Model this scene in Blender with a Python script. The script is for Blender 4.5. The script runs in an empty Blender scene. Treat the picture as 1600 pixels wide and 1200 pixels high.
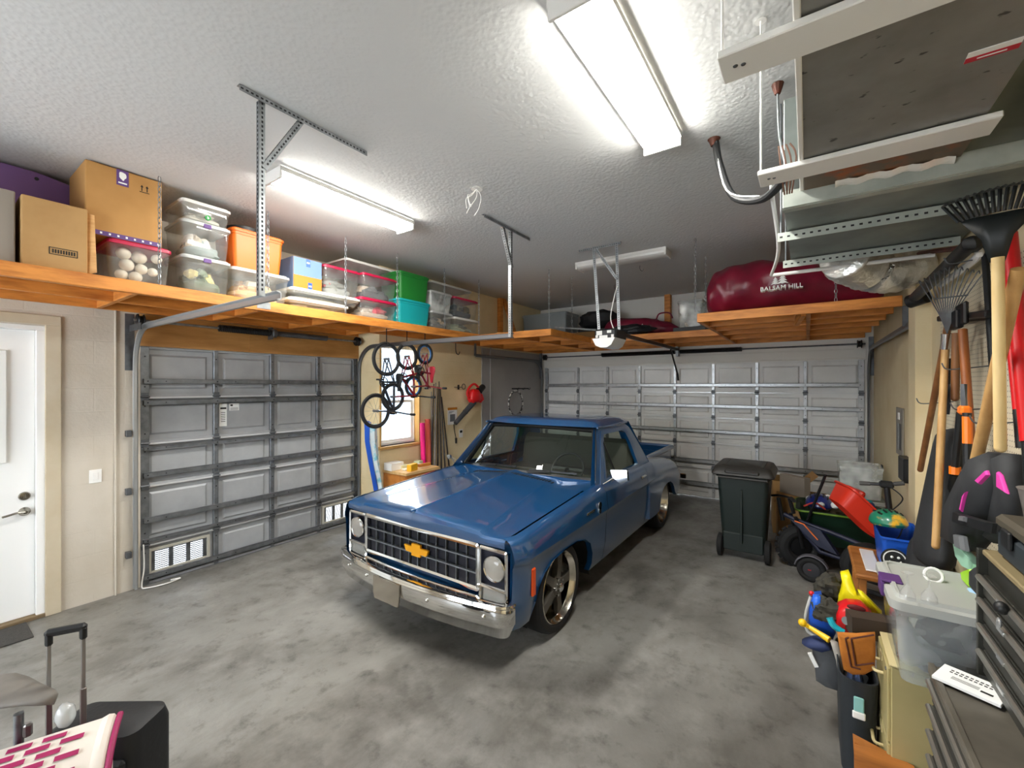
import bpy, math, random
from math import sin, cos, pi, radians, sqrt
from mathutils import Matrix, Vector
random.seed(7)
C = bpy.context.scene.collection
# ---------------------------------------------------------------- camera numbers and the place's main planes
F, TH, HZ, CX, CZ = 665.13, -0.607, 602.6, 5.314, 1.955
CT, ST = cos(TH), sin(TH)
YB, XI, XR, ZC = 8.057, .486, 6.10, 3.607      # back wall, window wall, right wall, ceiling
ZL, ZT = 2.655, 2.751                          # loft underside and top
def _ray(x, y):
    t = (x - 800) / F
    return (t*CT + ST, -t*ST + CT, (HZ - y) / F)
def AX(x, y, X):
    r = _ray(x, y); k = (X - CX) / r[0]; return Vector((X, k*r[1], CZ + k*r[2]))
def AY(x, y, Y):
    r = _ray(x, y); k = Y / r[1]; return Vector((CX + k*r[0], Y, CZ + k*r[2]))
def AZ(x, y, Z):
    r = _ray(x, y); k = (Z - CZ) / r[2]; return Vector((CX + k*r[0], k*r[1], Z))
# ---------------------------------------------------------------- mesh builder
def T(loc=(0,0,0), rz=0, rx=0, ry=0, s=1):
    return Matrix.Translation(loc) @ Matrix.Rotation(rz,4,'Z') @ Matrix.Rotation(ry,4,'Y') @ Matrix.Rotation(rx,4,'X') @ Matrix.Scale(s,4)
I4 = Matrix.Identity(4)
class B:
    def __init__(s, M=None):
        s.v=[]; s.f=[]; s.m=[]; s.M=M or I4; s.mi=0
    def add(s, vs, fs):
        o=len(s.v); M=s.M
        s.v += [M @ Vector(p) for p in vs]
        for f in fs: s.f.append([i+o for i in f]); s.m.append(s.mi)
        return s
    def box(s, c, d, b=0, M=None):
        x,y,z=[a/2 for a in d]; b=min(b,x*.9,y*.9,z*.9)
        if b<=0:
            vs=[(i*x,j*y,k*z) for i in(-1,1) for j in(-1,1) for k in(-1,1)]
            fs=[(0,1,3,2),(4,6,7,5),(0,4,5,1),(2,3,7,6),(0,2,6,4),(1,5,7,3)]
        else:
            vs=[];ix={}
            for i in(-1,1):
                for j in(-1,1):
                    for k in(-1,1):
                        for a in range(3):
                            p=[i*(x-b),j*(y-b),k*(z-b)]
                            p[a]=(i*x,j*y,k*z)[a]; ix[i,j,k,a]=len(vs); vs.append(p)
            fs=[]
            for i in(-1,1):
                q=[(-1,-1),(1,-1),(1,1),(-1,1)]
                if i<0: q=q[::-1]
                fs.append([ix[i,a,c2,0] for a,c2 in q]); fs.append([ix[c2,i,a,1] for a,c2 in q]); fs.append([ix[a,c2,i,2] for a,c2 in q])
            for i in(-1,1):
                for j in(-1,1):
                    e=[ix[i,j,-1,0],ix[i,j,1,0],ix[i,j,1,1],ix[i,j,-1,1]]; fs.append(e if i*j<0 else e[::-1])
                    e=[ix[-1,i,j,1],ix[1,i,j,1],ix[1,i,j,2],ix[-1,i,j,2]]; fs.append(e if i*j<0 else e[::-1])
                    e=[ix[i,-1,j,2],ix[i,1,j,2],ix[i,1,j,0],ix[i,-1,j,0]]; fs.append(e if i*j<0 else e[::-1])
                    for k in(-1,1):
                        e=[ix[i,j,k,0],ix[i,j,k,1],ix[i,j,k,2]]; fs.append(e if i*j*k>0 else e[::-1])
        Mx=Matrix.Translation(c) @ (M or I4)
        return s.add([Mx@Vector(p) for p in vs], fs)
    def bx(s, x0,x1,y0,y1,z0,z1,b=0):
        return s.box(((x0+x1)/2,(y0+y1)/2,(z0+z1)/2),(abs(x1-x0),abs(y1-y0),abs(z1-z0)),b)
    def bar(s, p, q, w, h, up=(0,0,1), b=0):           # a rectangular bar from p to q
        p=Vector(p); q=Vector(q); d=q-p; L=d.length; d.normalize(); up=Vector(up)
        if abs(d.dot(up))>.99: up=Vector((1,0,0))
        x=d.cross(up).normalized(); z=x.cross(d)
        M=Matrix((x,d,z)).transposed().to_4x4()
        return s.box((p+q)/2,(w,L,h),b,M)
    def tube(s, pts, r, n=8, closed=False, caps=True):
        P=[Vector(p) for p in pts]; N=len(P); R=r if isinstance(r,(list,tuple)) else [r]*N
        vs=[]; nrm=None
        for i,p in enumerate(P):
            a=P[i-1] if (i>0 or closed) else P[i]; c=P[(i+1)%N] if (i<N-1 or closed) else P[i]
            d=(c-a).normalized() if (c-a).length>1e-9 else Vector((0,0,1))
            if nrm is None: nrm=d.orthogonal().normalized()
            else:
                nrm=nrm-d*nrm.dot(d); nrm=nrm.normalized() if nrm.length>1e-6 else d.orthogonal().normalized()
            bn=d.cross(nrm)
            for k in range(n):
                t=2*pi*k/n; vs.append(p+nrm*(cos(t)*R[i])+bn*(sin(t)*R[i]))
        fs=[]
        for i in range(N if closed else N-1):
            j=(i+1)%N
            for k in range(n): l=(k+1)%n; fs.append((i*n+k,i*n+l,j*n+l,j*n+k))
        if caps and not closed: fs += [list(range(n))[::-1], [(N-1)*n+k for k in range(n)]]
        return s.add(vs,fs)
    def cyl(s, p, q, r, r2=None, n=16): return s.tube([p,q],[r,r if r2 is None else r2],n)
    def lathe(s, prof, c=(0,0,0), n=24, M=None, caps=True):
        Mx=Matrix.Translation(c) @ (M or I4); vs=[]; fs=[]; N=len(prof)
        for r,z in prof:
            for k in range(n): t=2*pi*k/n; vs.append(Mx@Vector((r*cos(t),r*sin(t),z)))
        for i in range(N-1):
            for k in range(n): l=(k+1)%n; fs.append((i*n+k,i*n+l,(i+1)*n+l,(i+1)*n+k))
        if caps: fs += [list(range(n))[::-1], [(N-1)*n+k for k in range(n)]]
        return s.add(vs,fs)
    def loft(s, rings, closed=True, caps=True, loop=False):
        n=len(rings[0]); vs=[p for r in rings for p in r]; fs=[]; N=len(rings)
        for i in range(N if loop else N-1):
            j=(i+1)%N
            for k in range(n if closed else n-1): l=(k+1)%n; fs.append((i*n+k,i*n+l,j*n+l,j*n+k))
        if caps and closed and not loop: fs += [list(range(n))[::-1],[(N-1)*n+k for k in range(n)]]
        return s.add(vs,fs)
    def prism(s, poly, h, M=None):
        M=M or I4; n=len(poly)
        vs=[M@Vector((p[0],p[1],0)) for p in poly]+[M@Vector((p[0],p[1],h)) for p in poly]
        fs=[list(range(n))[::-1],list(range(n,2*n))]+[(i,(i+1)%n,n+(i+1)%n,n+i) for i in range(n)]
        return s.add(vs,fs)
    def grid(s, fn, nu, nv):
        vs=[fn(i/nu,j/nv) for i in range(nu+1) for j in range(nv+1)]
        return s.add(vs,[(i*(nv+1)+j,(i+1)*(nv+1)+j,(i+1)*(nv+1)+j+1,i*(nv+1)+j+1) for i in range(nu) for j in range(nv)])
    def ball(s, c, r, n=14, amp=0, seed=0, fr=3.0, e=1.0):
        if not isinstance(r,(tuple,list)): r=(r,r,r)
        rnd=random.Random(seed); ph=[(rnd.uniform(-1,1),rnd.uniform(-1,1),rnd.uniform(-1,1),rnd.uniform(0,6)) for _ in range(7)]
        sg=lambda a:(1 if a>0 else -1)*abs(a)**e
        vs=[];m=n
        for i in range(m+1):
            a=pi*i/m
            for k in range(2*n):
                t=pi*k/n; d=Vector((sg(sin(a))*sg(cos(t)),sg(sin(a))*sg(sin(t)),sg(cos(a))))
                g=1
                if amp: g+=amp*sum(sin(fr*(1+.6*q)*(d.x*p[0]+d.y*p[1]+d.z*p[2])*1.7+p[3])/(1+.5*q) for q,p in enumerate(ph))/2
                vs.append((c[0]+d.x*r[0]*g,c[1]+d.y*r[1]*g,c[2]+d.z*r[2]*g))
        w=2*n
        return s.add(vs,[(i*w+k,(i+1)*w+k,(i+1)*w+(k+1)%w,i*w+(k+1)%w) for i in range(m) for k in range(w)])
    def ringpoly(s, outer, inner):                    # a frame between two outlines of equal length
        n=len(outer); return s.add(list(outer)+list(inner),[(i,(i+1)%n,n+(i+1)%n,n+i) for i in range(n)])
    def rim(s, c, R, r, M=None, n=32, k=10):           # torus in local xy
        Mx=Matrix.Translation(c) @ (M or I4)
        return s.tube([Mx@Vector((R*cos(2*pi*i/n),R*sin(2*pi*i/n),0)) for i in range(n)],r,k,closed=True)
def wloc(o):
    p=Vector((0,0,0))
    while o: p+=o.location; o=o.parent
    return p
def meta(o, label=None, cat=None, group=None, kind=None):
    if label: o['label']=label
    if cat: o['category']=cat
    if group: o['group']=group
    if kind: o['kind']=kind
    return o
def obj(name, b, mats, parent=None, label=None, cat=None, group=None, kind=None, sharp=32, subd=0, solid=0):
    if not isinstance(mats,(list,tuple)): mats=[mats]
    if parent: org=wloc(parent)
    else:
        xs=[p.x for p in b.v]; ys=[p.y for p in b.v]; zs=[p.z for p in b.v]
        org=Vector(((min(xs)+max(xs))/2,(min(ys)+max(ys))/2,min(zs)))
    me=bpy.data.meshes.new(name)
    me.from_pydata([p-org for p in b.v],[],b.f)
    for m in mats: me.materials.append(m)
    me.polygons.foreach_set('material_index',b.m)
    me.polygons.foreach_set('use_smooth',[True]*len(b.f))
    me.validate(); me.update()
    if sharp<180: me.set_sharp_from_angle(angle=radians(sharp))
    o=bpy.data.objects.new(name,me); C.objects.link(o)
    if parent: o.parent=parent
    else: o.location=org
    if solid:
        md=o.modifiers.new('thickness','SOLIDIFY'); md.thickness=solid; md.offset=-1
    if subd:
        md=o.modifiers.new('smooth','SUBSURF'); md.levels=md.render_levels=subd
    return meta(o,label,cat,group,kind)
def thing(name, label, cat, loc, group=None, kind=None):
    o=bpy.data.objects.new(name,None); C.objects.link(o); o.location=loc; o.empty_display_size=.1
    return meta(o,label,cat,group,kind)
def dup(root, loc, rz=0, label=None, group=None):
    def cp(o, par):
        c=o.copy(); C.objects.link(c)
        if par: c.parent=par
        for ch in [x for x in o.children]: cp(ch,c)
        return c
    r=cp(root,None); r.location=loc; r.rotation_euler=(0,0,rz)
    if label: r['label']=label
    if group: r['group']=group
    return r
_tm={}
def text(s, M, size, depth=.002, align='CENTER'):     # lettering as a mesh builder
    cu=bpy.data.curves.new('t','FONT'); cu.body=s; cu.size=size; cu.extrude=depth/2; cu.align_x=align; cu.align_y='CENTER'; cu.resolution_u=3
    o=bpy.data.objects.new('t',cu); me=bpy.data.meshes.new_from_object(o)
    b=B(M); b.add([v.co.copy() for v in me.vertices],[list(p.vertices) for p in me.polygons])
    bpy.data.objects.remove(o); bpy.data.meshes.remove(me); bpy.data.curves.remove(cu)
    return b
def join(b, c, mi=None):
    o=len(b.v); b.v+=c.v; b.f+=[[i+o for i in f] for f in c.f]; b.m+=[mi if mi is not None else b.mi]*len(c.f); return b
def arc(c, r, a0, a1, n=8): return [(c[0]+r*cos(a0+(a1-a0)*i/n), c[1]+r*sin(a0+(a1-a0)*i/n)) for i in range(n+1)]
def rrect(w, h, r, n=5):
    x,y=w/2-r,h/2-r; out=[]
    for cx,cy,a in((x,y,0),(-x,y,pi/2),(-x,-y,pi),(x,-y,1.5*pi)): out+=arc((cx,cy),r,a,a+pi/2,n)
    return out
def axes(x, y, z, o=(0,0,0)):                          # matrix from three axis vectors
    M=Matrix((Vector(x),Vector(y),Vector(z))).transposed().to_4x4(); M.translation=Vector(o); return M
def smooth(pts, n=6):                                  # Catmull-Rom through points
    P=[Vector(p) for p in pts]; out=[]
    for i in range(len(P)-1):
        a=P[max(i-1,0)];b=P[i];c=P[i+1];d=P[min(i+2,len(P)-1)]
        for k in range(n):
            t=k/n; out.append(.5*((2*b)+(c-a)*t+(2*a-5*b+4*c-d)*t*t+(3*b-a-3*c+d)*t**3))
    out.append(P[-1]); return out
def interp(xs, ys, x):
    if x<=xs[0]: return ys[0]
    for i in range(len(xs)-1):
        if x<=xs[i+1]: t=(x-xs[i])/(xs[i+1]-xs[i]); return ys[i]+(ys[i+1]-ys[i])*t
    return ys[-1]
# ---------------------------------------------------------------- materials
def lin(h):
    if not isinstance(h,str): return tuple(h)
    h=h.lstrip('#'); c=[int(h[i:i+2],16)/255 for i in(0,2,4)]
    return tuple(a/12.92 if a<=.04045 else ((a+.055)/1.055)**2.4 for a in c)
def mat(name, col, rough=.6, metal=0, col2=None, scale=8, mix=.5, stretch=None, bump=0, bscale=60, emit=0, trans=0, coat=0, alpha=1, detail=4, lo=.35, hi=.7, spec=.5, sub=0):
    m=bpy.data.materials.new(name); m.use_nodes=True; nt=m.node_tree; N=nt.nodes; Lk=nt.links
    p=N['Principled BSDF']; p.inputs['Base Color'].default_value=(*lin(col),1)
    p.inputs['Roughness'].default_value=rough; p.inputs['Metallic'].default_value=metal; p.inputs['Specular IOR Level'].default_value=spec
    if coat: p.inputs['Coat Weight'].default_value=coat; p.inputs['Coat Roughness'].default_value=.03
    if trans: p.inputs['Transmission Weight'].default_value=trans
    if alpha<1: p.inputs['Alpha'].default_value=alpha
    if emit: p.inputs['Emission Color'].default_value=(*lin(col),1); p.inputs['Emission Strength'].default_value=emit
    tc=N.new('ShaderNodeTexCoord'); src=tc.outputs['Object']
    if stretch:
        mp=N.new('ShaderNodeMapping'); mp.inputs['Scale'].default_value=stretch; Lk.new(src,mp.inputs[0]); src=mp.outputs[0]
    if col2:
        n=N.new('ShaderNodeTexNoise'); n.inputs['Scale'].default_value=scale; n.inputs['Detail'].default_value=detail; n.inputs['Roughness'].default_value=.6; Lk.new(src,n.inputs['Vector'])
        r=N.new('ShaderNodeMapRange'); r.inputs[1].default_value=lo; r.inputs[2].default_value=hi; r.inputs[4].default_value=mix*2 if mix<.5 else 1; Lk.new(n.outputs[0],r.inputs[0])
        x=N.new('ShaderNodeMix'); x.data_type='RGBA'; x.inputs[6].default_value=(*lin(col),1); x.inputs[7].default_value=(*lin(col2),1)
        Lk.new(r.outputs[0],x.inputs[0]); Lk.new(x.outputs[2],p.inputs['Base Color'])
    if bump:
        n=N.new('ShaderNodeTexNoise'); n.inputs['Scale'].default_value=bscale; n.inputs['Detail'].default_value=3; Lk.new(src,n.inputs['Vector'])
        u=N.new('ShaderNodeBump'); u.inputs['Strength'].default_value=bump; u.inputs['Distance'].default_value=.01; Lk.new(n.outputs[0],u.inputs['Height']); Lk.new(u.outputs[0],p.inputs['Normal'])
    return m
def glassy(name, col, opac=.25, rough=.03, tint=(.9,.95,.93), nz=0):    # thin clear sheet: transparent, tinted, with a glossy surface
    m=bpy.data.materials.new(name); m.use_nodes=True; nt=m.node_tree; N=nt.nodes; Lk=nt.links
    out=N['Material Output']; p=N['Principled BSDF']; p.inputs['Base Color'].default_value=(*lin(col),1); p.inputs['Roughness'].default_value=.45
    t=N.new('ShaderNodeBsdfTransparent'); t.inputs[0].default_value=(*tint,1)
    a=N.new('ShaderNodeMixShader'); a.inputs[0].default_value=opac; Lk.new(t.outputs[0],a.inputs[1]); Lk.new(p.outputs[0],a.inputs[2])
    if nz:
        tc=N.new('ShaderNodeTexCoord'); n=N.new('ShaderNodeTexNoise'); n.inputs['Scale'].default_value=nz; Lk.new(tc.outputs['Object'],n.inputs['Vector'])
        r=N.new('ShaderNodeMapRange'); r.inputs[1].default_value=.4; r.inputs[2].default_value=.65; r.inputs[3].default_value=opac*.6; r.inputs[4].default_value=opac*1.5; Lk.new(n.outputs[0],r.inputs[0]); Lk.new(r.outputs[0],a.inputs[0])
    g=N.new('ShaderNodeBsdfGlossy'); g.inputs['Roughness'].default_value=rough
    fr=N.new('ShaderNodeFresnel'); ge=N.new('ShaderNodeNewGeometry'); mr=N.new('ShaderNodeMapRange'); mr.inputs[3].default_value=1.5; mr.inputs[4].default_value=1/1.5; Lk.new(ge.outputs['Backfacing'],mr.inputs[0]); Lk.new(mr.outputs[0],fr.inputs[0])  # a thin sheet reflects alike from both sides
    b=N.new('ShaderNodeMixShader'); Lk.new(fr.outputs[0],b.inputs[0]); Lk.new(a.outputs[0],b.inputs[1]); Lk.new(g.outputs[0],b.inputs[2]); Lk.new(b.outputs[0],out.inputs[0])
    return m
def nodes_of(m): return m.node_tree.nodes, m.node_tree.links, m.node_tree.nodes['Principled BSDF']
STEEL=mat('galvanized_steel','#9b9ea0',.42,.75,col2='#75797b',scale=14,bump=.02)
STEELD=mat('dull_steel','#6f7276',.5,.7,col2='#55585b',scale=10)
ALU=mat('bright_aluminium','#c8cacb',.3,.8)
BLACKM=mat('black_painted_metal','#17181a',.4,.3)
BLK=mat('black_plastic','#151617',.5)
RUB=mat('black_rubber','#121213',.8,bump=.1,bscale=90)
CHROME=mat('chrome','#e8e8e6',.06,1)
WHITE=mat('white_paint','#e6e4df',.5)
WPL=mat('white_plastic','#eceae6',.45)
PINE=mat('stained_pine','#d58a3c',.55,col2='#9c5519',scale=2.2,stretch=(1.4,1.4,9),detail=7,lo=.42,hi=.75,bump=.08,bscale=20)
PINEL=mat('pale_pine','#e2b070',.6,col2='#c08848',scale=3,stretch=(1,1,8),detail=6)
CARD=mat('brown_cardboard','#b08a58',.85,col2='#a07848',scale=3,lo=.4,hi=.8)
CARDD=mat('dark_cardboard','#8d6b42',.9)  # cardboard in a darker brown
RED=mat('red_plastic','#c8141a',.35)
ORANGE=mat('orange_plastic','#f0720c',.4)
BLUE=mat('blue_plastic','#1c50b4',.38)
YEL=mat('yellow_plastic','#e8d80c',.4)
PAPER=mat('white_paper','#efefec',.8)
INK=mat('black_ink','#26241f',.8)
PURPLE=mat('purple_print','#5a3a78',.6)
CLEAR=glassy('clear_plastic','#d8dcda',.13,.06,(.97,.98,.97),nz=9)
CLEARW=glassy('frosted_plastic','#dfe1df',.45,.15,nz=6)
LAMP=46; SKY=8; EXPO=0.95
# ================================================================ the room
def wall_mat(name, col, col2, mortar):
    m=mat(name,col,.75,col2=col2,scale=1.6,lo=.4,hi=.75); N,Lk,p=nodes_of(m)
    tc=N.new('ShaderNodeTexCoord'); s=N.new('ShaderNodeSeparateXYZ'); Lk.new(tc.outputs['Object'],s.inputs[0])
    c=N.new('ShaderNodeCombineXYZ'); ad=N.new('ShaderNodeMath'); Lk.new(s.outputs[0],ad.inputs[0]); Lk.new(s.outputs[1],ad.inputs[1]); Lk.new(ad.outputs[0],c.inputs[0]); Lk.new(s.outputs[2],c.inputs[1])
    b=N.new('ShaderNodeTexBrick'); b.inputs['Scale'].default_value=1; b.inputs['Brick Width'].default_value=.42; b.inputs['Row Height'].default_value=.215; b.inputs['Mortar Size'].default_value=.006; b.inputs['Mortar Smooth'].default_value=.4
    b.inputs['Color1'].default_value=b.inputs['Color2'].default_value=(1,1,1,1); b.inputs['Mortar'].default_value=(0,0,0,1); Lk.new(c.outputs[0],b.inputs['Vector'])
    n=N.new('ShaderNodeTexNoise'); n.inputs['Scale'].default_value=45; Lk.new(tc.outputs['Object'],n.inputs['Vector'])
    a=N.new('ShaderNodeMath'); a.operation='MULTIPLY_ADD'; a.inputs[1].default_value=mortar; Lk.new(b.outputs['Color'],a.inputs[0]); Lk.new(n.outputs[0],a.inputs[2])
    u=N.new('ShaderNodeBump'); u.inputs['Strength'].default_value=.25; u.inputs['Distance'].default_value=.008; Lk.new(a.outputs[0],u.inputs['Height']); Lk.new(u.outputs[0],p.inputs['Normal'])
    return m
CREAM=wall_mat('cream_block_paint','#c9c0b2','#bbb09e',1.6)
YCREAM=wall_mat('cream_block_window_lit','#e8d5ac','#dcc594',1.6)  # cream block paint with warm window light put into its tone
RCREAM=wall_mat('cream_plaster','#d8c8a4','#ccb88e',.0)
CEIL=mat('popcorn_ceiling_paint','#d0d0ce',.9)
N,Lk,p=nodes_of(CEIL)
tc=N.new('ShaderNodeTexCoord'); v=N.new('ShaderNodeTexVoronoi'); v.inputs['Scale'].default_value=46; v.feature='SMOOTH_F1'; Lk.new(tc.outputs['Object'],v.inputs['Vector'])
n=N.new('ShaderNodeTexNoise'); n.inputs['Scale'].default_value=26; n.inputs['Detail'].default_value=4; Lk.new(tc.outputs['Object'],n.inputs['Vector'])
a=N.new('ShaderNodeMath'); a.operation='SUBTRACT'; Lk.new(n.outputs[0],a.inputs[0]); Lk.new(v.outputs['Distance'],a.inputs[1])
u=N.new('ShaderNodeBump'); u.inputs['Strength'].default_value=.24; u.inputs['Distance'].default_value=.010; Lk.new(a.outputs[0],u.inputs['Height']); Lk.new(u.outputs[0],p.inputs['Normal'])
FLOOR=mat('worn_concrete','#8f8d88',.42,col2='#716f6a',scale=1.1,detail=9,lo=.3,hi=.72)
N,Lk,p=nodes_of(FLOOR)
tc=N.new('ShaderNodeTexCoord')
def nz(scale, det, lo, hi, a, b, stretch=None):
    n=N.new('ShaderNodeTexNoise'); n.inputs['Scale'].default_value=scale; n.inputs['Detail'].default_value=det; n.inputs['Roughness'].default_value=.65
    if stretch:
        mp=N.new('ShaderNodeMapping'); mp.inputs['Scale'].default_value=stretch; mp.inputs['Rotation'].default_value=(0,0,.4); Lk.new(tc.outputs['Object'],mp.inputs[0]); Lk.new(mp.outputs[0],n.inputs['Vector'])
    else: Lk.new(tc.outputs['Object'],n.inputs['Vector'])
    r=N.new('ShaderNodeMapRange'); r.inputs[1].default_value=lo; r.inputs[2].default_value=hi; r.inputs[3].default_value=a; r.inputs[4].default_value=b; Lk.new(n.outputs[0],r.inputs[0]); return r.outputs[0]
base=p.inputs['Base Color'].links[0].from_socket
def mul(fac, col, src):
    x=N.new('ShaderNodeMix'); x.data_type='RGBA'; x.blend_type='MULTIPLY'; Lk.new(fac,x.inputs[0]); Lk.new(src,x.inputs[6]); x.inputs[7].default_value=(*lin(col),1); return x.outputs[2]
base=mul(nz(3.2,8,.45,.72,0,.55,(1,.45,1)),'#8a8175',base)
base=mul(nz(9,6,.55,.75,0,.6),'#6c655c',base)
base=mul(nz(.7,3,.45,.62,0,.55),'#9a978f',base)
x=N.new('ShaderNodeMix'); x.data_type='RGBA'; x.blend_type='SCREEN'; Lk.new(nz(2.4,9,.5,.72,0,.3),x.inputs[0]); Lk.new(base,x.inputs[6]); x.inputs[7].default_value=(.35,.34,.32,1)
Lk.new(x.outputs[2],p.inputs['Base Color'])
Lk.new(nz(2.2,6,.35,.65,.28,.6),p.inputs['Roughness'])
u=N.new('ShaderNodeBump'); u.inputs['Strength'].default_value=.12; u.inputs['Distance'].default_value=.006; Lk.new(nz(38,5,.3,.7,0,1),u.inputs['Height']); Lk.new(u.outputs[0],p.inputs['Normal'])
YF=-2.8
def struct(name,b,m,label,cat,parent=None): return obj(name,b,m,parent,label,cat,kind='structure')
struct('floor',B().bx(-.2,6.3,YF,8.3,-.15,0),FLOOR,'worn grey stained concrete garage floor','floor')
struct('ceiling',B().bx(-.2,6.3,YF,8.3,ZC,ZC+.15),CEIL,'white popcorn textured garage ceiling','ceiling')
# left wall x=0 with entry door and garage door openings
D1=(-.30,.72,2.46); D2=(1.335,3.76,2.34)
b=B(); b.bx(-.2,0,YF,D1[0],0,ZC).bx(-.2,0,D1[0],D1[1],D1[2],ZC).bx(-.2,0,D1[1],D2[0],0,ZC).bx(-.2,0,D2[0],D2[1],D2[2],ZC)
struct('wall_left',b,CREAM,'cream painted block wall around the white entry door','wall')
W1=(AX(593,700,XI).y,AX(655,690,XI).y,AX(620,695,XI).z,2.52)
b=B(); y0,y1,z0,z1=W1
b.bx(.286,XI,D2[1],y0,0,ZC).bx(.286,XI,y0,y1,0,z0).bx(.286,XI,y0,y1,z1,ZC).bx(.286,XI,y1,YB,0,ZC).bx(-.2,.286,D2[1],D2[1]+.2,0,ZC)
struct('wall_window',b,YCREAM,'cream block wall with window light in its paint, around the bright window','wall')
D3=(.613,5.995,2.34)
b=B(); b.bx(.286,D3[0],YB,YB+.2,0,ZC).bx(D3[1],6.3,YB,YB+.2,0,ZC).bx(D3[0],D3[1],YB,YB+.2,D3[2],ZC)
GREYW=mat('pale_grey_wall_paint','#d8d5ce',.7)
struct('wall_back',b,GREYW,'pale grey wall over and beside the wide garage door','wall')
b=B(); b.bx(XR,XR+.2,YF,YB,0,ZC).bx(6.005,XR,4.54,4.80,0,ZC)
struct('wall_right',b,RCREAM,'cream wall with a shallow pier beside the pegboard','wall')
WF=(.8,3.8,.9,2.7)  # opening for the added window
b=B(); b.bx(-.2,WF[0],YF-.2,YF,0,ZC).bx(WF[1],6.3,YF-.2,YF,0,ZC).bx(WF[0],WF[1],YF-.2,YF,0,WF[2]).bx(WF[0],WF[1],YF-.2,YF,WF[3],ZC)
struct('wall_front',b,CREAM,'cream wall behind the viewer','wall')
# grey board cladding and conduit on the window wall
yb=AX(752,600,XI).y
b=B(); b.bx(XI,XI+.018,yb,YB,0,ZL-.02)
GBOARD=mat('grey_board','#a9a7a6',.7,col2='#9a9896',scale=1.2)
obj('wall_board',b,GBOARD,None,'plain grey board covering the wall between window wall and wide garage door','board',kind='structure')
yc=AX(764,600,XI).y
obj('conduit',B().cyl((XI+.035,yc,.02),(XI+.035,yc,ZL),.014),GBOARD,None,'thin grey vertical conduit on the grey wall board','conduit')
obj('conduit',B().cyl((.012,AX(180,500,0).y,.0),(.012,AX(180,500,0).y,ZL),.009),CREAM,None,'thin cream vertical conduit between light switch and left garage door','conduit')
# entry door
WD=mat('white_door_paint','#eeeeec',.35)
CAS=mat('cream_casing_paint','#c9bda6',.65,col2='#bdae92',scale=3)
d=thing('door_1','white entry door with a glazed light and a lever handle','door',(-.05,.2,0),kind='structure')
obj('slab',B().bx(-.09,-.045,-.27,.655,.03,2.42,.004),WD,d)
b=B().bx(-.12,.001,.655,.72,0,2.42,.004).bx(-.12,.001,-.30,-.27,0,2.42,.004).bx(-.12,.001,-.30,.72,2.42,2.46,.004)
obj('jamb',b,WD,d)
b=B().bx(0,.022,.705,.80,0,2.47,.003).bx(0,.022,-.40,-.30,0,2.47,.003).bx(0,.022,-.40,.80,2.47,2.55,.003)
obj('casing',b,CAS,d,label='cream door casing')
gl=AX(10,620,-.04)
gz0,gz1=AX(5,724,-.04).z,AX(5,547,-.04).z
b=B(); b.bx(-.045,-.02,-.02,.02,gz0,gz1,.004).bx(-.045,-.02,.36,.40,gz0,gz1,.004).bx(-.045,-.02,.02,.36,gz1-.04,gz1,.004).bx(-.045,-.02,.02,.36,gz0,gz0+.04,.004)
yg=AX(10,620,-.04).y
b=B(); w=yg+.0
b.bx(-.045,-.022,w-.045,w,gz0,gz1,.004).bx(-.045,-.022,w-.60,w-.555,gz0,gz1,.004).bx(-.045,-.022,w-.555,w-.045,gz1-.045,gz1,.004).bx(-.045,-.022,w-.555,w-.045,gz0,gz0+.045,.004)
fr=obj('light_frame',b,WD,d)
LEAD=mat('dark_came','#55585c',.5,.5)
FROST=mat('frosted_glowing_pane','#dfe8f0',.2,emit=.9)  # pane emits to stand in for daylight on the glass
b=B().bx(-.046,-.036,w-.56,w-.04,gz0+.04,gz1-.04); obj('pane',b,FROST,fr)
b=B()
for k in range(1,6): zz=gz0+(gz1-gz0)*k/6; b.bx(-.037,-.033,w-.555,w-.045,zz-.003,zz+.003)
for k in range(1,4): yy=w-.6+.6*k/4; b.bx(-.037,-.033,yy-.003,yy+.003,gz0+.04,gz1-.04)
obj('came',b,LEAD,fr)
NICK=mat('satin_nickel','#9a968c',.25,1)
h=AX(38,775,-.045); hb=B().lathe([(.034,0),(.036,.008),(.03,.018),(.012,.02)],(h.x,h.y,h.z),20,T(ry=pi/2)); hb.box((h.x+.024,h.y,h.z),(.006,.01,.03),.002); obj('deadbolt',hb,NICK,d)
h=AX(38,799,-.045); hb=B().lathe([(.034,0),(.036,.008),(.026,.02),(.014,.05)],(h.x,h.y,h.z),20,T(ry=pi/2)); hb.tube(smooth([(h.x+.05,h.y,h.z),(h.x+.055,h.y-.04,h.z+.006),(h.x+.055,h.y-.09,h.z-.004),(h.x+.05,h.y-.125,h.z-.012)]),[.010]*3+[.009]*15+[.006]); obj('lever',hb,NICK,d)
obj('threshold',B().bx(-.12,.02,-.3,.72,0,.03,.004),mat('worn_threshold','#7d6a50',.6,.3),d)
MATT=mat('dark_doormat','#3b3a38',.95,bump=.6,bscale=160,col2='#4a4845',scale=60)
c=AZ(53,996,0); 
obj('doormat',B().bx(.03,c.x,-.35,c.y,0.0005,.012,.003),MATT,None,'dark grey ribbed doormat on the floor below the entry door','doormat')
s=AX(149,744,0); t=thing('light_switch','white rocker light switch on the cream wall beside the entry door','switch',(0,s.y,s.z))
obj('plate',B().bx(.0005,.008,s.y-.042,s.y+.042,s.z-.06,s.z+.06,.003),WPL,t); obj('rocker',B().bx(.006,.013,s.y-.018,s.y+.018,s.z-.034,s.z+.034,.003),WPL,t)
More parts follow.
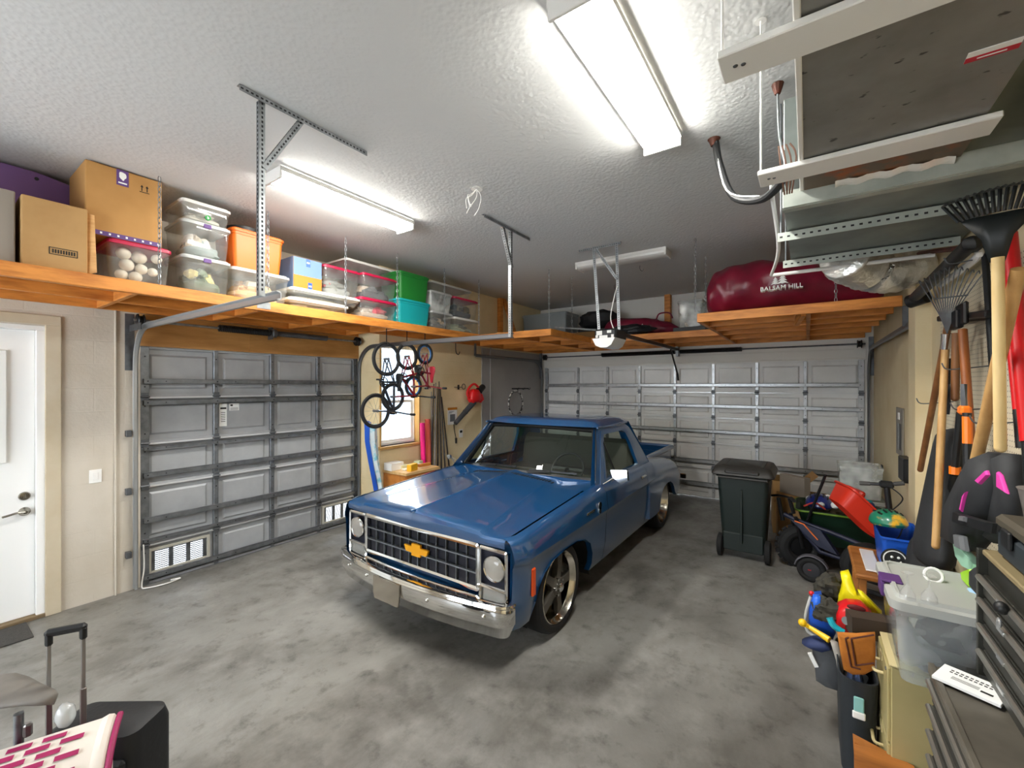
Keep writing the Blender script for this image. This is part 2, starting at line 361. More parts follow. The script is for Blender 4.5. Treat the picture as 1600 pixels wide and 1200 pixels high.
# ---------------------------------------------------------------- sectional garage doors (built along local x, facing +z_local)
DPAN=mat('grey_door_panel','#a9abad',.5,.15,col2='#97999b',scale=2.5,bump=.03,bscale=30)
DPANW=mat('pale_door_panel','#dcdcda',.55,.05,col2='#d0d0ce',scale=2.5,bump=.05,bscale=40)
DST=mat('galvanized_door_stile','#86898c',.42,.7,col2='#6c6f72',scale=12)
DSTW=mat('bright_galvanized_stile','#b9bbbc',.38,.65,col2='#a2a4a6',scale=12)
LIP=mat('section_lip_highlight','#d2d3d3',.35,.3)  # pale tone paints in the highlight along the section lips
HOLE=mat('punched_hole','#222325',.8)
def garage_door(name, label, P, W, H, cols, joints, struts, pan, stm, vents=(), strutd=None):
    # P maps (u along the door, depth toward the room, z) to world
    d=thing(name,label,'garage door',P(W/2,0,0),kind='structure')
    def bx(b,u0,u1,d0,d1,z0,z1,bv=0):
        q=P(u0,d0,z0); r=P(u1,d1,z1); return b.bx(min(q.x,r.x),max(q.x,r.x),min(q.y,r.y),max(q.y,r.y),z0,z1,bv)
    zs=[.004]+joints+[H]
    for i in range(len(zs)-1):
        b=B(); z0,z1=zs[i],zs[i+1]
        for k in range(len(cols)-1):
            u0,u1=cols[k],cols[k+1]
            if (i,k) in vents: continue
            bx(b,u0,u1,-.055,-.045,z0-.0,z1+.0)
            a0,a1,c0,c1=u0+.075,u1-.075,z0+.075,z1-.075       # pressed panel
            e=.02
            o=[P(a0,-.045,c0),P(a1,-.045,c0),P(a1,-.045,c1),P(a0,-.045,c1)]
            q=[P(a0+e,-.030,c0+e),P(a1-e,-.030,c0+e),P(a1-e,-.030,c1-e),P(a0+e,-.030,c1-e)]
            b.ringpoly(o,q); b.add(q,[(0,1,2,3)])
        bx(b,cols[0],cols[-1],-.055,-.012,z1-.022,z1+.002); bx(b,cols[0],cols[-1],-.054,-.012,z0+.001,z0+.024)
        if i<len(zs)-2:
            b.mi=1; bx(b,cols[0]+.03,cols[-1]-.03,-.012,.001,z1-.016,z1-.001); b.mi=0
        s=obj('section',b,[pan,LIP],d)
        for k in range(len(cols)):
            bb=B(); w=.045 if 0<k<len(cols)-1 else .07
            u=cols[k]; u=max(w/2,min(W-w/2,u))
            bx(bb,u-w/2,u+w/2,-.045,-.004,z0+.006,z1-.006,.003)
            for q in (.2,.8):
                zz=z0+(z1-z0)*q; bb.mi=1; bx(bb,u-.006,u+.006,-.004,-.0025,zz-.006,zz+.006); bb.mi=0
            obj('stile',bb,[stm,HOLE],s)
        if i<len(zs)-2:
            for k in range(len(cols)):
                bb=B(); u=max(.035,min(W-.035,cols[k])); bx(bb,u-.028,u+.028,-.006,.004,z1-.04,z1+.04,.002); q=P(u-.036,.006,z1); r=P(u+.036,.006,z1); bb.cyl(q,r,.009,n=8)
                obj('hinge',bb,STEELD,s)
    for z,h in struts:
        b=B(); bx(b,.02,W-.02,-.002,.03,z-h/2,z-h/2+.008); bx(b,.02,W-.02,-.002,.03,z+h/2-.008,z+h/2); bx(b,.02,W-.02,.026,.03,z-h/2,z+h/2)
        b.mi=1
        for k in range(len(cols)):
            u=max(.05,min(W-.05,cols[k])); bx(b,u-.006,u+.006,.03,.0315,z-.006,z+.006)
            if k<len(cols)-1: u2=cols[k]+(cols[k+1]-cols[k])*.3; bx(b,u2-.005,u2+.005,.03,.0315,z-.005,z+.005)
        obj('strut',b,[strutd or stm,HOLE],d)
    return d,bx
# left door: u = y - 1.335, room side +x
cols=[.0,.646,1.242,1.834,2.425]
PL=lambda u,dd,z: Vector((.0+dd,D2[0]+u,z))
zj=[AX(300,y,0).z for y in (822,733,690,619)]
def zat(x,y,X=0): return AX(x,y,X).z
lj=[zat(270,842),zat(270,753),zat(270,689),zat(270,619.5)]
lst=[(zat(225,903),.05),(zat(225,845.6),.03),(zat(225,813.8),.05),(zat(225,743),.05),(zat(225,701.3),.03),(zat(225,629.4),.05),(zat(225,595.6),.05)]
d2,bx2=garage_door('door_2','grey sectional garage door with two daylit floor vents','x' and PL,D2[1]-D2[0],D2[2],cols,[.44,.87,1.33,1.87] if 0 else lj,lst,DPAN,DST,vents=((0,0),(0,3)))
for k in (0,3):
    u0,u1=cols[k]+.06,cols[k+1]-.055; z0,z1=.09,lj[0]-.05
    b=B(); fw=.028
    bx2(b,u0,u0+fw,-.05,-.01,z0,z1,.003); bx2(b,u1-fw,u1,-.05,-.01,z0,z1,.003); bx2(b,u0+fw,u1-fw,-.05,-.01,z1-fw,z1,.003); bx2(b,u0+fw,u1-fw,-.05,-.01,z0,z0+fw,.003)
    bs=B(); bx2(bs,cols[k]+.02,u0+.004,-.055,-.045,.004,lj[0]); bx2(bs,u1-.004,cols[k+1]-.01,-.055,-.045,.004,lj[0]); bx2(bs,u0,u1,-.055,-.045,z1-.004,lj[0]); bx2(bs,u0,u1,-.055,-.045,.004,z0+.004); obj('vent_surround',bs,DPAN,d2)
    v=obj('vent',b,mat('vent_frame','#a8a498',.55),d2,label='louvred vent frame with daylight behind')
    b=B(); iu0,iu1=u0+.045,u1-.045; n=3; cw=(iu1-iu0)/n
    bx2(b,u0+fw,iu0+.015,-.045,-.03,z0+fw,z1-fw); bx2(b,iu1-.015,u1-fw,-.045,-.03,z0+fw,z1-fw)
    for q in range(1,n): bx2(b,iu0+cw*q-.018,iu0+cw*q+.018,-.045,-.03,z0+fw,z1-fw)
    nl=9
    for q in range(nl+1):
        zz=z0+fw+.012+(z1-z0-2*fw-.024)*q/nl; bx2(b,iu0,iu1,-.045,-.032,zz-.0045,zz+.0045)
    obj('louvre',b,STEELD,v)
# stickers on the left door
q=AX(352,635,-.03); st=B().bx(-.0299,-.0285,q.y-.06,q.y+.015,q.z-.22,q.z+.03); l=obj('spec_label',st,PAPER,d2,label='white paper label')
st=B().bx(-.0285,-.028,q.y-.05,q.y+.01,q.z-.03,q.z-.01)
for k in range(6): st.bx(-.0285,-.028,q.y-.045,q.y+.0,q.z-.07-.02*k,q.z-.064-.02*k)
obj('print',st,INK,l)
st=B().bx(-.0299,-.0285,q.y+.04,q.y+.14,q.z-.05,q.z+.03); l=obj('warning_label',st,PAPER,d2,label='white warning label')
st=B().bx(-.0285,-.028,q.y+.05,q.y+.075,q.z,q.z+.02)
for k in range(3): st.bx(-.0285,-.028,q.y+.05,q.y+.13,q.z-.02-.012*k,q.z-.016-.012*k)
obj('print',st,INK,l)
# back door: u = x - .613, room side -y
PB=lambda u,dd,z: Vector((D3[0]+u,YB-.03-dd,z))
cb=[0]+[(v*1.08-.613) for v in(1.298,1.892,2.488,3.087,3.68,4.288,4.893)]+[D3[1]-D3[0]]
zb=lambda x,y: AY(x,y,YB).z
bj=[zb(1115,732),zb(1115,692),zb(1115,652),zb(1115,612.5)]
bst=[(zb(1111,757.3),.075),(zb(1111,721.4),.07),(zb(1200,678.5),.06),(zb(1200,636.5),.06),(zb(1200,601.7),.06)]
d3,bx3=garage_door('door_3','wide white sectional garage door behind the truck','x' and PB,D3[1]-D3[0],D3[2],cb,bj,bst,DPANW,DSTW)
# jamb stops, headers and trims
b=B().bx(D3[0]-.02,D3[1]+.02,YB-.012,YB,D3[2]-.01,D3[2]+.16,.003).bx(D3[0]-.02,D3[1]+.02,YB-.02,YB-.012,D3[2]+.02,D3[2]+.15,.003)
obj('trim_1',b,GREYW,None,'pale grey header board over the wide garage door','trim',kind='structure')
PLY=mat('amber_header_timber','#b9874a',.6,col2='#9a6a33',scale=2,stretch=(6,1,6),detail=6)
b=B().bx(.0,.03,D2[0]-.02,D2[1]-.0,D2[2],ZL-.005,.003); b.bx(.03,.036,2.3,2.62,D2[2],ZL-.01)
obj('trim_2',b,PLY,None,'amber timber header above the grey garage door','trim',kind='structure')
# window: frame, sash, panes, sill
y0,y1,z0,z1=W1
w=thing('window_1','bright window over the wooden desk','window',(XI-.1,(y0+y1)/2,z0),kind='structure')
b=B()
for a,c in((y0,y0+.03),(y1-.03,y1)): b.bx(.30,.40,a,c,z0,z1,.003)
b.bx(.30,.40,y0+.03,y1-.03,z1-.03,z1,.003).bx(.30,.40,y0+.03,y1-.03,z0,z0+.035,.003); obj('frame',b,WPL,w)
zm=AX(625,627,.35).z
b=B()
b.bx(.32,.36,y0+.03,y1-.03,zm-.02,zm+.02,.003)
for a,c in((y0+.03,y0+.06),(y1-.06,y1-.03)): b.bx(.33,.37,a,c,z0+.035,zm,.003)
b.bx(.33,.37,y0+.06,y1-.06,z0+.035,z0+.07,.003); obj('sash',b,WPL,w)
b=B().bx(.345,.349,y0+.04,y1-.04,z0+.05,z1-.02); obj('pane',b,glassy('window_glass','#ffffff',.02,.02,(.97,.99,1)),w)
CASW=mat('window_casing_wood','#c9a060',.6,col2='#b88c4a',scale=4)
b=B().bx(.40,XI+.012,y0-.0,y0+.018,z0,z1).bx(.40,XI+.02,y1-.018,y1,z0,z1).bx(.34,XI+.04,y0-.03,y1+.03,z0-.04,z0,.004)
obj('sill',b,CASW,w,label='pale wood sill and reveal')
w=thing('window_added','wide window added in the unseen wall behind the viewer','window',(2.9,YF-.1,WF[2]),kind='structure')  # unseen window, added to bring more daylight into the room
b=B()
for q in range(4): xx=WF[0]+(WF[1]-WF[0])*q/3; b.bx(xx-.03,xx+.03,YF-.13,YF-.07,WF[2],WF[3])
b.bx(WF[0],WF[1],YF-.13,YF-.07,WF[2],WF[2]+.05).bx(WF[0],WF[1],YF-.13,YF-.07,WF[3]-.05,WF[3]); obj('frame',b,WPL,w)
# outside seen through the window and vents
OUTW=mat('neighbour_siding','#8a98a8',.8,col2='#6a7888',scale=2.5,stretch=(1,1,5))
obj('neighbour_house',B().bx(-7,-6.8,-3,26,-.1,3.4).bx(-6.8,-6.75,13,14.2,1.0,2.2),OUTW,None,'pale neighbouring house seen through the window','house',kind='structure')
obj('driveway',B().bx(-30,-.2,-20,30,-.25,-.1),mat('pale_driveway','#9a9894',.8),None,'pale driveway outside','driveway',kind='structure')
# ================================================================ the pickup
PAINT=mat('blue_metallic_paint','#0d4a7c',.32,.25,coat=1)
PAINT.node_tree.nodes['Principled BSDF'].inputs['Coat IOR'].default_value=2.1
DKIN=mat('dark_interior_vinyl','#34352f',.6)
UNDER=mat('underbody_black','#0e0f11',.8)
GLASS=glassy('tinted_glass','#101512',.10,.01,(.72,.80,.74))
LAMPG=glassy('lamp_glass','#e8e8e4',.25,.05,(.95,.95,.95))
AMBER=mat('amber_marker','#e0521a',.3)
GOLD=mat('gold_emblem','#f0a818',.35,.3)
GUN=mat('gunmetal_rim','#5f5b54',.4,.5)
POL=mat('polished_rim','#c9c2b6',.15,1)
tk=thing('pickup_truck','blue stepside pickup truck parked in the middle of the garage','truck',(2.72,3.0,0))
W=lambda x,y,z: Vector((2.72+x,3.0+y,z))
def part(name,b,m,parent=None,**k): return obj(name,b,m,parent or tk,**k)
BW=T((2.72,3.0,0))
zt=lambda y: interp([-.62,-.5,.2,.75,2.5],[.885,.892,.945,.985,.975],y)
zc=lambda y: .725+.012*(y+.6)
def prof(y):
    t,c=zt(y),zc(y)
    return [(.905,t+.012),(.935,t+.008),(.965,t-.008),(.985,t-.035),(1.0,t-.075),(1.013,c+.05),(1.016,c+.022),(1.006,c),(.996,c-.022),(.993,.60),(.985,.45),(.965,.33),(.945,.26)]
ARCH_Y=[-.41,-.39,-.36,-.28,-.16,0,.28,.42,.52,.58,.60,.61]
ARCH_Z=[.26,.40,.50,.575,.625,.64,.64,.61,.55,.44,.34,.26]
def side(y0,y1,sgn,arch=False,n=14):
    ys=[y0+(y1-y0)*i/n for i in range(n+1)]
    if arch: ys=sorted(set([round(v,4) for v in ys]+[a+.0 for a in ARCH_Y]))
    rows=[]
    for y in ys:
        k=1-.06*max(0,(-.52-y)/.11)**2
        lo=.26
        if arch and ARCH_Y[0]<=y<=ARCH_Y[-1]: lo=interp(ARCH_Y,ARCH_Z,y)
        r=[]; P=prof(y); px=None
        for i,(x,z) in enumerate(P):
            if z<lo and px:
                # clip on the profile
                x0,z0=px; t=(z0-lo)/(z0-z) if z0>z else 1; t=max(0,min(1,t)); x,z=x0+(x-x0)*t,max(z,lo)
            r.append((x,z)); px=(x,z) if z>lo or i==0 else px
            if z<=lo: px=(x,lo)
        fl=.012 if arch and lo>.27 else 0
        r[-1]=(r[-1][0]+fl,r[-1][1])
        r.append((r[-1][0]-.05,r[-1][1]))
        rows.append([W(sgn*(x*k),y,z) for x,z in r])
    b=B()
    b.loft(rows,closed=False,caps=False)
    return b
for sg in(1,-1):
    part('fender',side(-.62,.895,sg,True,16),PAINT,sharp=28)
    dr=part('door',side(.903,2.15,sg,False,10),PAINT,sharp=28)
    part('cab_corner',side(2.157,2.47,sg,False,3),PAINT,sharp=28)
    G=lambda y,z,o=0: W(sg*(.93-.195*(z-.975)/.535+o),y,z)
    O=[(.80,.985),(1.24,1.45),(1.31,1.51),(2.05,1.51),(2.20,1.44),(2.30,1.30),(2.46,.985)]
    D=[(.90,.985),(1.27,1.42),(1.33,1.468),(1.95,1.468),(2.07,1.42),(2.13,1.3),(2.15,.985)]
    H=[(1.02,1.02),(1.32,1.39),(1.37,1.425),(1.90,1.425),(1.99,1.39),(2.04,1.28),(2.06,1.02)]
    b=B(); b.ringpoly([G(*p) for p in O],[G(*p,.004) for p in D]); b.ringpoly([G(*p,-.05) for p in O],[G(*p,-.05) for p in D])
    part('pillar_frame',b,PAINT)
    b=B(); b.ringpoly([G(*p,.012) for p in D],[G(*p,.010) for p in H]); b.ringpoly([G(*p,.010) for p in H],[G(*p,-.03) for p in H]); b.ringpoly([G(*p,.012) for p in D],[G(*p,-.03) for p in D])
    part('window_frame',b,PAINT,dr)
    part('vent_glass',B().add([G(*p,-.008) for p in (H[0],H[1],H[2],(1.36,1.02))],[(0,1,2,3)]),GLASS,dr)
    b=B(); b.bar(G(1.30,1.38,-.0),G(1.36,1.02,-.0),.016,.016); part('vent_post',b,BLACKM,dr)
    h=W(sg*1.012,1.98,.885); b=B().box(h,(.02,.13,.035),.008); b.box(h+Vector((sg*.015,.0,.008)),(.015,.115,.02),.006); part('handle',b,CHROME,dr)
    b=B(); a=W(sg*.99,1.0,1.0); c=W(sg*1.09,.93,1.09)
    b.tube([a,c],.009); b.tube([W(sg*.965,.9,1.0),c],.008)
    k_=1 if sg>0 else .4; b.M=axes((k_,0,0),(0,0,k_),(0,-k_,0),W(sg*(1.13 if sg>0 else 1.08),.92,1.10 if sg>0 else 1.07)); b.prism([(-.085,.05),(.075,.065),(.085,-.035),(.02,-.075),(-.06,-.02)],.045)
    part('mirror',b,CHROME,dr)
    bb=B().box(W(sg*.994,-.43,.56),(.02,.05,.20),.008); part('side_marker',bb,AMBER,label='orange side marker lamp')
    b=B()
    for k in range(5): b.box(W(sg*1.014,.44+.034*k,.83),(.008,.036,.022),.003)
    part('script_badge',b,CHROME); b=B(); b.cyl(W(sg*1.01,.70,.845),W(sg*1.02,.70,.845),.035,n=14); b.cyl(W(sg*1.01,.70,.80),W(sg*1.02,.70,.80),.028,n=12)
    part('badge',b,CHROME)
    # dark wheel house
    b=B(); rows=[[W(sg*x,y,z+.012) for x in(.94,.75,.52)] for y,z in zip([-.43]+ARCH_Y+[.63],[.2]+ARCH_Z+[.2])]; b.loft(rows,closed=False,caps=False)
    b.bx(*sorted((2.72+sg*.50,2.72+sg*.53)),2.55,3.66,.15,.9)
    part('wheel_house',b,UNDER)
# hood
def hood(x,y):
    ax=abs(x); xs=.66-.22*max(0,min(1,(y+.58)/1.36)); gap=zt(y)+.012
    zcn=.948+.088*(y+.58)/1.36
    if ax<=xs: z=zcn+.008-.040*(ax/xs)+.006*math.exp(-(ax/.014)**2)
    else:
        t=(ax-xs)/(.900-xs); z0=zcn-.032; z=z0-.026*min(1,t*6)+ (gap-(z0-.026))*max(0,(t-.08)/.92)
    return z
xs=[-.90,-.86,-.80,-.74]; 
rows=[]
def hx(y):
    s=.66-.22*max(0,min(1,(y+.58)/1.36)); half=[0,.008,.016,.03,.12,.24,s*.62,s*.85,s-.012,s,s+.012,s+.03,s+(.9-s)*.35,s+(.9-s)*.6,s+(.9-s)*.85,.880,.887]
    return [-v for v in half[:0:-1]]+half
for (y,kz) in ((-.628,0),(-.634,.35),(-.630,.68),(-.615,.9),(-.59,1),(-.50,1),(-.35,1),(-.15,1),(.1,1),(.35,1),(.45,1),(.53,1),(.60,1)):
    r=[]
    for x in hx(y):
        z=hood(x,max(y,-.59)); z=.828+(z-.828)*kz
        r.append(W(x,y-.035*(1-abs(x)/.9)*(1 if y<.0 else max(0,1-y/.5)),z))
    rows.append(r)
part('hood',B().loft(rows,closed=False,caps=False),PAINT,sharp=24)
for sg in(1,-1): part('hood_gap',B().loft([[W(sg*x,y,zt(y)-.006) for x in(.88,.91)] for y in [-.62+.1*i for i in range(14)]],closed=False,caps=False),UNDER)
part('hood_trim',B().box(W(0,-.655,.955),(.03,.05,.02),.006),PAINT)
# cowl with vents
cwz=lambda x: hood(min(abs(x),.89),.60)-.001
b=B()
b.grid(lambda u,v: W((u*2-1)*.92,.603+v*(.235+.17*((u*2-1))**2),cwz((u*2-1)*.92)+.012*v),24,3)
cw=part('cowl',b,PAINT)
for s0 in(-.50,.03):
    b=B()
    for k in range(16): xx=s0+.47*k/15; b.box(W(xx,.70+.08*xx*xx,cwz(xx)+.006),(.016,.05,.006))
    part('cowl_vent',b,UNDER,cw)
# windshield
def ws(u,v,o=0):
    x=u*(.855-.165*v); y=(.81+.16*u*u)*(1-v)+(1.215+.10*u*u)*v; z=1.030-.025*u*u+(.460)*v
    return W(x,y-o,z+o*.7)
part('windshield',B().grid(lambda i,j: ws(i*2-1,j),16,6),GLASS,sharp=180,label='tinted windshield glass')
def outl(k,o):
    pts=[(-1-k,-k*.7)]+[(-1+2*i/12,-k*.7) for i in range(1,12)]+[(1+k,-k*.7)]+[(1+k,i/5) for i in range(1,5)]+[(1+k,1+k*.9)]+[(1-2*i/12,1+k*.9) for i in range(1,12)]+[(-1-k,1+k*.9)]+[(-1-k,1-i/5) for i in range(1,5)]
    return [ws(u,v,o) for u,v in pts]
b=B().ringpoly(outl(.03,.012),outl(-.035,.012)); b.ringpoly(outl(-.035,.012),outl(-.035,-.02)); part('windshield_seal',b,BLACKM)
b=B().ringpoly(outl(.10,-.02),outl(.03,.012)); b.ringpoly(outl(.10,-.02),outl(.10,-.06)); part('windshield_surround',b,PAINT)
b=B()
b.tube([ws(-1.05,i/8*.98+.01,.016) for i in range(9)],.014); part('pillar_trim',b,CHROME,label='chrome pillar trim')
for s0 in(-.62,.18):
    p0=ws(s0,.0,.03); p1=ws(s0+.30,.04,.03); p2=ws(s0+.62,.07,.022)
    b=B(); b.tube([p0,p1],.008); b.bar(ws(s0+.02,.045,.02),p2,.012,.018); part('wiper',b,BLK)
# roof
def roof(i,j):
    s=i*2-1; t=j*2-1
    z=1.505+.078*max(0,1-s**6)**.4*max(0,1-t**6)**.5
    y=1.215+.10*s*s*(1-j)+j*(2.235-1.215-.0)
    return W(s*.745,y-(.03*(1-j)),z)
part('roof',B().grid(roof,24,18),PAINT,sharp=50)
for sg in(1,-1): part('drip_rail',B().tube([W(sg*.75,1.25+.1*i,1.503) for i in range(10)],.012,n=6),PAINT)
# rear cab wall with window
R=lambda x,z: W(x,2.47-.24*(z-.98)/.53,z)
O=[(-.93,.985),(.93,.985),(.745,1.51),(-.745,1.51)]; H=[(-.66,1.04),(.66,1.04),(.58,1.42),(-.58,1.42)]
b=B().ringpoly([R(*p) for p in O],[R(*p) for p in H]); b.bx(2.72-.93,2.72+.93,5.45,5.475,.30,.985); part('cab_rear_panel',b,PAINT)
part('rear_glass',B().add([R(*p) for p in H],[(0,1,2,3)]),GLASS)
# interior
b=B().box(W(0,1.95,.80),(1.62,.55,.16),.05); b.box(W(0,2.22,1.03),(1.62,.16,.50),.06,T(rx=-.18)); part('bench_seat',b,mat('seat_cloth','#4c4d42',.8),label='dark bench seat')
b=B().box(W(0,1.02,.93),(1.66,.22,.16),.05); b.box(W(.38,.98,1.0),(.42,.16,.06),.03); part('dashboard',b,DKIN)
b=B().rim((0,0,0),.19,.013,axes((1,0,0),(0,.5,.86),(0,-.86,.5),W(.38,1.28,1.02)),28,8)
b.M=axes((1,0,0),(0,.5,.86),(0,-.86,.5),W(.38,1.28,1.02)); b.box((0,0,0),(.36,.03,.015)); b.M=I4; b.tube([W(.38,1.28,1.02),W(.38,1.05,.90)],.025); part('steering_wheel',b,BLK)
b=B().bx(2.72-.9,2.72+.9,3.6,5.44,.30,.36); b.bx(2.72-.52,2.72+.52,2.5,7.4,.28,.50); b.bx(2.72-.88,2.72+.88,3.62,3.66,.3,.95); b.bx(2.72-.5,2.72+.5,2.42,3.62,.4,.80); part('chassis',b,UNDER)
# grille, bezels, lamps
yf=-.60
b=B().box(W(0,yf+.03,.64),(1.24,.02,.31)); g=part('grille',b,mat('grille_recess','#10131f',.5))
cr=lambda w,h,r: rrect(w,h,r,4)
def frame(w,h,r,t,c,y0,y1,Mx=None):
    b=B(); o=cr(w,h,r); i=cr(w-2*t,h-2*t,max(.005,r-t))
    P=lambda p,y: W(c[0]+p[0],y,c[1]+p[1])
    m=[( (a[0]+d[0])/2,(a[1]+d[1])/2) for a,d in zip(o,i)]
    b.ringpoly([P(p,y1) for p in o],[P(p,y0+.006) for p in o]); b.ringpoly([P(p,y0+.006) for p in o],[P(p,y0) for p in m]); b.ringpoly([P(p,y0) for p in m],[P(p,y0+.006) for p in i]); b.ringpoly([P(p,y0+.006) for p in i],[P(p,y1) for p in i]); return b
part('grille_frame',frame(1.32,.35,.035,.036,(0,.645),yf-.03,yf+.03),CHROME,g)
b=B()
for k in range(1,3): b.box(W(0,yf+.0,.495+.30*k/3),(1.25,.03,.010))
for k in range(1,12): b.box(W(-.625+1.25*k/12,yf+.008,.645),(.005,.028,.29))
part('grille_bar',b,mat('grille_bar_metal','#8e959c',.3,.8),g)
b=B()
for k in range(12):
    for q in range(3): b.box(W(-.625+1.25*(k+.5)/12,yf+.014,.545+.1*q),(.082,.004,.082),.003)
part('grille_fin',b,mat('grille_fin','#0b0f1e',.45,.2),g)
E=axes((1,0,0),(0,0,1),(0,-1,0),W(0,yf-.006,.628))
bow=[(-.14,.022),(-.05,.022),(-.05,.048),(.05,.048),(.05,.022),(.14,.022),(.115,-.026),(.05,-.026),(.05,-.05),(-.05,-.05),(-.05,-.026),(-.115,-.026)]
part('emblem',B(E).prism(bow,.02),GOLD,g,label='gold bow tie emblem')
for sg in(1,-1):
    x0=sg*.772
    bz=part('headlight_bezel',frame(.262,.385,.03,.026,(x0,.618),yf-.022,yf+.05),CHROME)
    part('bezel_bar',B().box(W(x0,yf-.012,.530),(.23,.03,.028),.006),CHROME,bz)
    part('lamp_recess',B().box(W(x0,yf+.03,.66),(.22,.02,.26)),mat('lamp_recess','#15182a',.5) if sg>0 else bpy.data.materials['lamp_recess'],bz)
    Mh=axes((1,0,0),(0,0,1),(0,-1,0),W(x0+sg*.01,yf+.02,.665))
    l=part('headlight',B().lathe([(.02,.0),(.055,.006),(.082,.028),(.086,.034)],n=28,M=Mh),POL,bz)
    part('headlight_ring',B().lathe([(.086,.02),(.094,.034),(.09,.042),(.084,.036)],n=28,M=Mh,caps=False),CHROME,l)
    part('headlight_lens',B().lathe([(.085,.034),(.07,.046),(.04,.054),(.001,.056)],n=28,M=Mh,caps=False),LAMPG,l)
    part('turn_signal',B().box(W(x0,yf+.005,.478),(.20,.03,.062),.008),LAMPG,bz)
    part('signal_reflector',B().box(W(x0,yf+.03,.478),(.205,.02,.066)),mat('signal_back','#8c8a80',.3,.6) if sg>0 else bpy.data.materials['signal_back'],bz)
# nose: panel behind grille plus valance above the bumper
b=B().bx(2.72-.93,2.72+.93,3+yf+.05,3+yf+.10,.36,.86); b.bx(2.72-.90,2.72+.90,3+yf-.01,3+yf+.08,.395,.432); part('nose_panel',b,PAINT)
b=B(); b.loft([[W(-.93+1.86*i/8,yf+.02,.445) for i in range(9)],[W(-.93+1.86*i/8,yf-.10+.05*((i-4)/4)**2,.425) for i in range(9)],[W(-.93+1.86*i/8,yf-.11+.05*((i-4)/4)**2,.405) for i in range(9)]],closed=False,caps=False); part('valance',b,PAINT)
# bumper
sec=[(d,z-.045) for d,z in [(.14,.500),(.03,.518),(.005,.512),(.0,.498),(.012,.486),(.006,.474),(.006,.372),(.014,.362),(.055,.272),(.10,.255),(.14,.262)]]
def bpath(s):
    x=s*1.02; a=abs(x); y=-.775+.085*(a/.85)**2 if a<.85 else -.69
    return x,y
path=[]
for i in range(25):
    x=-.86+1.72*i/24; path.append((x,-.81+.09*(x/.86)**2,Vector((.21*x,-1,0)).normalized()))
ends=[(.915,-.705,Vector((.45,-1,0)).normalized()),(.955,-.672,Vector((.85,-.8,0)).normalized()),(.972,-.64,Vector((1,-.25,0)).normalized()),(.976,-.60,Vector((1,0,0)))]
path=[(-x,y,Vector((-n.x,n.y,0))) for x,y,n in ends[::-1]]+path+ends
path=[(x*.985,y,n) for x,y,n in path]
rows=[[W(x-n.x*d,y-n.y*d,z) for d,z in sec] for x,y,n in path]
bp=part('front_bumper',B().loft(rows,closed=False,caps=False),CHROME,sharp=40)
E=axes((1,0,0),(0,0,1),(0,-1,0),W(-.13,-.807,.34))
part('plate_bracket',B(E).prism([(-.155,.085),(.155,.085),(.155,-.03),(.14,-.09),(-.14,-.09),(-.155,-.03)],.012),POL,bp)
for x in(-.72,-.42,.30,.78):
    y=-.81+.09*(x/.86)**2; part('bumper_bolt',B().ball(W(x,y+.004,.38),(.015,.012,.015),8),CHROME,bp)
# wheels
TIRE=mat('tyre_rubber','#161617',.75)
def wheel(cx,cy,cz,sg,deep,hw):
    Mx=T((2.72+cx,3+cy,cz),ry=sg*pi/2)
    w=thing('wheel',None,None,(0,0,0)); w.parent=tk; w.location=(cx,cy,cz)
    o=hw
    obj('tyre',B(Mx).lathe([(.268,-o),(.33,-o),(.348,-o+.025),(.355,-o+.07),(.355,o-.07),(.348,o-.025),(.33,o),(.29,o+.004),(.268,o-.01)],n=48,caps=False),TIRE,w)
    r=obj('rim',B(Mx).lathe([(.20,-o+.02),(.268,-o+.0),(.255,o-.12),(.245,o-deep),(.25,o-deep+.01),(.262,o-.02),(.270,o+.002),(.276,o-.002),(.272,o-.012)],n=48,caps=False),POL,w)
    b=B(Mx); z=o-deep
    for k in range(5):
        a=2*pi*k/5+.3; c,s_=cos(a),sin(a); P=lambda rr,t,zz:(rr*c-t*s_,rr*s_+t*c,zz)
        b.loft([[P(.05,-.036,z+.02),P(.05,.036,z+.02),P(.05,.036,z-.03),P(.05,-.036,z-.03)],[P(.15,-.030,z+.012),P(.15,.030,z+.012),P(.15,.03,z-.03),P(.15,-.03,z-.03)],[P(.247,-.042,z+.0),P(.247,.042,z+.0),P(.247,.042,z-.03),P(.247,-.042,z-.03)]])
    b.lathe([(.08,z-.03),(.085,z+.01),(.06,z+.026),(.001,z+.027)],n=20)
    obj('spokes',b,GUN,r)
    b=B(Mx); b.lathe([(.038,z+.02),(.036,z+.055),(.02,z+.065),(.001,z+.066)],n=18)
    for k in range(5): a=2*pi*k/5+.93; b.cyl((.062*cos(a),.062*sin(a),z+.015),(.062*cos(a),.062*sin(a),z+.04),.011,n=8)
    obj('hub_cap',b,CHROME,r)
    obj('brake_disc',B(Mx).lathe([(.01,z-.06),(.17,z-.06),(.17,z-.04),(.01,z-.04)],n=24),STEELD,w)
for sg in(1,-1):
    wheel(sg*.865,0,.355,sg,.045,.115)
    wheel(sg*.80,2.985,.355,sg,.10,.16)
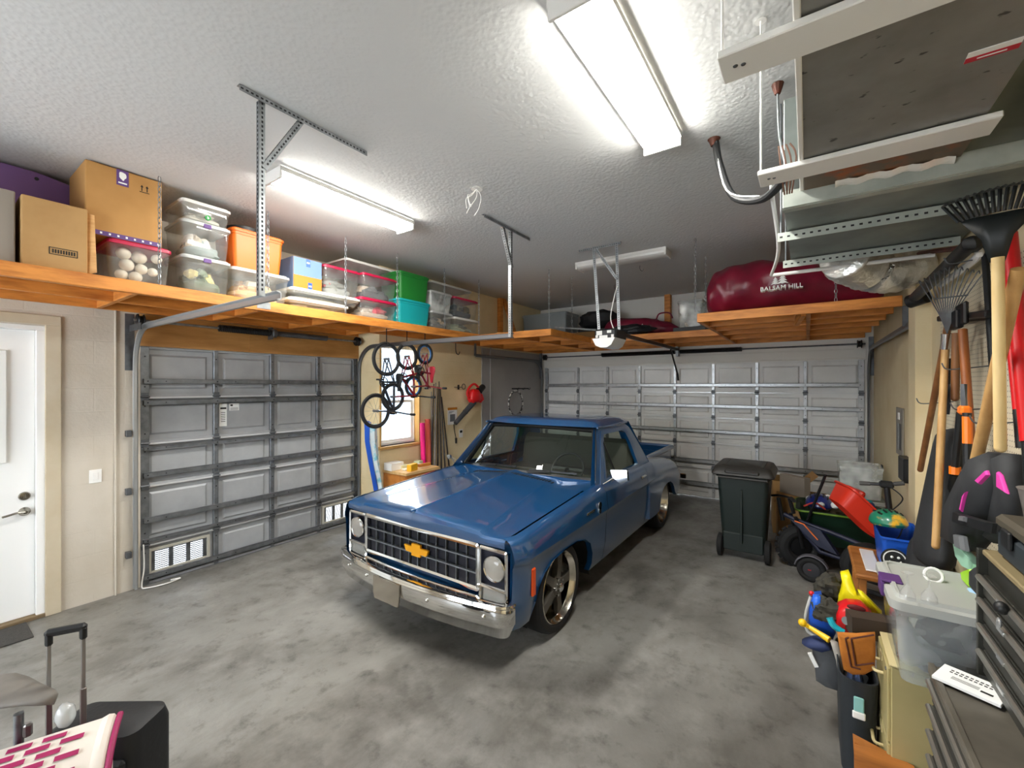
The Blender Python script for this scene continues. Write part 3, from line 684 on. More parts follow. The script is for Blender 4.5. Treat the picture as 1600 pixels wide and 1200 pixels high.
# bed
bed=part('bed_floor',B().bx(2.72-.66,2.72+.66,5.5,7.55,.52,.56),PAINT)
for sg in(1,-1):
    b=B().bx(*sorted((2.72+sg*.64,2.72+sg*.67)),5.5,7.55,.45,.88); b.bx(*sorted((2.72+sg*.66,2.72+sg*.685)),5.5,7.55,.60,.63); part('bed_side',b,PAINT)
    b=B(); b.tube(smooth([W(sg*.675,2.50,.885),W(sg*.675,3.5,.90),W(sg*.675,4.56,.905)],5),.042,n=12); part('bed_rail',b,PAINT)
b=B().bx(2.72-.66,2.72+.66,5.5,5.53,.45,.93)
for k in range(3): b.bx(2.72-.66,2.72+.66,5.485,5.5,.60+.1*k,.63+.1*k)
part('bed_front_panel',b,PAINT)
b=B().bx(2.72-.66,2.72+.66,7.55,7.58,.45,.92); b.tube([W(-.66,4.56,.915),W(.66,4.56,.915)],.03)
for k in range(3): b.bx(2.72-.62,2.72+.62,7.535,7.55,.58+.1*k,.62+.1*k)
part('tailgate',b,PAINT)
RY=[2.16,2.19,2.24,2.32,2.45,2.62,2.66,2.72,2.85,3.0,3.15,3.28,3.36,3.42,3.5,3.65,3.78,3.86,3.90]
RZ=[.78,.855,.90,.925,.938,.942,.942,.942,.94,.935,.93,.92,.91,.90,.885,.84,.77,.68,.60]
RB=[.36,.33,.32,.32,.32,.33,.42,.53,.60,.625,.62,.57,.50,.42,.36,.40,.44,.46,.48]
for sg in(1,-1):
    rows=[]
    for y,z,bt in zip(RY,RZ,RB):
        e=max(0,1-((y-3.0)/.95)**4)**.25 if 2.1<y<3.95 else 0
        w=.66+.36*(.80+.20*e if y<3.2 else .62+.38*e)
        if y<2.2: w=.66+.36*.80
        hh=z-bt
        pr=[(.66,z-.012),(.66+(w-.66)*.45,z),(.66+(w-.66)*.72,z-.012),(.66+(w-.66)*.88,z-.045),(w-.012,z-.10*min(1,hh/.3)),(w,z-.20*min(1,hh/.4)),(w,bt+hh*.35),(w-.004,bt+hh*.12),(w-.002,bt),(w-.05,bt)]
        rows.append([W(sg*x,y,zz) for x,zz in pr])
    b=B().loft(rows,closed=False,caps=False)
    n0=rows[0]; b.add(n0,[list(range(len(n0)))]); n1=rows[-1]; b.add(n1,[list(range(len(n1)))])
    fd=part('rear_fender',b,PAINT,sharp=40)
    b=B().bx(*sorted((2.72+sg*.50,2.72+sg*.53)),5.5,6.5,.2,.6); rr=[[W(sg*x,y,z+.015) for x in(.97,.66,.5)] for y,z in zip(RY[4:16],RB[4:16])]; b.loft(rr,closed=False,caps=False); part('rear_wheel_house',b,UNDER,fd)
    b=B()
    for q in range(2): b.ball(W(sg*1.005,2.42,.70-.03*q),(.006,.008,.008),6)
    part('fender_bolt',b,CHROME,fd)
    part('step',B().bx(*sorted((2.72+sg*.62,2.72+sg*.92)),4.95+.2,5.30+.0,.28,.32,.01),PAINT)
b=B().tube([W(-.95,4.0,.4),W(.95,4.0,.4)],.03); b.bx(2.72-.9,2.72+.9,7.60,7.66,.38,.46,.01); part('rear_bumper',b,CHROME)
# ================================================================ timber lofts
def timber(b,x0,x1,y0,y1,z0,z1): b.bx(x0,x1,y0,y1,z0,z1,.004)
XF=1.13
lf=thing('storage_loft','stained pine storage loft along the left wall above the grey garage door','shelf',(.6,2.0,ZL))
b=B(); timber(b,XF-.04,XF,-1.6,5.17,ZL,ZT); obj('fascia',b,PINE,lf)
b=B(); timber(b,.525,.565,-1.6,8.0,ZL,ZT-.01); obj('beam',b,PINE,lf)
b=B(); timber(b,.002,.04,-1.6,3.75,ZL,ZT-.01); obj('ledger',b,PINE,lf)
for px,py in((-120,445),(213,462),(409,486),(531,504),(621,516)):
    y=AX(px,py,1.09).y
    b=B(); timber(b,.565,XF-.04,y-.02,y+.02,ZL+.002,ZT-.012); obj('joist',b,PINE,lf)
    b=B(); timber(b,.04,.525,y-.02,y+.02,ZL+.002,ZT-.012); obj('joist',b,PINE,lf)
obj('deck',B().bx(.005,XF-.04,-1.6,3.74,ZT-.012,ZT-.001).bx(.565,XF-.04,3.74,5.17,ZT-.012,ZT-.001),PINEL,lf)
y=AX(412,478,XF).y
obj('tie_plate',B().bx(XF,XF+.003,y-.06,y+.06,ZL+.02,ZT-.012),STEEL,lf)
lb=thing('storage_loft','stained pine storage loft along the back wall over the wide garage door','shelf',(2.5,7.0,ZL))
XL2,YA,YR=2.38,5.17,6.51
b=B(); timber(b,XF,XL2,YA,YA+.04,ZL,ZT); obj('fascia',b,PINE,lb)
b=B(); timber(b,XL2-.04,XL2,YA+.04,YR,ZL,ZT); obj('end_board',b,PINE,lb)
b=B(); timber(b,XL2,6.0,YR,YR+.04,ZL,ZT); obj('fascia',b,PINE,lb)
for yy in(5.85,6.55,7.25,8.0):
    x1=XL2-.04 if yy<YR else 6.0
    if yy>6.5 and yy<6.6: x1=XL2
    b=B(); timber(b,.56,x1,yy,yy+.04,ZL,ZT-.012); obj('beam',b,PINE,lb)
for xx,y0_ in((1.75,YA+.04),(3.3,YR+.04),(4.3,YR+.04),(5.3,YR+.04)):
    b=B(); timber(b,xx,xx+.04,y0_,8.0,ZL+.002,ZT-.014); obj('joist',b,PINE,lb)
obj('deck',B().bx(.57,XL2-.04,YA+.04,8.05,ZT-.012,ZT-.001).bx(XL2-.04,6.0,YR+.04,8.05,ZT-.012,ZT-.001),PINEL,lb)
XP,YP=4.31,5.03
lp=thing('storage_platform','stained pine storage platform in the back right corner carrying the big maroon bag','shelf',(5.1,5.8,ZL))
b=B(); timber(b,XP,6.0,YP,YP+.04,ZL,ZT); obj('fascia',b,PINE,lp)
b=B(); timber(b,XP,XP+.04,YP+.04,YR,ZL,ZT); obj('end_board',b,PINE,lp)
for yy in(5.5,5.98): b=B(); timber(b,XP+.04,6.0,yy,yy+.04,ZL,ZT-.012); obj('beam',b,PINE,lp)
b=B(); timber(b,5.30,5.34,YP+.04,YR,ZL,ZT-.012); obj('joist',b,PINE,lp)
b=B(); b.bar((5.28,YP+.06,ZL+.03),(5.22,5.5,ZL-.01),.04,.09); obj('block',b,PINE,lp)
obj('deck',B().bx(XP+.04,6.0,YP+.04,YR,ZT-.012,ZT-.001),PINEL,lp)
def chain(x,y,z0,z1,label,grp='chains that hang the storage lofts'):
    b=B(); L=.05; n=max(3,int((z1-z0)/(L*.8)))
    st=(z1-z0)/n
    for k in range(n):
        zc_=z0+st*(k+.5); a=pi/2*(k%2)+.4; c,s_=cos(a),sin(a); h=st*.62; w=.011
        pts=[(w*cos(t),h*sin(t)) for t in [2*pi*i/10 for i in range(10)]]
        b.tube([(x+p*c,y+p*s_,zc_+q) for p,q in pts],.0032,n=5,closed=True)
    return obj('chain',b,STEEL,None,label,'chain',grp)
for (px,py,nm) in((250,275,'beside the tall brown cardboard box'),(430,325,'in front of the orange tote'),(533,372,'in front of the wide clear bin with a white lid'),(623,395,'in front of the green tote'),(692,420,'in front of the clear bins past the green tote'),(747,437,'at the far end of the left loft')):
    y=AZ(px,py,ZC).y; chain(XF-.02,y,ZT-.04,ZC-.001,'galvanized chain hanging '+nm)
for (px,py,nm) in((859,416,'at the corner of the back loft beside the grey tote'),(895,432,'at the rear of the stepped corner of the back loft'),(1090,370,'at the near corner of the right storage platform'),(1106,400,'just behind the near corner of the right storage platform')):
    p=AZ(px,py,ZC); chain(p.x-.03,p.y+.03,ZT-.001,ZC-.001,'galvanized chain hanging '+nm)
p=AY(1306,448,YP+.02); chain(p.x,YP+.02,ZT-.005,ZC-.001,'galvanized chain in front of the big maroon bag')
# ================================================================ garage door hardware
def perf(b,p,q,w=.032,up=(0,0,1),t=.003,pitch=.026):       # punched angle iron
    p=Vector(p);q=Vector(q);d=(q-p);L=d.length;d.normalize();up=Vector(up); x=d.cross(up).normalized(); u=x.cross(d).normalized()
    b.mi=0
    b.bar(p+u*0,q+u*0,w,t,up=u); b.bar(p+x*(w/2)-u*(w/2),q+x*(w/2)-u*(w/2),t,w,up=u)
    b.mi=1; n=int(L/pitch)
    for k in range(n):
        c=p+d*(pitch*(k+.5)); M=axes(x,d,u,c); b.box((0,0,0),(.010,.014,t+.0012),0,M)
        M=axes(x,d,u,c+x*(w/2)-u*(w/2)); b.box((0,0,0),(t+.0012,.014,.010),0,M)
    b.mi=0; return b
PM=[STEEL,HOLE]
def hanger(y,ymid,label,y0,y1,zb):
    t=thing('track_hanger',label,'hanger bracket',(2.74,y,zb))
    b=B(); perf(b,(2.75,y0,ZC-.004),(2.75,y1,ZC-.004)); obj('ceiling_angle',b,PM,t)
    b=B(); perf(b,(2.74,y,ZC-.02),(2.74,y,zb),up=(1,0,0)); obj('drop_angle',b,PM,t)
    b=B(); perf(b,(2.745,ymid,ZC-.02),(2.745,y+.01,ZC-.40),up=(1,0,0)); obj('brace',b,PM,t)
hanger(1.19,1.42,'punched steel hanger with long ceiling angle near the tall cardboard box',1.06,1.88,2.47)
hanger(3.70,3.55,'punched steel hanger with short ceiling angle holding the far track',3.2,4.02,2.47)
t=thing('opener_hanger','punched steel hanger carrying the garage door opener','hanger bracket',(3.36,4.72,2.60))
b=B(); perf(b,(3.03,4.72,ZC-.004),(3.56,4.72,ZC-.004)); obj('ceiling_angle',b,PM,t)
b=B(); perf(b,(3.22,4.72,ZC-.02),(3.29,4.72,2.60),up=(0,-1,0)); obj('drop_angle',b,PM,t)
b=B(); perf(b,(3.50,4.73,ZC-.02),(3.53,4.73,2.60),up=(0,-1,0)); obj('drop_angle',b,PM,t)
b=B(); perf(b,(3.25,4.71,ZC-.03),(3.51,4.71,ZC-.42),up=(0,-1,0)); obj('brace',b,PM,t)
TRK=mat('track_steel','#b4b7b9',.35,.75)
def track(pts,label,side,m=TRK):
    P=[Vector(p) for p in pts]; S=Vector(side); rows=[]
    for i,p in enumerate(P):
        d=(P[min(i+1,len(P)-1)]-P[max(i-1,0)]).normalized(); n=d.cross(S).normalized()
        sec=[(.0,.026),(.018,.028),(.03,.018),(.03,-.018),(.018,-.028),(.0,-.026),(.003,-.022),(.024,-.016),(.024,.016),(.003,.022)]
        rows.append([p+S*(a-.015)+n*c for a,c in sec])
    t=thing('door_track',label,'track',(P[0].x,P[0].y,0))
    obj('rail',B().loft(rows),m,t)
    return t
def ltrack(y,label,s,m):
    pts=[(.06,y,z) for z in(.02,.5,1.0,1.5,2.0,2.12)]+[(.06+.33*(1-cos(a)),y,2.17+.33*sin(a)) for a in [pi/2*i/8 for i in range(1,9)]]+[(1.2,y,2.5),(2.74,y,2.49)]
    t=track(pts,label,(0,s,0),m)
    b=B()
    for z in(.35,.95,1.55): b.bx(.0,.05,y-.03*s-.02,y-.03*s+.02,z-.03,z+.03,.002)
    obj('wall_bracket',b.__class__().bx(.0,.05,y-.045*s-.02,y-.045*s+.02,.32,.38,.002),STEELD,t)
    for z in(.95,1.5): obj('wall_bracket',B().bx(.0,.05,y-.045*s-.02,y-.045*s+.02,z-.03,z+.03,.002),STEELD,t)
    obj('flag_bracket',B().bx(.0,.34,y-.03*s-.004,y-.03*s+.004,2.47,2.53).bx(.0,.006,y-.03*s-.035,y-.03*s+.035,2.1,2.64),STEELD,t)
TRKD=mat('dark_track_steel','#6d6f72',.4,.7)
ltrack(1.285,'bright track curving up beside the entry door end of the grey garage door',1,TRK)
ltrack(3.735,'dark track curving up at the far end of the grey garage door',-1,TRKD)
def btrack(x,label,s):
    y0=YB-.10
    pts=[(x,y0,z) for z in(.02,.6,1.2,1.8,2.1)]+[(x,y0-.33*(1-cos(a)),2.15+.33*sin(a)) for a in [pi/2*i/8 for i in range(1,9)]]+[(x,6.9,2.48),(x,4.85 if s<0 else 5.7,2.48)]
    t=track(pts,label,(s,0,0),TRKD)
    obj('flag_bracket',B().bx(x-.03*s-.004,x-.03*s+.004,y0-.25,y0+.02,2.45,2.51).bx(x-.03*s-.03,x-.03*s+.03,y0+.005,y0+.012,2.1,2.66),STEELD,t)
    return t
tr=btrack(.575,'dark track running along the grey wall board from the wide garage door',1)
obj('drop_angle',B().bx(.56,.59,5.69,5.72,2.47,ZL+.03),STEELD,tr)
tr=btrack(6.035,'dark track running back along the right wall from the wide garage door',-1)
obj('angle_brace',B().bx(6.0,6.06,5.05,5.055,2.48,2.66),STEELD,tr)
SPR=mat('black_spring','#1b1b1c',.45,.4)
def spring(b,p,q,r,n):
    p=Vector(p);q=Vector(q);d=q-p; u=d.orthogonal().normalized(); v=d.normalized().cross(u)
    b.cyl(p,q,r*.82,n=12)
    pts=[p+d*(i/(n*8))+u*(r*cos(2*pi*i/8))+v*(r*sin(2*pi*i/8)) for i in range(n*8+1)]
    b.tube(pts,d.length/n*.36,n=4)
ts=thing('torsion_spring','torsion spring shaft above the grey garage door','spring shaft',(.11,2.5,2.53))
obj('shaft',B().cyl((.11,1.26,2.575),(.11,3.74,2.575),.0127,n=10),STEEL,ts)
b=B(); spring(b,(.11,1.96,2.575),(.11,2.50,2.575),.034,30); obj('coil',b,SPR,ts)
b=B(); spring(b,(.11,2.56,2.575),(.11,3.22,2.575),.028,34); obj('coil',b,STEELD,ts)
b=B().bx(.03,.14,2.505,2.515,2.50,2.64); b.lathe([(.05,-.02),(.05,.02),(.03,.03)],(.11,2.54,2.575),16,T(rx=pi/2)); obj('centre_bracket',b,STEELD,ts)
for y in(1.31,3.68): obj('cable_drum',B().lathe([(.055,-.025),(.06,-.02),(.045,-.01),(.045,.015),(.062,.022),(.055,.03)],(.11,y,2.575),20,T(rx=pi/2)),BLACKM,ts)
ts=thing('torsion_spring','torsion spring shaft above the wide garage door','spring shaft',(3.3,7.95,2.53))
obj('shaft',B().cyl((.60,7.95,2.56),(6.0,7.95,2.56),.0127,n=10),STEELD,ts)
b=B(); spring(b,(1.96,7.95,2.56),(3.36,7.95,2.56),.034,60); obj('coil',b,SPR,ts)
b=B(); spring(b,(3.44,7.95,2.56),(4.42,7.95,2.56),.034,44); obj('coil',b,SPR,ts)
obj('centre_bracket',B().bx(3.38,3.42,7.90,8.04,2.48,2.65),STEEL,ts)
for x in(.66,5.93): obj('cable_drum',B().lathe([(.055,-.025),(.06,-.02),(.045,-.01),(.045,.015),(.062,.022),(.055,.03)],(x,7.95,2.56),20,T(ry=pi/2)),BLACKM,ts)
# opener
op=thing('garage_door_opener','black garage door opener with white light lens hanging from the ceiling','door opener',(3.40,4.75,2.44))
LBL=mat('opener_print','#d8d8d4',.6)
b=B().box((3.40,4.80,2.545),(.27,.34,.13),.02); b.mi=1
for q in((-.07,.02,.07,.05),(.05,.03,.05,.03),(-.02,-.03,.10,.04),(.09,-.03,.03,.05),(-.1,-.02,.03,.03)): b.box((3.40+q[0],4.629,2.545+q[1]),(q[2],.002,q[3]))
obj('motor_box',b,[BLK,LBL],op)
M0=[(3.25,2.505),(3.29,2.48),(3.31,2.44),(3.36,2.415),(3.43,2.415),(3.48,2.44),(3.50,2.475),(3.54,2.50),(3.53,2.47),(3.49,2.41),(3.43,2.385),(3.36,2.385),(3.31,2.41),(3.27,2.46)]
b=B(); b.loft([[(x,4.62+dy,z) for x,z in [(3.26,2.50),(3.30,2.42),(3.36,2.392),(3.44,2.392),(3.49,2.42),(3.535,2.50)]] for dy in(-.03,.05,.2,.33)]); obj('light_lens',b,mat('lens_white','#e4e3df',.4),op)
b=B().bar((3.42,4.95,2.585),(3.41,7.93,2.60),.035,.045); obj('rail',b,BLACKM,op)
b=B().bar((3.41,7.45,2.575),(3.40,7.95,2.17),.02,.03); b.bar((3.40,7.95,2.17),(3.40,8.0,2.05),.03,.02); obj('door_arm',b,BLACKM,op)
obj('power_cord',B().tube(smooth([(3.47,4.72,2.61),(3.44,4.70,2.75),(3.49,4.70,3.0),(3.52,4.71,3.1)],6),.005,n=6),WPL,op,label='white power cord')
obj('cross_tube',B().tube([(2.42,5.22,2.77),(3.28,4.76,2.615)],.011,n=8),STEEL,op,label='thin steel stay')
# ceiling details
p=AZ(745,295,ZC); b=B(); rr=random.Random(3)
b.lathe([(.05,-.006),(.045,0)],(p.x,p.y,ZC-.0),14)
for k in range(5):
    a=rr.uniform(0,6.28); b.tube(smooth([(p.x,p.y,ZC-.004),(p.x+.05*cos(a),p.y+.05*sin(a),ZC-.05),(p.x+.09*cos(a+.6),p.y+.09*sin(a+.6),ZC-.13+.04*k%.07),(p.x+.10*cos(a+1),p.y+.1*sin(a+1),ZC-.19)],4),.003,n=5)
obj('loose_wire',b,WPL,None,'loose white wires hanging from a ceiling box in the middle','wire')
for px,py,nm in((1000,415,'nearer the opener'),(960,445,'nearer the grey tote')):
    p=AZ(px,py,ZC); obj('ceiling_hook',B().tube(smooth([(p.x,p.y,ZC),(p.x,p.y,ZC-.05),(p.x+.03,p.y,ZC-.08),(p.x+.05,p.y,ZC-.05)],4),.004,n=6),STEELD,None,'small steel ceiling hook in front of the back loft, '+nm,'hook')
# ================================================================ boxes and bins on the left loft
def bin_(label,x0,x1,y0,y1,z0,z1,bm,lm,grp=None,lidh=.03,taper=.88,latch=None,name='storage_bin',cat='storage bin',lidw=.012):
    t=thing(name,label,cat,((x0+x1)/2,(y0+y1)/2,z0),grp)
    cx,cy=(x0+x1)/2,(y0+y1)/2; w,d=x1-x0,y1-y0
    ring=lambda k,z,r=.035:[(cx+p[0]*k,cy+p[1]*k,z) for p in rrect(w,d,min(r,w*.3,d*.3),4)]
    b=B(); zt_=z1-lidh
    b.loft([ring(taper,z0),ring(taper+(1-taper)*.5,(z0+zt_)/2),ring(.965,zt_-.03),ring(.985,zt_-.028),ring(.985,zt_)],caps=False)
    b.add(ring(taper,z0),[list(range(len(ring(1,0))))])
    obj('body',b,bm,t)
    if lm:
        b=B(); b.loft([ring(.985,zt_-.004),ring(1+lidw/w,zt_-.004),ring(1+lidw/w,zt_+lidh*.6),ring(.97,zt_+lidh*.7),ring(.95,z1),ring(.90,z1),ring(.88,z1-.008)]); obj('lid',b,lm,t)
    if latch:
        for xx,yy,dx,dy in((x1+.004,cy,.014,d*.16),): obj('latch',B().box((xx,yy,zt_),(dx,dy,.035),.004),latch,t)
    return t
def lumps(label,x0,x1,y0,y1,z0,z1,cols,seed,n=20,name='packed_decorations',cat='decorations',zf=.9):
    r=random.Random(seed); b=B(); ms=[]
    for k,c in enumerate(cols): ms.append(MATC(c))
    w,d,h=x1-x0,y1-y0,(z1-z0)
    for k in range(n):
        b.mi=k%len(cols); rx,ry,rz=w*r.uniform(.18,.30),d*r.uniform(.14,.24),h*r.uniform(.16,.28)
        c=(r.uniform(x0+rx*1.25,x1-rx*1.25),r.uniform(y0+ry*1.25,y1-ry*1.25),r.uniform(z0+rz*1.2,z0+(h-rz*1.2)*zf))
        b.ball(c,(rx,ry,rz),8,.22,seed*31+k)
    b.mi=0; b.ball(((x0+x1)/2,(y0+y1)/2,z0+h*.22),(w*.46,d*.46,h*.2),10,.1,seed,e=.5)
    return obj(name,b,ms,None,label,cat,kind='stuff')
_mc={}
def MATC(c,rough=.75):
    if c not in _mc: _mc[c]=mat('cloth_'+c[1:],c,rough)
    return _mc[c]
def lx(px,py,X): return AX(px,py,X)
MAG=mat('magenta_lid','#b0123f',.4); WLID=mat('white_lid','#dad8d2',.45); CLID=glassy('clear_lid','#dcdedc',.5,.2)
DK=ZT
def fb(px0,px1,pt,pb,X,D):          # box on the loft from image edges of its front face: returns x0,x1,y0,y1,z0,z1
    a=AX(px0,pt,X); c=AX(px1,pt,X); z0=DK+.001 if pb is None else AX(px0,pb,X).z
    return X-D,X,a.y,c.y,z0,a.z
def carton(label,x0,x1,y0,y1,z0,z1,m,marks=None,name='cardboard_box',flap=0):
    t=thing(name,label,'box',((x0+x1)/2,(y0+y1)/2,z0))
    obj('body',B().bx(x0,x1,y0,y1,z0,z1,.006),m,t)
    if marks: marks(t,x0,x1,y0,y1,z0,z1)
    return t
GBOX=mat('grey_box_board','#8d8378',.8)
def m1(t,x0,x1,y0,y1,z0,z1): obj('sticker',B().bx(x1,x1+.002,y1-.17,y1-.11,z1-.10,z1-.02),PAPER,t)
carton('grey brown box at the left edge of the loft',.55,1.05,-.55,AX(24,350,1.05).y,DK+.001,AX(24,299,1.05).z,GBOX,m1)
# purple gabled box
a=AX(123,287,.62); y1=a.y; yr=AX(62,250,.62); z1=a.z; zr=min(yr.z,ZC-.03)
t=thing('purple_box','purple gable-topped box behind the brown boxes at the left end of the loft','box',(.4,.2,DK+.001))
b=B(); P=[(-.5,DK+.001),(y1,DK+.001),(y1,z1),(yr.y,zr),(-.5,zr)]
b.loft([[(x,y,z) for y,z in P] for x in(.12,.5)]); LIL=mat('lilac_board','#7d5a92',.7); obj('body',b,LIL,t)
obj('button',B().cyl((.505,yr.y-.0,zr-.05),(.5,yr.y,zr-.05),.012),BLK,t)
def m3(t,x0,x1,y0,y1,z0,z1):
    b=B(); yy=y1-.12; b.bx(x1,x1+.0015,yy-.07,yy+.07,z0+.145,z0+.15).bx(x1,x1+.0015,yy-.07,yy+.07,z0+.10,z0+.105).bx(x1,x1+.0015,yy-.07,yy-.065,z0+.1,z0+.15).bx(x1,x1+.0015,yy+.065,yy+.07,z0+.1,z0+.15)
    for k in range(9): b.bx(x1,x1+.0015,yy-.055+.013*k,yy-.047+.013*k,z0+.112,z0+.138)
    obj('print',b,INK,t)
    b=B(); b.add([(x1-.02,y1,z0),(x1-.02,y1,z1-.02),(x1+.0,y1+.035,z1-.03),(x1+.02,y1+.045,z0+.02)],[(0,1,2,3)]); obj('flap',b,PINEL,t)
carton('brown cardboard box standing at the front of the loft by the chain',*fb(33,137,302,None,1.08,.42),CARD,m3)
q=fb(133,253,244,362,1.03,.50); q=(q[0],q[1],q[2],q[3],q[4],min(q[5],ZC-.012))
def m4(t,x0,x1,y0,y1,z0,z1):
    obj('tape',B().bx(x1,x1+.002,y0+.01,y1-.005,z0+.002,z0+.035).bx(x0+.05,x1,y0-.002,y0,z0+.002,z0+.035),PURPLE,t,label='purple printed tape')
    b=B()
    for k in range(9): yy=y0+.03+(y1-y0-.06)*k/8; b.bx(x1+.002,x1+.003,yy,yy+.012,z0+.012,z0+.026)
    obj('tape_print',b,PAPER,t)
    ym=y0+(y1-y0)*.46; obj('sticker',B().bx(x1,x1+.002,ym-.035,ym+.035,z1-.12,z1-.002),PURPLE,t,label='purple sticker with a white drawing')
    obj('sticker_print',B().ball((x1+.002,ym,z1-.045),(.001,.022,.03),8,.3,4).bx(x1+.002,x1+.003,ym-.025,ym+.025,z1-.105,z1-.095),PAPER,t)
    b=B()
    for s in(-.016,.016):
        yy=y1-.11+s; b.bx(x1,x1+.0015,yy-.003,yy+.003,z1-.115,z1-.075); b.add([(x1+.0015,yy-.010,z1-.085),(x1+.0015,yy+.010,z1-.085),(x1+.0015,yy,z1-.068)],[(0,1,2)])
    b.bx(x1,x1+.0015,y1-.14,y1-.08,z1-.125,z1-.12); obj('arrows_print',b,INK,t)
CARDB=mat('kraft_cardboard','#b98a50',.85,col2='#a87a42',scale=2)
bigbox=q
t4=carton('tall brown cardboard box with purple tape touching the ceiling',*q,CARDB,m4)
# bin with white balls below it
q=fb(168,268,376,None,1.04,.46); zt5=bigbox[4]-.002
bin_('clear bin with a magenta lid full of white balls',q[0],q[1],q[2],q[3],DK+.001,zt5,CLEAR,MAG)
BALL=mat('white_ball','#ded4c4',.6)
r=random.Random(5); cx=.97
h=zt5-DK
for k,(px,py,rr) in enumerate(((193,394,.046),(219,402,.048),(198,414,.046),(222,420,.040),(259,408,.036),(191,428,.040),(212,433,.042),(240,425,.034))):
    p=AX(px,py,.965); z=max(DK+rr+.012,min(p.z,zt5-.04-rr)); y=max(q[2]+rr+.04,min(q[3]-rr-.04,p.y))
    obj('white_ball',B().ball((.96-.02*(k%2),y,z),rr,12),BALL,None,'white ball inside the clear bin with the magenta lid','ball','white balls in the magenta lidded bin')
def stack(px0,px1,rows,X,D,bm,lm,labels,cols,seed,latch=None):
    for k,(pt,pb) in enumerate(rows):
        q=fb(px0,px1,pt,pb,X,D); 
        bin_(labels[k],*q,bm,lm[k] if isinstance(lm,list) else lm,latch=latch[k] if latch else None)
        if cols[k]: lumps(labels[k].replace('clear','jumbled contents of the clear',1) if 'clear' in labels[k] else 'jumbled contents of the '+labels[k],q[0]+.04,q[1]-.045,q[2]+.04,q[3]-.04,q[4]+.012,q[5]-.045,cols[k],seed+k,24)
stack(284,361,[(306,338),(338,394),(394,None)],1.03,.42,CLEAR,[WLID,CLID,CLID],['topmost clear bin with a green round sticker in the stack left of the orange tote','middle clear bin with a purple latch in the stack left of the orange tote','bottom clear bin holding greenery in the stack left of the orange tote'],[['#c8c2b4','#8f8878'],['#8f9a98','#c9b7a0','#d9cfc4','#5f6864'],['#55624c','#7e8a74','#c8b878','#3e4a3c']],10,[None,PURPLE,PURPLE])
q=fb(284,361,306,338,1.03,.42)
ym=q[2]+(q[3]-q[2])*.52; b=B().cyl((1.015,ym,q[4]+.05),(1.027,ym,q[4]+.05),.022,n=18); g=obj('round_sticker',b,mat('green_sticker','#1f8a3a',.6),None,'green round sticker on the topmost clear bin','sticker')
obj('letter',text('b',axes((0,1,0),(0,0,1),(1,0,0),(1.0275,ym,q[4]+.05)),.034),PAPER,g)
# orange tote and the bin below it
q10=fb(362,453,414,None,1.03,.45)
bin_('clear bin below the orange tote',*q10,CLEAR,CLID); lumps('tan blocks packed in the clear bin below the orange tote',q10[0]+.05,q10[1]-.05,q10[2]+.05,q10[3]-.05,q10[4]+.01,q10[5]-.05,['#d6a878','#b98a5a','#c7b9a4'],21)
q9=fb(363,444,352,None,1.01,.42); z9=q10[5]+.001
ORT=mat('orange_tote','#de640a',.45)
bin_('orange tote standing on a clear bin',*q9[:4],z9,q9[5],ORT,ORT,name='storage_tote',cat='storage tote')
yo=AX(383,345,.85).y
obj('round_pan',B().lathe([(.12,0),(.14,.01),(.145,.05),(.135,.055),(.12,.012)],(.80,yo,q9[5]+.001),28),BLK,None,'black round pan lying on the orange tote','pan')
# blue and orange carton on two flat bins
qa=fb(455,563,446,463,1.04,.5); qb=fb(452,545,464,None,1.06,.5)
bin_('lower flat clear bin with white lid right of the orange tote',*qb[:5],qa[4]-.001,CLEAR,WLID); lumps('cream contents of the lower flat clear bin',qb[0]+.05,qb[1]-.05,qb[2]+.05,qb[3]-.05,qb[4]+.006,qa[4]-.04,['#cdbfa8','#a89878','#e0d6c4'],31,12)
bin_('upper flat clear bin with white lid under the blue and orange carton',*qa,CLEAR,WLID); lumps('cream contents of the upper flat clear bin',qa[0]+.05,qa[1]-.05,qa[2]+.05,qa[3]-.05,qa[4]+.006,qa[5]-.035,['#d8cdb8','#b8a888','#8a7a60'],33,12)
q=fb(458,503,399,None,.99,.36); z11=qa[5]+.001
SLATE=mat('slate_blue_print','#6480a4',.6); OCH=mat('ochre_print','#bc7416',.6)
def m11(t,x0,x1,y0,y1,z0,z1):
    zm=z0+(z1-z0)*.42; ym=(y0+y1)/2
    obj('blue_panel',B().bx(x1,x1+.002,y0+.005,y1-.005,zm,z1-.004).bx(x0+.01,x1,y0-.002,y0,z0+.01,z1-.004),SLATE,t)
    obj('orange_panel',B().bx(x1,x1+.002,y0+.005,y1-.005,z0+.004,zm),OCH,t)
    b=B().bx(x1+.002,x1+.003,ym-.02,ym+.025,z1-.085,z1-.004).bx(x1+.002,x1+.003,ym-.0,ym+.045,z0+.006,z0+.075); obj('sticker',b.__class__().bx(x1+.002,x1+.003,ym-.02,ym+.025,z1-.085,z1-.004),BLUE,t)
    obj('sticker',B().bx(x1+.002,x1+.003,ym,ym+.045,z0+.006,z0+.075),BLUE,t)
    obj('sticker_print',B().bx(x1+.003,x1+.004,ym-.012,ym+.018,z1-.05,z1-.035).bx(x1+.003,x1+.004,ym+.008,ym+.037,z0+.03,z0+.045),PAPER,t)
carton('blue and orange printed carton on the flat clear bins',*q[:4],z11,q[5],CARD,m11,name='printed_carton')
q=fb(506,563,411,None,.95,.40); bin_('clear bin with a red lid next to the blue and orange carton',*q[:4],qa[5]+.002,q[5],CLEAR,MAG); lumps('grey contents of the red lidded clear bin',q[0]+.05,q[1]-.05,q[2]+.05,q[3]-.05,qa[5]+.015,q[5]-.1,['#9a9a96','#b8484e','#86867f'],41)
q17=fb(563,621,462,None,1.05,.45); q16=fb(567,621,424,462,1.0,.42)
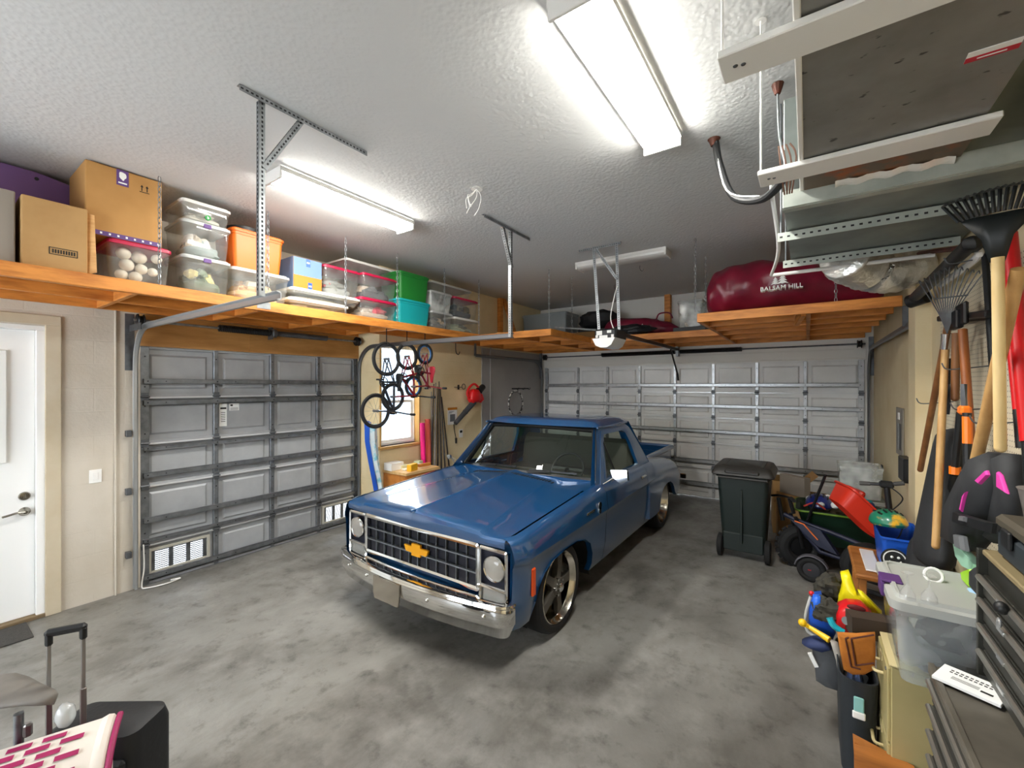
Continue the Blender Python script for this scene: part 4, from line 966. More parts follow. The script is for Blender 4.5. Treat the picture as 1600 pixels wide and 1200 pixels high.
bin_('lower magenta lidded bin left of the teal tote',*q17[:5],q17[5],CLEAR,MAG); lumps('grey and red fabric in the lower magenta lidded bin',q17[0]+.05,q17[1]-.04,q17[2]+.04,q17[3]-.04,q17[4]+.01,q17[5]-.04,['#b9ada0','#c4304a','#a79c8e','#d3c9bd'],51,12)
bin_('upper magenta lidded bin left of the green tote',*q16[:4],q17[5]+.001,q16[5],CLEAR,MAG); lumps('dark bin contents with small cream balls, left of the green tote',q16[0]+.05,q16[1]-.04,q16[2]+.04,q16[3]-.04,q17[5]+.01,q16[5]-.08,['#3f3f44','#d8c4ac','#5a5a5c'],53,12)
q15=fb(540,625,401,None,.85,.45); bin_('large clear bin with a white lid on top behind the magenta lidded bins',*q15[:4],max(q16[5],AX(540,428,.85).z)+.004,q15[5],CLEAR,WLID)
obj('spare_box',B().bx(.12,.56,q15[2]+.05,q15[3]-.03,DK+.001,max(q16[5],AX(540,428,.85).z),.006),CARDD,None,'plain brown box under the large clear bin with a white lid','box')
GRN=mat('green_tote','#1c7a2c',.45); TEAL=mat('teal_tote','#10a0a4',.45)
q19=fb(623,673,464,None,1.06,.44); q18=fb(625,671,421,None,1.04,.42)
bin_('teal tote under the green tote',*q19,TEAL,TEAL,name='storage_tote',cat='storage tote')
bin_('green tote on top of the teal tote',*q18[:4],q19[5]+.001,q18[5],GRN,GRN,name='storage_tote',cat='storage tote')
q23=fb(674,708,484,None,1.05,.42); q24=fb(710,748,494,None,1.05,.42); q21=fb(673,707,452,None,1.04,.42); q22=fb(710,747,462,None,1.03,.42); q20=fb(674,737,437,None,.98,.42)
bin_('bottom clear bin just right of the teal tote',*q23,CLEAR,CLID); lumps('brown and grey contents of the bottom clear bin right of the teal tote',q23[0]+.05,q23[1]-.04,q23[2]+.04,q23[3]-.04,q23[4]+.01,q23[5]-.04,['#4a4a4c','#a08a70','#6a665e'],61)
bin_('bottom clear bin with white lid at the far end of the left loft',*q24,CLEAR,WLID); lumps('pale green contents of the last bottom clear bin',q24[0]+.05,q24[1]-.04,q24[2]+.04,q24[3]-.04,q24[4]+.01,q24[5]-.04,['#9aa48c','#c8c4b4','#5a5f55'],63)
bin_('middle grey clear bin right of the green tote',*q21[:4],q23[5]+.001,q21[5],CLEARW,CLID)
bin_('magenta lidded clear bin at the far end of the left loft',*q22[:4],q24[5]+.001,q22[5],CLEAR,MAG); lumps('navy and white clothes in the far magenta lidded bin',q22[0]+.05,q22[1]-.04,q22[2]+.04,q22[3]-.04,q24[5]+.01,q22[5]-.04,['#2c3444','#d8d4cc','#6a604c'],65)
zq=max(q21[5],q22[5])+.002; bin_('flat clear bin on top at the far end of the left loft',*q20[:4],zq,max(q20[5],zq+.09),CLEAR,CLID); lumps('red and white trinkets in the flat top clear bin',q20[0]+.05,q20[1]-.04,q20[2]+.05,q20[3]-.05,zq+.006,zq+.06,['#b8303c','#d8d4d0','#803038'],67,14)
# ================================================================ things on the back loft
TOTEG=mat('grey_tote','#7f8688',.5)
a=AY(815,520,7.2); c=AY(885,520,7.2)
bin_('grey lidded tote on the back loft','x' and a.x,c.x,7.2,7.75,DK+.001,AY(818,493,7.2).z,TOTEG,TOTEG,name='storage_tote',cat='storage tote')
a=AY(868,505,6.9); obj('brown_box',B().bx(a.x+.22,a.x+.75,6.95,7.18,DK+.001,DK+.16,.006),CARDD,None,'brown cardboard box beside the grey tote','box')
t=thing('black_crate','black plastic crate under the black duffel','crate',(AY(920,510,7.3).x,7.4,DK)); a=AY(903,500,7.3); c=AY(945,500,7.3)
obj('body',B().bx(a.x,c.x,7.3,7.65,DK+.001,DK+.26,.01),BLK,t); obj('rim',B().bx(a.x-.01,c.x+.01,7.29,7.66,DK+.23,DK+.25,.004),BLK,t)
BCL=mat('black_nylon','#16171b',.6,bump=.2,bscale=30)
obj('duffel_bag',B().ball(((a.x+c.x)/2+.08,7.45,DK+.26+.17),(.36,.2,.16),16,.12,3,e=.7),BCL,None,'black duffel bag on the black crate','bag')
MAR=mat('maroon_nylon','#7c1230',.42,col2='#5f0c24',scale=4,bump=.5,bscale=9)
bx0=AY(940,500,7.0).x; bx1=AY(1062,500,7.0).x
t=thing('maroon_bag','low maroon bag with a white tree mark on the back loft','bag',((bx0+bx1)/2,7.1,DK))
pts=smooth([(bx0+.02,7.1,DK+.16),(bx0+.25,7.1,DK+.18),(bx0+.8,7.1,DK+.15),(bx1-.3,7.1,DK+.13),(bx1-.02,7.1,DK+.10)],6)
def sack(pts,rads,seed,fl=.9):
    rr=random.Random(seed); b=B(); rows=[]
    n=len(pts)
    for i,p in enumerate(pts):
        R=interp([k/(len(rads)-1) for k in range(len(rads))],rads,i/(n-1)); d=(pts[min(i+1,n-1)]-pts[max(i-1,0)]).normalized(); sd=d.cross(Vector((0,0,1))).normalized()
        ring=[]
        for k in range(20):
            a_=2*pi*k/20; g=1+.06*sin(3*a_+i*1.3+seed)+.05*sin(5*a_-i*.9)+rr.uniform(-.02,.02); z=sin(a_)*R*g
            ring.append(p+sd*(cos(a_)*R*1.15*g)+Vector((0,0,max(z,-R*fl))))
        rows.append(ring)
    return b.loft(rows)
obj('body',sack(pts,[.05,.17,.19,.17,.15,.12,.03],2,.8),MAR,t,sharp=180,subd=1)
obj('handle',B().tube(smooth([(bx0+.95,6.98,DK+.28),(bx0+1.0,6.97,DK+.36),(bx0+1.15,6.97,DK+.36),(bx0+1.2,6.98,DK+.27)],5),.012),MAR,t)
def tree(b,M,s):
    b.M=M
    for k in range(3): w=.5-.11*k; z=.28*k; b.prism([(-w*s,z*s),(-w*s*.4,(z+.06)*s),(0,z*s),(w*s*.4,(z+.06)*s),(w*s,z*s),(0,(z+.42)*s)],.006)
    b.M=I4; return b
xm=AY(1003,505,6.9).x
obj('tree_mark',tree(B(),axes((1,0,0),(0,.25,.97),(0,-.97,.25),(xm,6.905,DK+.12)),.10),PAPER,t)
obj('black_bag',B().ball((AY(993,515,6.75).x-.05,6.71,DK+.09),(.34,.16,.09),14,.25,8),BCL,None,'slumped black bag in front of the maroon bag on the back loft','bag')
a=AY(1058,500,6.9); c=AY(1098,500,6.9)
bin_('clear bin with a dark latch beside the big maroon bag',a.x,c.x,6.9,7.3,DK+.001+.10,AY(1060,470,6.9).z,CLEARW,CLID,latch=None); obj('dark_box',B().bx(a.x-.05,c.x+.05,6.85,7.35,DK+.001,DK+.10,.005),BLK,None,'flat dark box under the clear bin on the back loft','box')
lumps('tan contents of the clear bin on the back loft',a.x+.05,c.x-.04,6.95,7.25,DK+.115,DK+.3,['#c8b8a8','#8a6a5a','#b8b4ac'],71)
# wall braces above the lofts
b=B().bx(.487,.60,6.02,6.14,DK+.0,ZC-.22,.004)
p0=AX(779,462,.49); br=B().bar((.53,p0.y,p0.z+.12),(.53,p0.y,DK+.001),.09,.07); obj('timber_post',br,PINE,None,'short timber post against the wall by the far end of the left loft','post')
obj('timber_brace',B().bar((.56,p0.y+.05,p0.z-.02),(.56,p0.y+.55,DK+.05),.04,.09),PINE,None,'slanted timber brace beside the short post on the back loft','brace')
p0=AY(1044,470,8.0); obj('timber_stub',B().bx(p0.x-.05,p0.x+.05,7.93,8.05,DK+.0,p0.z+.22,.004),PINE,None,'upright timber stub on the back wall behind the maroon bag','post')
obj('wood_offcut',B().bar((1.3,5.35,DK+.02),(1.7,5.8,DK+.03),.12,.03),PINEL,None,'pale wood offcuts lying at the bend of the loft','offcut')
# the big bag
BM=mat('big_bag_nylon','#7a0f2b',.35,col2='#5a0a20',scale=3,bump=.6,bscale=7)
t=thing('storage_bag','big maroon tree storage bag with white lettering on the right platform','bag',(5.0,5.4,DK))
yc=5.42; a=AY(1112,450,yc-.1)
pts=smooth([(4.36,yc,DK+.20),(4.46,yc,DK+.25),(4.65,yc,DK+.275),(5.0,yc,DK+.275),(5.4,yc,DK+.22),(5.75,yc,DK+.14),(5.92,yc,DK+.10)],5)
obj('body',sack(pts,[.14,.23,.265,.285,.29,.29,.28,.255,.20,.16,.12,.05],5,.93),BM,t,sharp=180,subd=1)
E=lambda x,y,z: axes((1,0,0),(0,.12,.99),(0,-.99,.12),(x,y,z))
p=AY(1221,452,5.115)
obj('lettering',text('BALSAM HILL',E(p.x,5.045,p.z),.062,.05),PAPER,t,label='white lettering')
obj('tree_mark',tree(tree(B(),E(p.x+.012,5.055,p.z+.045),.10),E(p.x-.05,5.055,p.z+.045),.075),PAPER,t)

q=AX(222,912,.05)
obj('rope',B().tube(smooth([(.05,1.345,.42),(.05,1.35,.2),(.06,1.33,.03),(.10,1.36,.012),(.14,1.50,.012),(.11,1.62,.012),(.08,1.55,.012)],6),.006),WPL,None,'thin white cord curling on the floor at the left foot of the grey garage door','cord')
# ================================================================ window side: bikes, blower, desk
def bike(label, X, rear, front, r, crank, seat, head, bar, fcol, saddle, rr=None, ex=.22, rim_col='#2a2c30', wheel2=None):
    P=lambda q: AX(q[0],q[1],X)
    a,c,k,s,h,g=[P(q) for q in(rear,front,crank,seat,head,bar)]
    t=thing('bicycle',label,'bicycle',(X,(a.y+c.y)/2,min(a.z,c.z)-r))
    FM=mat('bike_frame_'+fcol[1:],fcol,.3,coat=.5)
    MY=axes((0,1,0),(0,0,1),(1,0,0))
    fr=B()
    for d in(-.025,.025):
        o=Vector((d,0,0)); fr.tube([a+o*1.6,k+o*.6],.008); fr.tube([a+o*1.6,s+o*.3],.008); fr.tube([h+o*.9,c+o*1.6],.010)
    fr.tube([k,s],.014).tube([k,h],.017).tube([s,h],.015); fr.tube([h-(g-h)*.25,h+(g-h)*.12],.020)
    sx=s+(s-k).normalized()*.10; fr.tube([s,sx],.012)
    obj('frame',fr,FM,t)
    for q in(a,c):
        w=obj('wheel',B().rim(q,r,.017,MY,36,8),RUB,t)
        obj('wheel_rim',B().rim(q,r-.024,.009,MY,36,6),MATC(rim_col,.4),w)
        b=B().cyl(q-Vector((.045,0,0)),q+Vector((.045,0,0)),.014,n=10)
        for i in range(14):
            an=2*pi*i/14; e=q+Vector((0,cos(an)*(r-.025),sin(an)*(r-.025))); b.tube([q+Vector((.02*(-1)**i,0,0)),e],.0014,n=4)
        obj('spokes',b,STEEL,w)
    d=(sx-s).normalized(); fwd=(h-s).normalized()
    M=axes(fwd,Vector((1,0,0)),fwd.cross(Vector((1,0,0))),sx)
    b=B(M); b.loft([[(x,w*y_,z+.02) for y_,z in((-1,0),(-.6,.02),(0,.024),(.6,.02),(1,0),(.6,-.02),(0,-.024),(-.6,-.02))] for x,w in((-.11,.04),(-.09,.07),(-.04,.068),(.02,.04),(.08,.022),(.12,.012))])
    obj('saddle',b,MATC(saddle,.5),t)
    b=B(); l=Vector((ex,0,0)); b.tube(smooth([g-l+(g-h)*.25,g-l*.5+(g-h)*.2,h+(g-h)*.25,g+l*.5+(g-h)*.2,g+l+(g-h)*.25],5),.010)
    hb=obj('handlebar',b,FM if saddle!='#17181a' else BLACKM,t)
    for sgn in(-1,1): obj('grip',B().cyl(g+l*sgn*.72+(g-h)*.25,g+l*sgn*1.05+(g-h)*.25,.016,n=10),RUB,hb)
    b=B().rim(k+Vector((.03,0,0)),.06,.006,MY,20,6); b.tube([k+Vector((.03,0,0)),k+Vector((.05,-.10,.03))],.008).tube([k-Vector((.03,0,0)),k+Vector((-.05,.10,-.03))],.008)
    cr=obj('crank',b,BLACKM,t)
    for q in(k+Vector((.09,-.10,.03)),k+Vector((-.09,.10,-.03))): obj('pedal',B().box(q,(.09,.055,.02),.004),BLK,cr)
    hk=B().tube(smooth([(X,a.y,ZT-.013),(X,a.y,a.z+r+.03),(X+.02,a.y,a.z+r-.015),(X+.04,a.y,a.z+r-.035),(X+.06,a.y,a.z+r-.01)],4),.006,n=6)
    obj('utility_hook',hk,BLACKM,None,'steel hook in the loft holding the '+label.split(' hanging')[0],'hook')
    return t
bike('black bicycle hanging by its rear wheel nearest the garage door',.98,(604,561),(587,642),.20,(597,597),(616,597),(615,643),(626,646),'#23262e','#17181a')
bike('black and red bicycle hanging in the middle of the three bikes',.98,(636,557),(614,620),.165,(628,590),(646,585),(647,618),(658,620),'#741420','#17181a')
bike('small red and blue child bicycle hanging last in the row',.98,(664,553),(646,604),.13,(655,580),(668,583),(668,603),(678,606),'#7c1c26','#a8182c',ex=.20,rim_col='#3470b0')
MY=axes((0,1,0),(0,0,1),(1,0,0))
p=AX(712,548,.545); obj('large_hook',B().tube(smooth([(.545,p.y,ZL-.0),(.545,p.y,p.z+.02),(.545,p.y+.02,p.z-.04),(.545,p.y+.07,p.z-.06),(.545,p.y+.10,p.z-.01)],5),.007,n=8),BLACKM,None,'empty black hook hanging under the loft between bicycles and leaf blower','hook')
# leaf blower
P=lambda x,y,X=.66: AX(x,y,X)
c=P(741,619); t=thing('leaf_blower','red and black leaf blower hanging on the wall','leaf blower',(.66,c.y,c.z-.4))
a=P(738,631); e=P(711,662); d=(e-a)
RB=mat('blower_red','#cf1a1e',.35)
b=B().ball(c+Vector((0,0,.0)),(.08,.13,.12),12,.08,5,e=.7); b.box(P(750,622),(.10,.13,.15),.03,T(rx=.5)); obj('motor_body',b,RB,t)
obj('intake',B().cyl(P(748,611),P(755,604),.065,.05,16),BLK,t)
b=B(); b.tube([a-d*.1,a+d*.4,a+d*.98],[.050,.043,.036],14); b.tube([a+d*.40,a+d*.44],.047,14); obj('nozzle',b,mat('blower_tube','#3c3f44',.5),t)
obj('handle',B().tube(smooth([P(748,606),P(741,600),P(733,606),P(730,616),P(735,624)],5),.02),RB,t)
hh=P(717,605,.50); obj('wall_hook',B().tube([(.487,hh.y-.1,hh.z),(.52,hh.y-.1,hh.z),(.52,hh.y+.06,hh.z)],.006).rim((.52,hh.y+.10,hh.z+.01),.045,.006,MY,16,5).bx(.487,.495,hh.y-.02,hh.y+.02,hh.z-.04,hh.z+.04).bar((.49,c.y,c.z+.1),(.66,c.y,c.z+.08),.02,.01),BLACKM,None,'black wall hook beside the leaf blower','hook')
# hose ring and rail on grey board
p=AX(806,630,.55); q=AX(828,607,.52)
t=thing('hose_ring','loop of speckled hose hanging on the grey wall board','hose',(.55,p.y,p.z-.27))
obj('hose',B().rim(p,.25,.013,MY,36,8),mat('speckled_hose','#d8d8d4',.5,col2='#151515',scale=22,lo=.48,hi=.52),t); obj('cord',B().rim(p+Vector((.01,-.02,.0)),.225,.004,MY,30,5),BLK,t)
b=B().bx(.504,.515,AX(800,607,.51).y,AX(826,609,.51).y,q.z-.012,q.z+.012)
for k in range(3): yy=AX(806+9*k,608,.51).y; b.tube(smooth([(.515,yy,q.z),(.56,yy,q.z-.02),(.575,yy+.01,q.z+.02)],3),.006,n=6)
obj('hook_rail',b,BLACKM,None,'black hook rail on the grey wall board above the hose loop','hook rail')
# clip chart, outlet, cord
p=AX(707,651,XI+.01); t=thing('wall_chart','small framed chart with yellow top hanging below the leaf blower','chart',(XI,p.y,p.z-.13))
obj('board',B().bx(XI+.001,XI+.012,p.y-.11,p.y+.11,p.z-.13,p.z+.13,.002),PAPER,t); obj('top_clip',B().bx(XI+.002,XI+.018,p.y-.11,p.y+.11,p.z+.11,p.z+.15,.003),OCH,t)
b=B().bx(XI+.012,XI+.013,p.y-.06,p.y+.06,p.z-.08,p.z+.04)
for k in range(3): b.bx(XI+.012,XI+.013,p.y-.08,p.y-.02+.03*k,p.z+.06+.012*k,p.z+.066+.012*k)
obj('print',b,mat('chart_print','#6a6c70',.8),t)
p=AX(720,677,XI); t=thing('power_outlet','white double power outlet on the wall below the leaf blower','outlet',(XI,p.y,p.z-.06)); obj('plate',B().bx(XI+.0005,XI+.006,p.y-.05,p.y+.05,p.z-.07,p.z+.07,.003),WPL,t)
for s in(-.03,.03): obj('socket',B().bx(XI+.005,XI+.009,p.y-.03,p.y+.03,p.z+s-.02,p.z+s+.02,.003),BLK if s>0 else WPL,t)
p=AX(709,668,XI+.01); q=AX(712,688,XI+.01); obj('extension_cord',B().tube(smooth([(XI+.01,p.y,p.z+.06),(XI+.015,p.y+.02,(p.z+q.z)/2+.03),(XI+.02,q.y,q.z+.03)],5),.006).cyl((XI+.02,q.y,q.z+.04),(XI+.02,q.y,q.z-.05),.02,.015,10),BLK,None,'short black cord with a plug hanging beside the power outlet','cord')
# desk
DW=mat('desk_wood','#c07a34',.5,col2='#9c5a20',scale=2,stretch=(6,1,6)); DWL=mat('desk_top_wood','#d9b27c',.45,col2='#c89c60',scale=3,stretch=(6,1,6))
t=thing('desk','low wooden desk with cluttered top under the window','desk',(.66,4.2,0))
x0,x1,y0,y1=.50,.98,3.80,4.42
obj('desk_top',B().bx(x0,x1,y0,y1,.76,.80,.004),DWL,t); obj('apron',B().bx(x0+.02,x1-.005,y0+.02,y1-.02,.64,.76,.003),DW,t)
obj('side_panel',B().bx(x0+.01,x1-.02,y0+.01,y0+.035,.0,.76,.003),DW,t); obj('side_panel',B().bx(x0+.01,x1-.02,y1-.035,y1-.01,.0,.76,.003),DW,t); obj('back_panel',B().bx(x0+.01,x0+.03,y0+.035,y1-.035,.1,.66),DW,t)
rr=random.Random(9)
cols=['#e8e6e0','#d8cfa0','#efefea','#b8c4a0','#e4dccb']
spot=[(.55,3.99,.30,.20),(.60,4.12,.2,.16),(.62,4.32,.22,.16),(.57,4.42,.14,.12),(.72,4.05,.12,.10)]
for k,(x,y,h,d) in enumerate(spot):
    M=T((x+.08,y-.10,.8005),rz=rr.uniform(-.3,.3)); b=B(M)
    hh=(.10,.05,.035,.06,.02)[k]; b.box((0,0,hh/2),(d*.8,h*.7,hh),.002)
    obj('paper_stack',b,MATC(cols[k]),None,('tall stack of papers at the window end of the desk','stack of yellowish pads on the desk','white papers in the middle of the desk','greenish booklets at the far end of the desk','small loose papers at the front corner of the desk')[k],'papers')
yb_=AZ(631,730,.76); b=B(T((.90,3.98,.8015),rz=.25)); b.box((0,0,.045),(.07,.16,.09),.003); obj('yellow_box',b,mat('yellow_carton','#e0a818',.6),None,'yellow carton at the front of the desk','carton')
obj('pencil_box',B(T((.88,4.22,.8215),rz=-.1)).box((0,0,.02),(.05,.2,.04),.004),DW,None,'brown wooden box beside the yellow carton on the desk','box')
# wrapped roll, foam tube, rods
P=lambda x,y: AX(x,y,.62)
def slab(path_l,path_r,th,X):
    rows=[]
    for l,r_ in zip(path_l,path_r):
        a=AX(*l,X); c=AX(*r_,X); m=(a+c)/2; rows.append([a,m+Vector((th,0,0)),c,m-Vector((th,0,0))])
    return B().loft(rows)
t=thing('plastic_wrap_bag','long blue and white printed plastic bag hanging beside the window','bag',(.62,P(585,700).y,.05))
obj('blue_side',slab([(569,656),(570,690),(575,720),(580,745),(590,800),(594,850)],[(580,660),(579,690),(584,720),(588,745),(598,800),(602,850)],.035,.60),BLUE,t)
obj('printed_side',slab([(577,664),(577,690),(581,720),(588,745),(597,800),(602,850)],[(589,662),(590,690),(592,720),(596,745),(604,800),(609,850)],.03,.62),mat('printed_film','#d8e4e8',.35,col2='#7cc0d0',scale=9,lo=.5,hi=.62),t)
a=AX(660,661,.60); obj('foam_tube',B().cyl((.60,a.y,a.z),(.62,a.y+.03,.02),.036,n=16),mat('pink_foam','#e8107c',.6),None,'pink foam tube standing beside the window','foam tube')
a=AX(668,655,.54); obj('foam_tube',B().cyl((.54,a.y,a.z),(.55,a.y+.04,.02),.04,n=16),mat('coral_foam','#e86858',.6),None,'coral foam tube standing behind the pink one','foam tube')
RODM=mat('rod_blank','#2c2422',.35,coat=.5); RODW=mat('rod_pale','#8c8480',.35)
for k,(xt,yt,xb) in enumerate(((674,612,675),(678,600,674),(681,598,679),(684,604,684),(686,596,690),(688,606,696),(690,620,703))):
    a=AX(xt,yt,.52); c=AX(xb,740,.58+.03*(k%3)); dd=(c-a); e=c+dd*((.02-c.z)/dd.z) if abs(dd.z)>1e-3 else c
    t=thing('fishing_rod','thin rod leaning on the wall between foam tubes and leaf blower','fishing rod',(e.x,e.y,.0),'bundle of fishing rods by the window')
    obj('blank',B().tube([a,a+(e-a)*.6,e],[.007,.012,.018],8),RODW if k in(0,2) else RODM,t); m=a+(e-a)*.8; obj('handle',B().cyl(m,m+(e-a)*.15,.017,n=10),BLK,t)
    b=B()
    for q in(.25,.4,.55): m=a+(e-a)*q; b.rim(m+Vector((.012,0,0)),.009,.002,MY,10,4)
    obj('guides',b,STEEL,t)
# ================================================================ ductwork overhead
DUCT=mat('duct_board_foil','#8e8d89',.45,.35,col2='#74736f',scale=3); N,Lk,p_=nodes_of(DUCT)
tc=N.new('ShaderNodeTexCoord'); v=N.new('ShaderNodeTexNoise'); v.inputs['Scale'].default_value=14; v.inputs['Detail'].default_value=3; mp=N.new('ShaderNodeMapping'); mp.inputs['Scale'].default_value=(1,1.6,1); Lk.new(tc.outputs['Object'],mp.inputs[0]); Lk.new(mp.outputs[0],v.inputs['Vector'])
r_=N.new('ShaderNodeMapRange'); r_.inputs[1].default_value=.66; r_.inputs[2].default_value=.70; Lk.new(v.outputs[0],r_.inputs[0])
x_=N.new('ShaderNodeMix'); x_.data_type='RGBA'; src=p_.inputs['Base Color'].links[0].from_socket; Lk.new(r_.outputs[0],x_.inputs[0]); Lk.new(src,x_.inputs[6]); x_.inputs[7].default_value=(.05,.05,.05,1); Lk.new(x_.outputs[2],p_.inputs['Base Color'])
GALV=mat('duct_sheet_metal','#8c9390',.4,.55,col2='#6d7471',scale=2.5)
GALG=mat('pale_duct_flange','#b4bab2',.5,.3,col2='#99a098',scale=5)
FOIL=mat('crinkled_foil','#f0eee8',.28,.55,bump=1,bscale=22)
RUST=mat('rusty_copper','#6a2c1c',.6,.2,col2='#3c2212',scale=6)
t=thing('air_duct','grey foil-faced air duct hung under the ceiling at the right','duct',(5.56,1.0,2.92))
obj('duct_board',B().bx(5.29,5.84,-.6,2.54,2.92,3.40,.004),DUCT,t)
obj('edge_tape',B().bx(5.282,5.30,-.6,2.54,2.915,2.95,.003),WHITE,t)
p=AZ(1552,78,2.92); M=T((p.x,p.y,2.9185),rz=-.0); l=obj('warning_label',B(M).box((0,0,0),(.11,.05,.002)),PAPER,t,label='white and red duct label'); obj('red_band',B(M).box((0,.012,-.0012),(.11,.024,.0015)),MATC('#b81c30'),l); obj('print',B(M).box((0,.012,-.002),(.06,.006,.001)),PAPER,l)
obj('rust_stain',B().bx(5.30,5.84,2.38,2.545,2.914,2.919),mat('stained_duct_end','#6b5a48',.45,.3,col2='#a0521c',scale=5,lo=.5,hi=.62),t,label='brown water-stained strip')
b=B(); b.grid(lambda i,j:(5.42+.40*i,2.50+.06*j,2.912-.02*sin(pi*j)+.006*sin(i*23)),20,4); obj('foil_tape',b,FOIL,t)
t2=thing('air_duct','galvanized air duct with pale flange behind the grey foil duct','duct',(5.65,3.2,2.85))
obj('sheet_box',B().bx(5.215,6.09,2.55,3.85,2.85,3.40,.003),GALV,t2)
obj('flange',B().bx(5.21,6.095,2.535,2.55,2.845,2.93,.003).bx(5.21,6.095,2.55,2.60,2.843,2.849),GALG,t2)
rr=random.Random(2)
for yy,nm in((2.95,'nearer'),(3.62,'farther')):
    st=thing('trapeze_strut','punched steel strut under the galvanized duct, the '+nm+' of the two','strut',(5.6,yy,2.82))
    b=B(); perf(b,(5.17,yy,2.842),(6.06,yy,2.842),w=.05,up=(0,0,1),pitch=.036); obj('angle',b,[GALG,HOLE],st)
    for xx in(5.185,): obj('threaded_rod',B().cyl((xx,yy,2.80),(xx,yy,ZC-.001),.005,n=6),STEELD,st)
for y0,y1,xa,xb_,nm in((1.34,1.47,5.10,5.92,'nearer the viewer'),(2.19,2.33,5.13,5.875,'next to the galvanized duct')):
    s_=thing('duct_hanger','white painted board holding up the grey duct, '+nm,'hanger board',((xa+xb_)/2,y0,2.88))
    bd=obj('board',B().bx(xa,xb_,y0,y1,2.893,2.915,.003),WHITE,s_); 
    b=B()
    for xx in(xa+.05,): 
        for q in(-.015,.015): b.ball((xx+q,y0+.06,2.893),(.006,.006,.004),6)
    obj('screw',b.__class__().ball((xa+.04,y0+.06,2.893),(.007,.007,.004),6),STEELD,s_); obj('screw',B().ball((xa+.06,y0+.065,2.893),(.007,.007,.004),6),STEELD,s_)
    obj('hanger_wire',B().cyl((xa+.01,y0+.03,2.91),(xa+.01,y0+.03,ZC-.001),.004,n=6),WPL,s_); obj('washer',B().lathe([(.025,0),(.02,.006)],(xa+.01,y0+.03,ZC-.007),10),WPL,s_)
# lines between duct and ceiling
p=AZ(1113,217,ZC); t=thing('refrigerant_line','black insulated line curving from a rusty ceiling fitting to the duct','pipe',(p.x,p.y,3.0))
obj('tube',B().tube(smooth([(p.x+.02,p.y,ZC-.03),(p.x+.05,p.y-.02,ZC-.2),(p.x+.14,p.y-.1,3.15),(p.x+.32,p.y-.3,3.02),(5.26,2.42,2.99)],6),.022,n=10),BLK,t)
obj('fitting',B().lathe([(.04,-.005),(.03,-.02),(.02,-.05)],(p.x+.01,p.y,ZC),12),RUST,t); obj('cable',B().tube(smooth([(p.x+.02,p.y,ZC-.03),(p.x+.1,p.y-.1,3.2),(p.x+.3,p.y-.26,3.05)],6),.005),WPL,t)
for k,(px,py,lab) in enumerate(((1215,130,'nearest the viewer'),(1236,165,'in the middle'),(1231,215,'farthest from the viewer'))):
    p=AZ(px,py,ZC); t=thing('conduit_drop','grey conduit with rusty ceiling fitting above the duct, '+lab,'conduit',(p.x,p.y,3.0))
    obj('fitting',B().lathe([(.03,-.005),(.024,-.03),(.014,-.06)],(p.x,p.y,ZC),10),RUST,t); obj('tube',B().tube(smooth([(p.x,p.y,ZC-.05),(p.x+.01,p.y-.01,3.3),(5.24+.015*k,p.y-.15,3.0)],5),.012 if k==1 else .006),STEEL,t)
b=B()
for k in range(4): b.tube(smooth([(5.20+.015*k,2.40,3.1),(5.21+.02*k,2.42,2.98+.02*k),(5.22+.01*k,2.5,2.9)],4),.004,n=5)
obj('cable_bundle',b,mat('brown_cable','#5a3a28',.6),None,'loose brown cables beside the end of the grey duct','cable')
a=AY(1209,288,2.72); c=AY(1206,424,3.86)
obj('pvc_pipe',B().tube(smooth([(a.x,2.70,a.z+.05),(a.x-.012,2.78,a.z-.02),(a.x-.0,3.2,2.83),(c.x,3.80,2.80)],5),.011,n=8),WPL,None,'white plastic pipe dropping beside the galvanized duct','pipe')
obj('pvc_pipe',B().cyl((c.x,3.88,2.815),(6.0,3.88,2.815),.014,n=10),WPL,None,'white plastic pipe running along the far underside of the galvanized duct','pipe')
pts=smooth([AY(1318,400,3.9),AY(1340,415,4.1),AY(1390,425,4.3),AY(1435,405,4.4)],10); rows=[]
for i,q in enumerate(pts):
    d=(pts[min(i+1,len(pts)-1)]-pts[max(i-1,0)]).normalized(); u=d.orthogonal().normalized(); v2=d.cross(u); R=.15+.012*(i%2)
    rows.append([q+u*cos(2*pi*k/24)*R*(1+.04*sin(7*k+i))+v2*sin(2*pi*k/24)*R for k in range(24)])
obj('flexible_duct',B().loft(rows),FOIL,None,'silver foil flexible duct in front of the maroon bag','duct',sharp=180)
X=5.97
t=thing('insulated_pipe','thick black insulated pipe elbow slanting along the right wall above the tools','pipe',(X,4.2,2.6))
a=AX(1428,466,X); c=AX(1505,392,X); e=AX(1518,386,X)
obj('sleeve',B().tube(smooth([a,a+(c-a)*.5,c,e+Vector((0,-.0,.02)),AX(1514,381,X)+Vector((.03,.06,0))],6),.034,n=12),BLK,t)
obj('end_collar',B().cyl(a+Vector((-.02,.03,-.02)),a+Vector((.06,-.05,.0)),.05,n=16),BLK,t)
obj('copper_line',B().tube(smooth([AX(1500,388,X),AX(1465,392,X+.02),AX(1436,396,X)],5),.014),RUST,t,label='rust coloured copper line')
obj('pvc_pipe',B().tube(smooth([AX(1470,445,6.05),AX(1520,408,6.03),AX(1530,392,6.03),AX(1518,382,6.03)],6),.018),WPL,None,'white plastic pipe elbow beside the black insulated pipe','pipe')
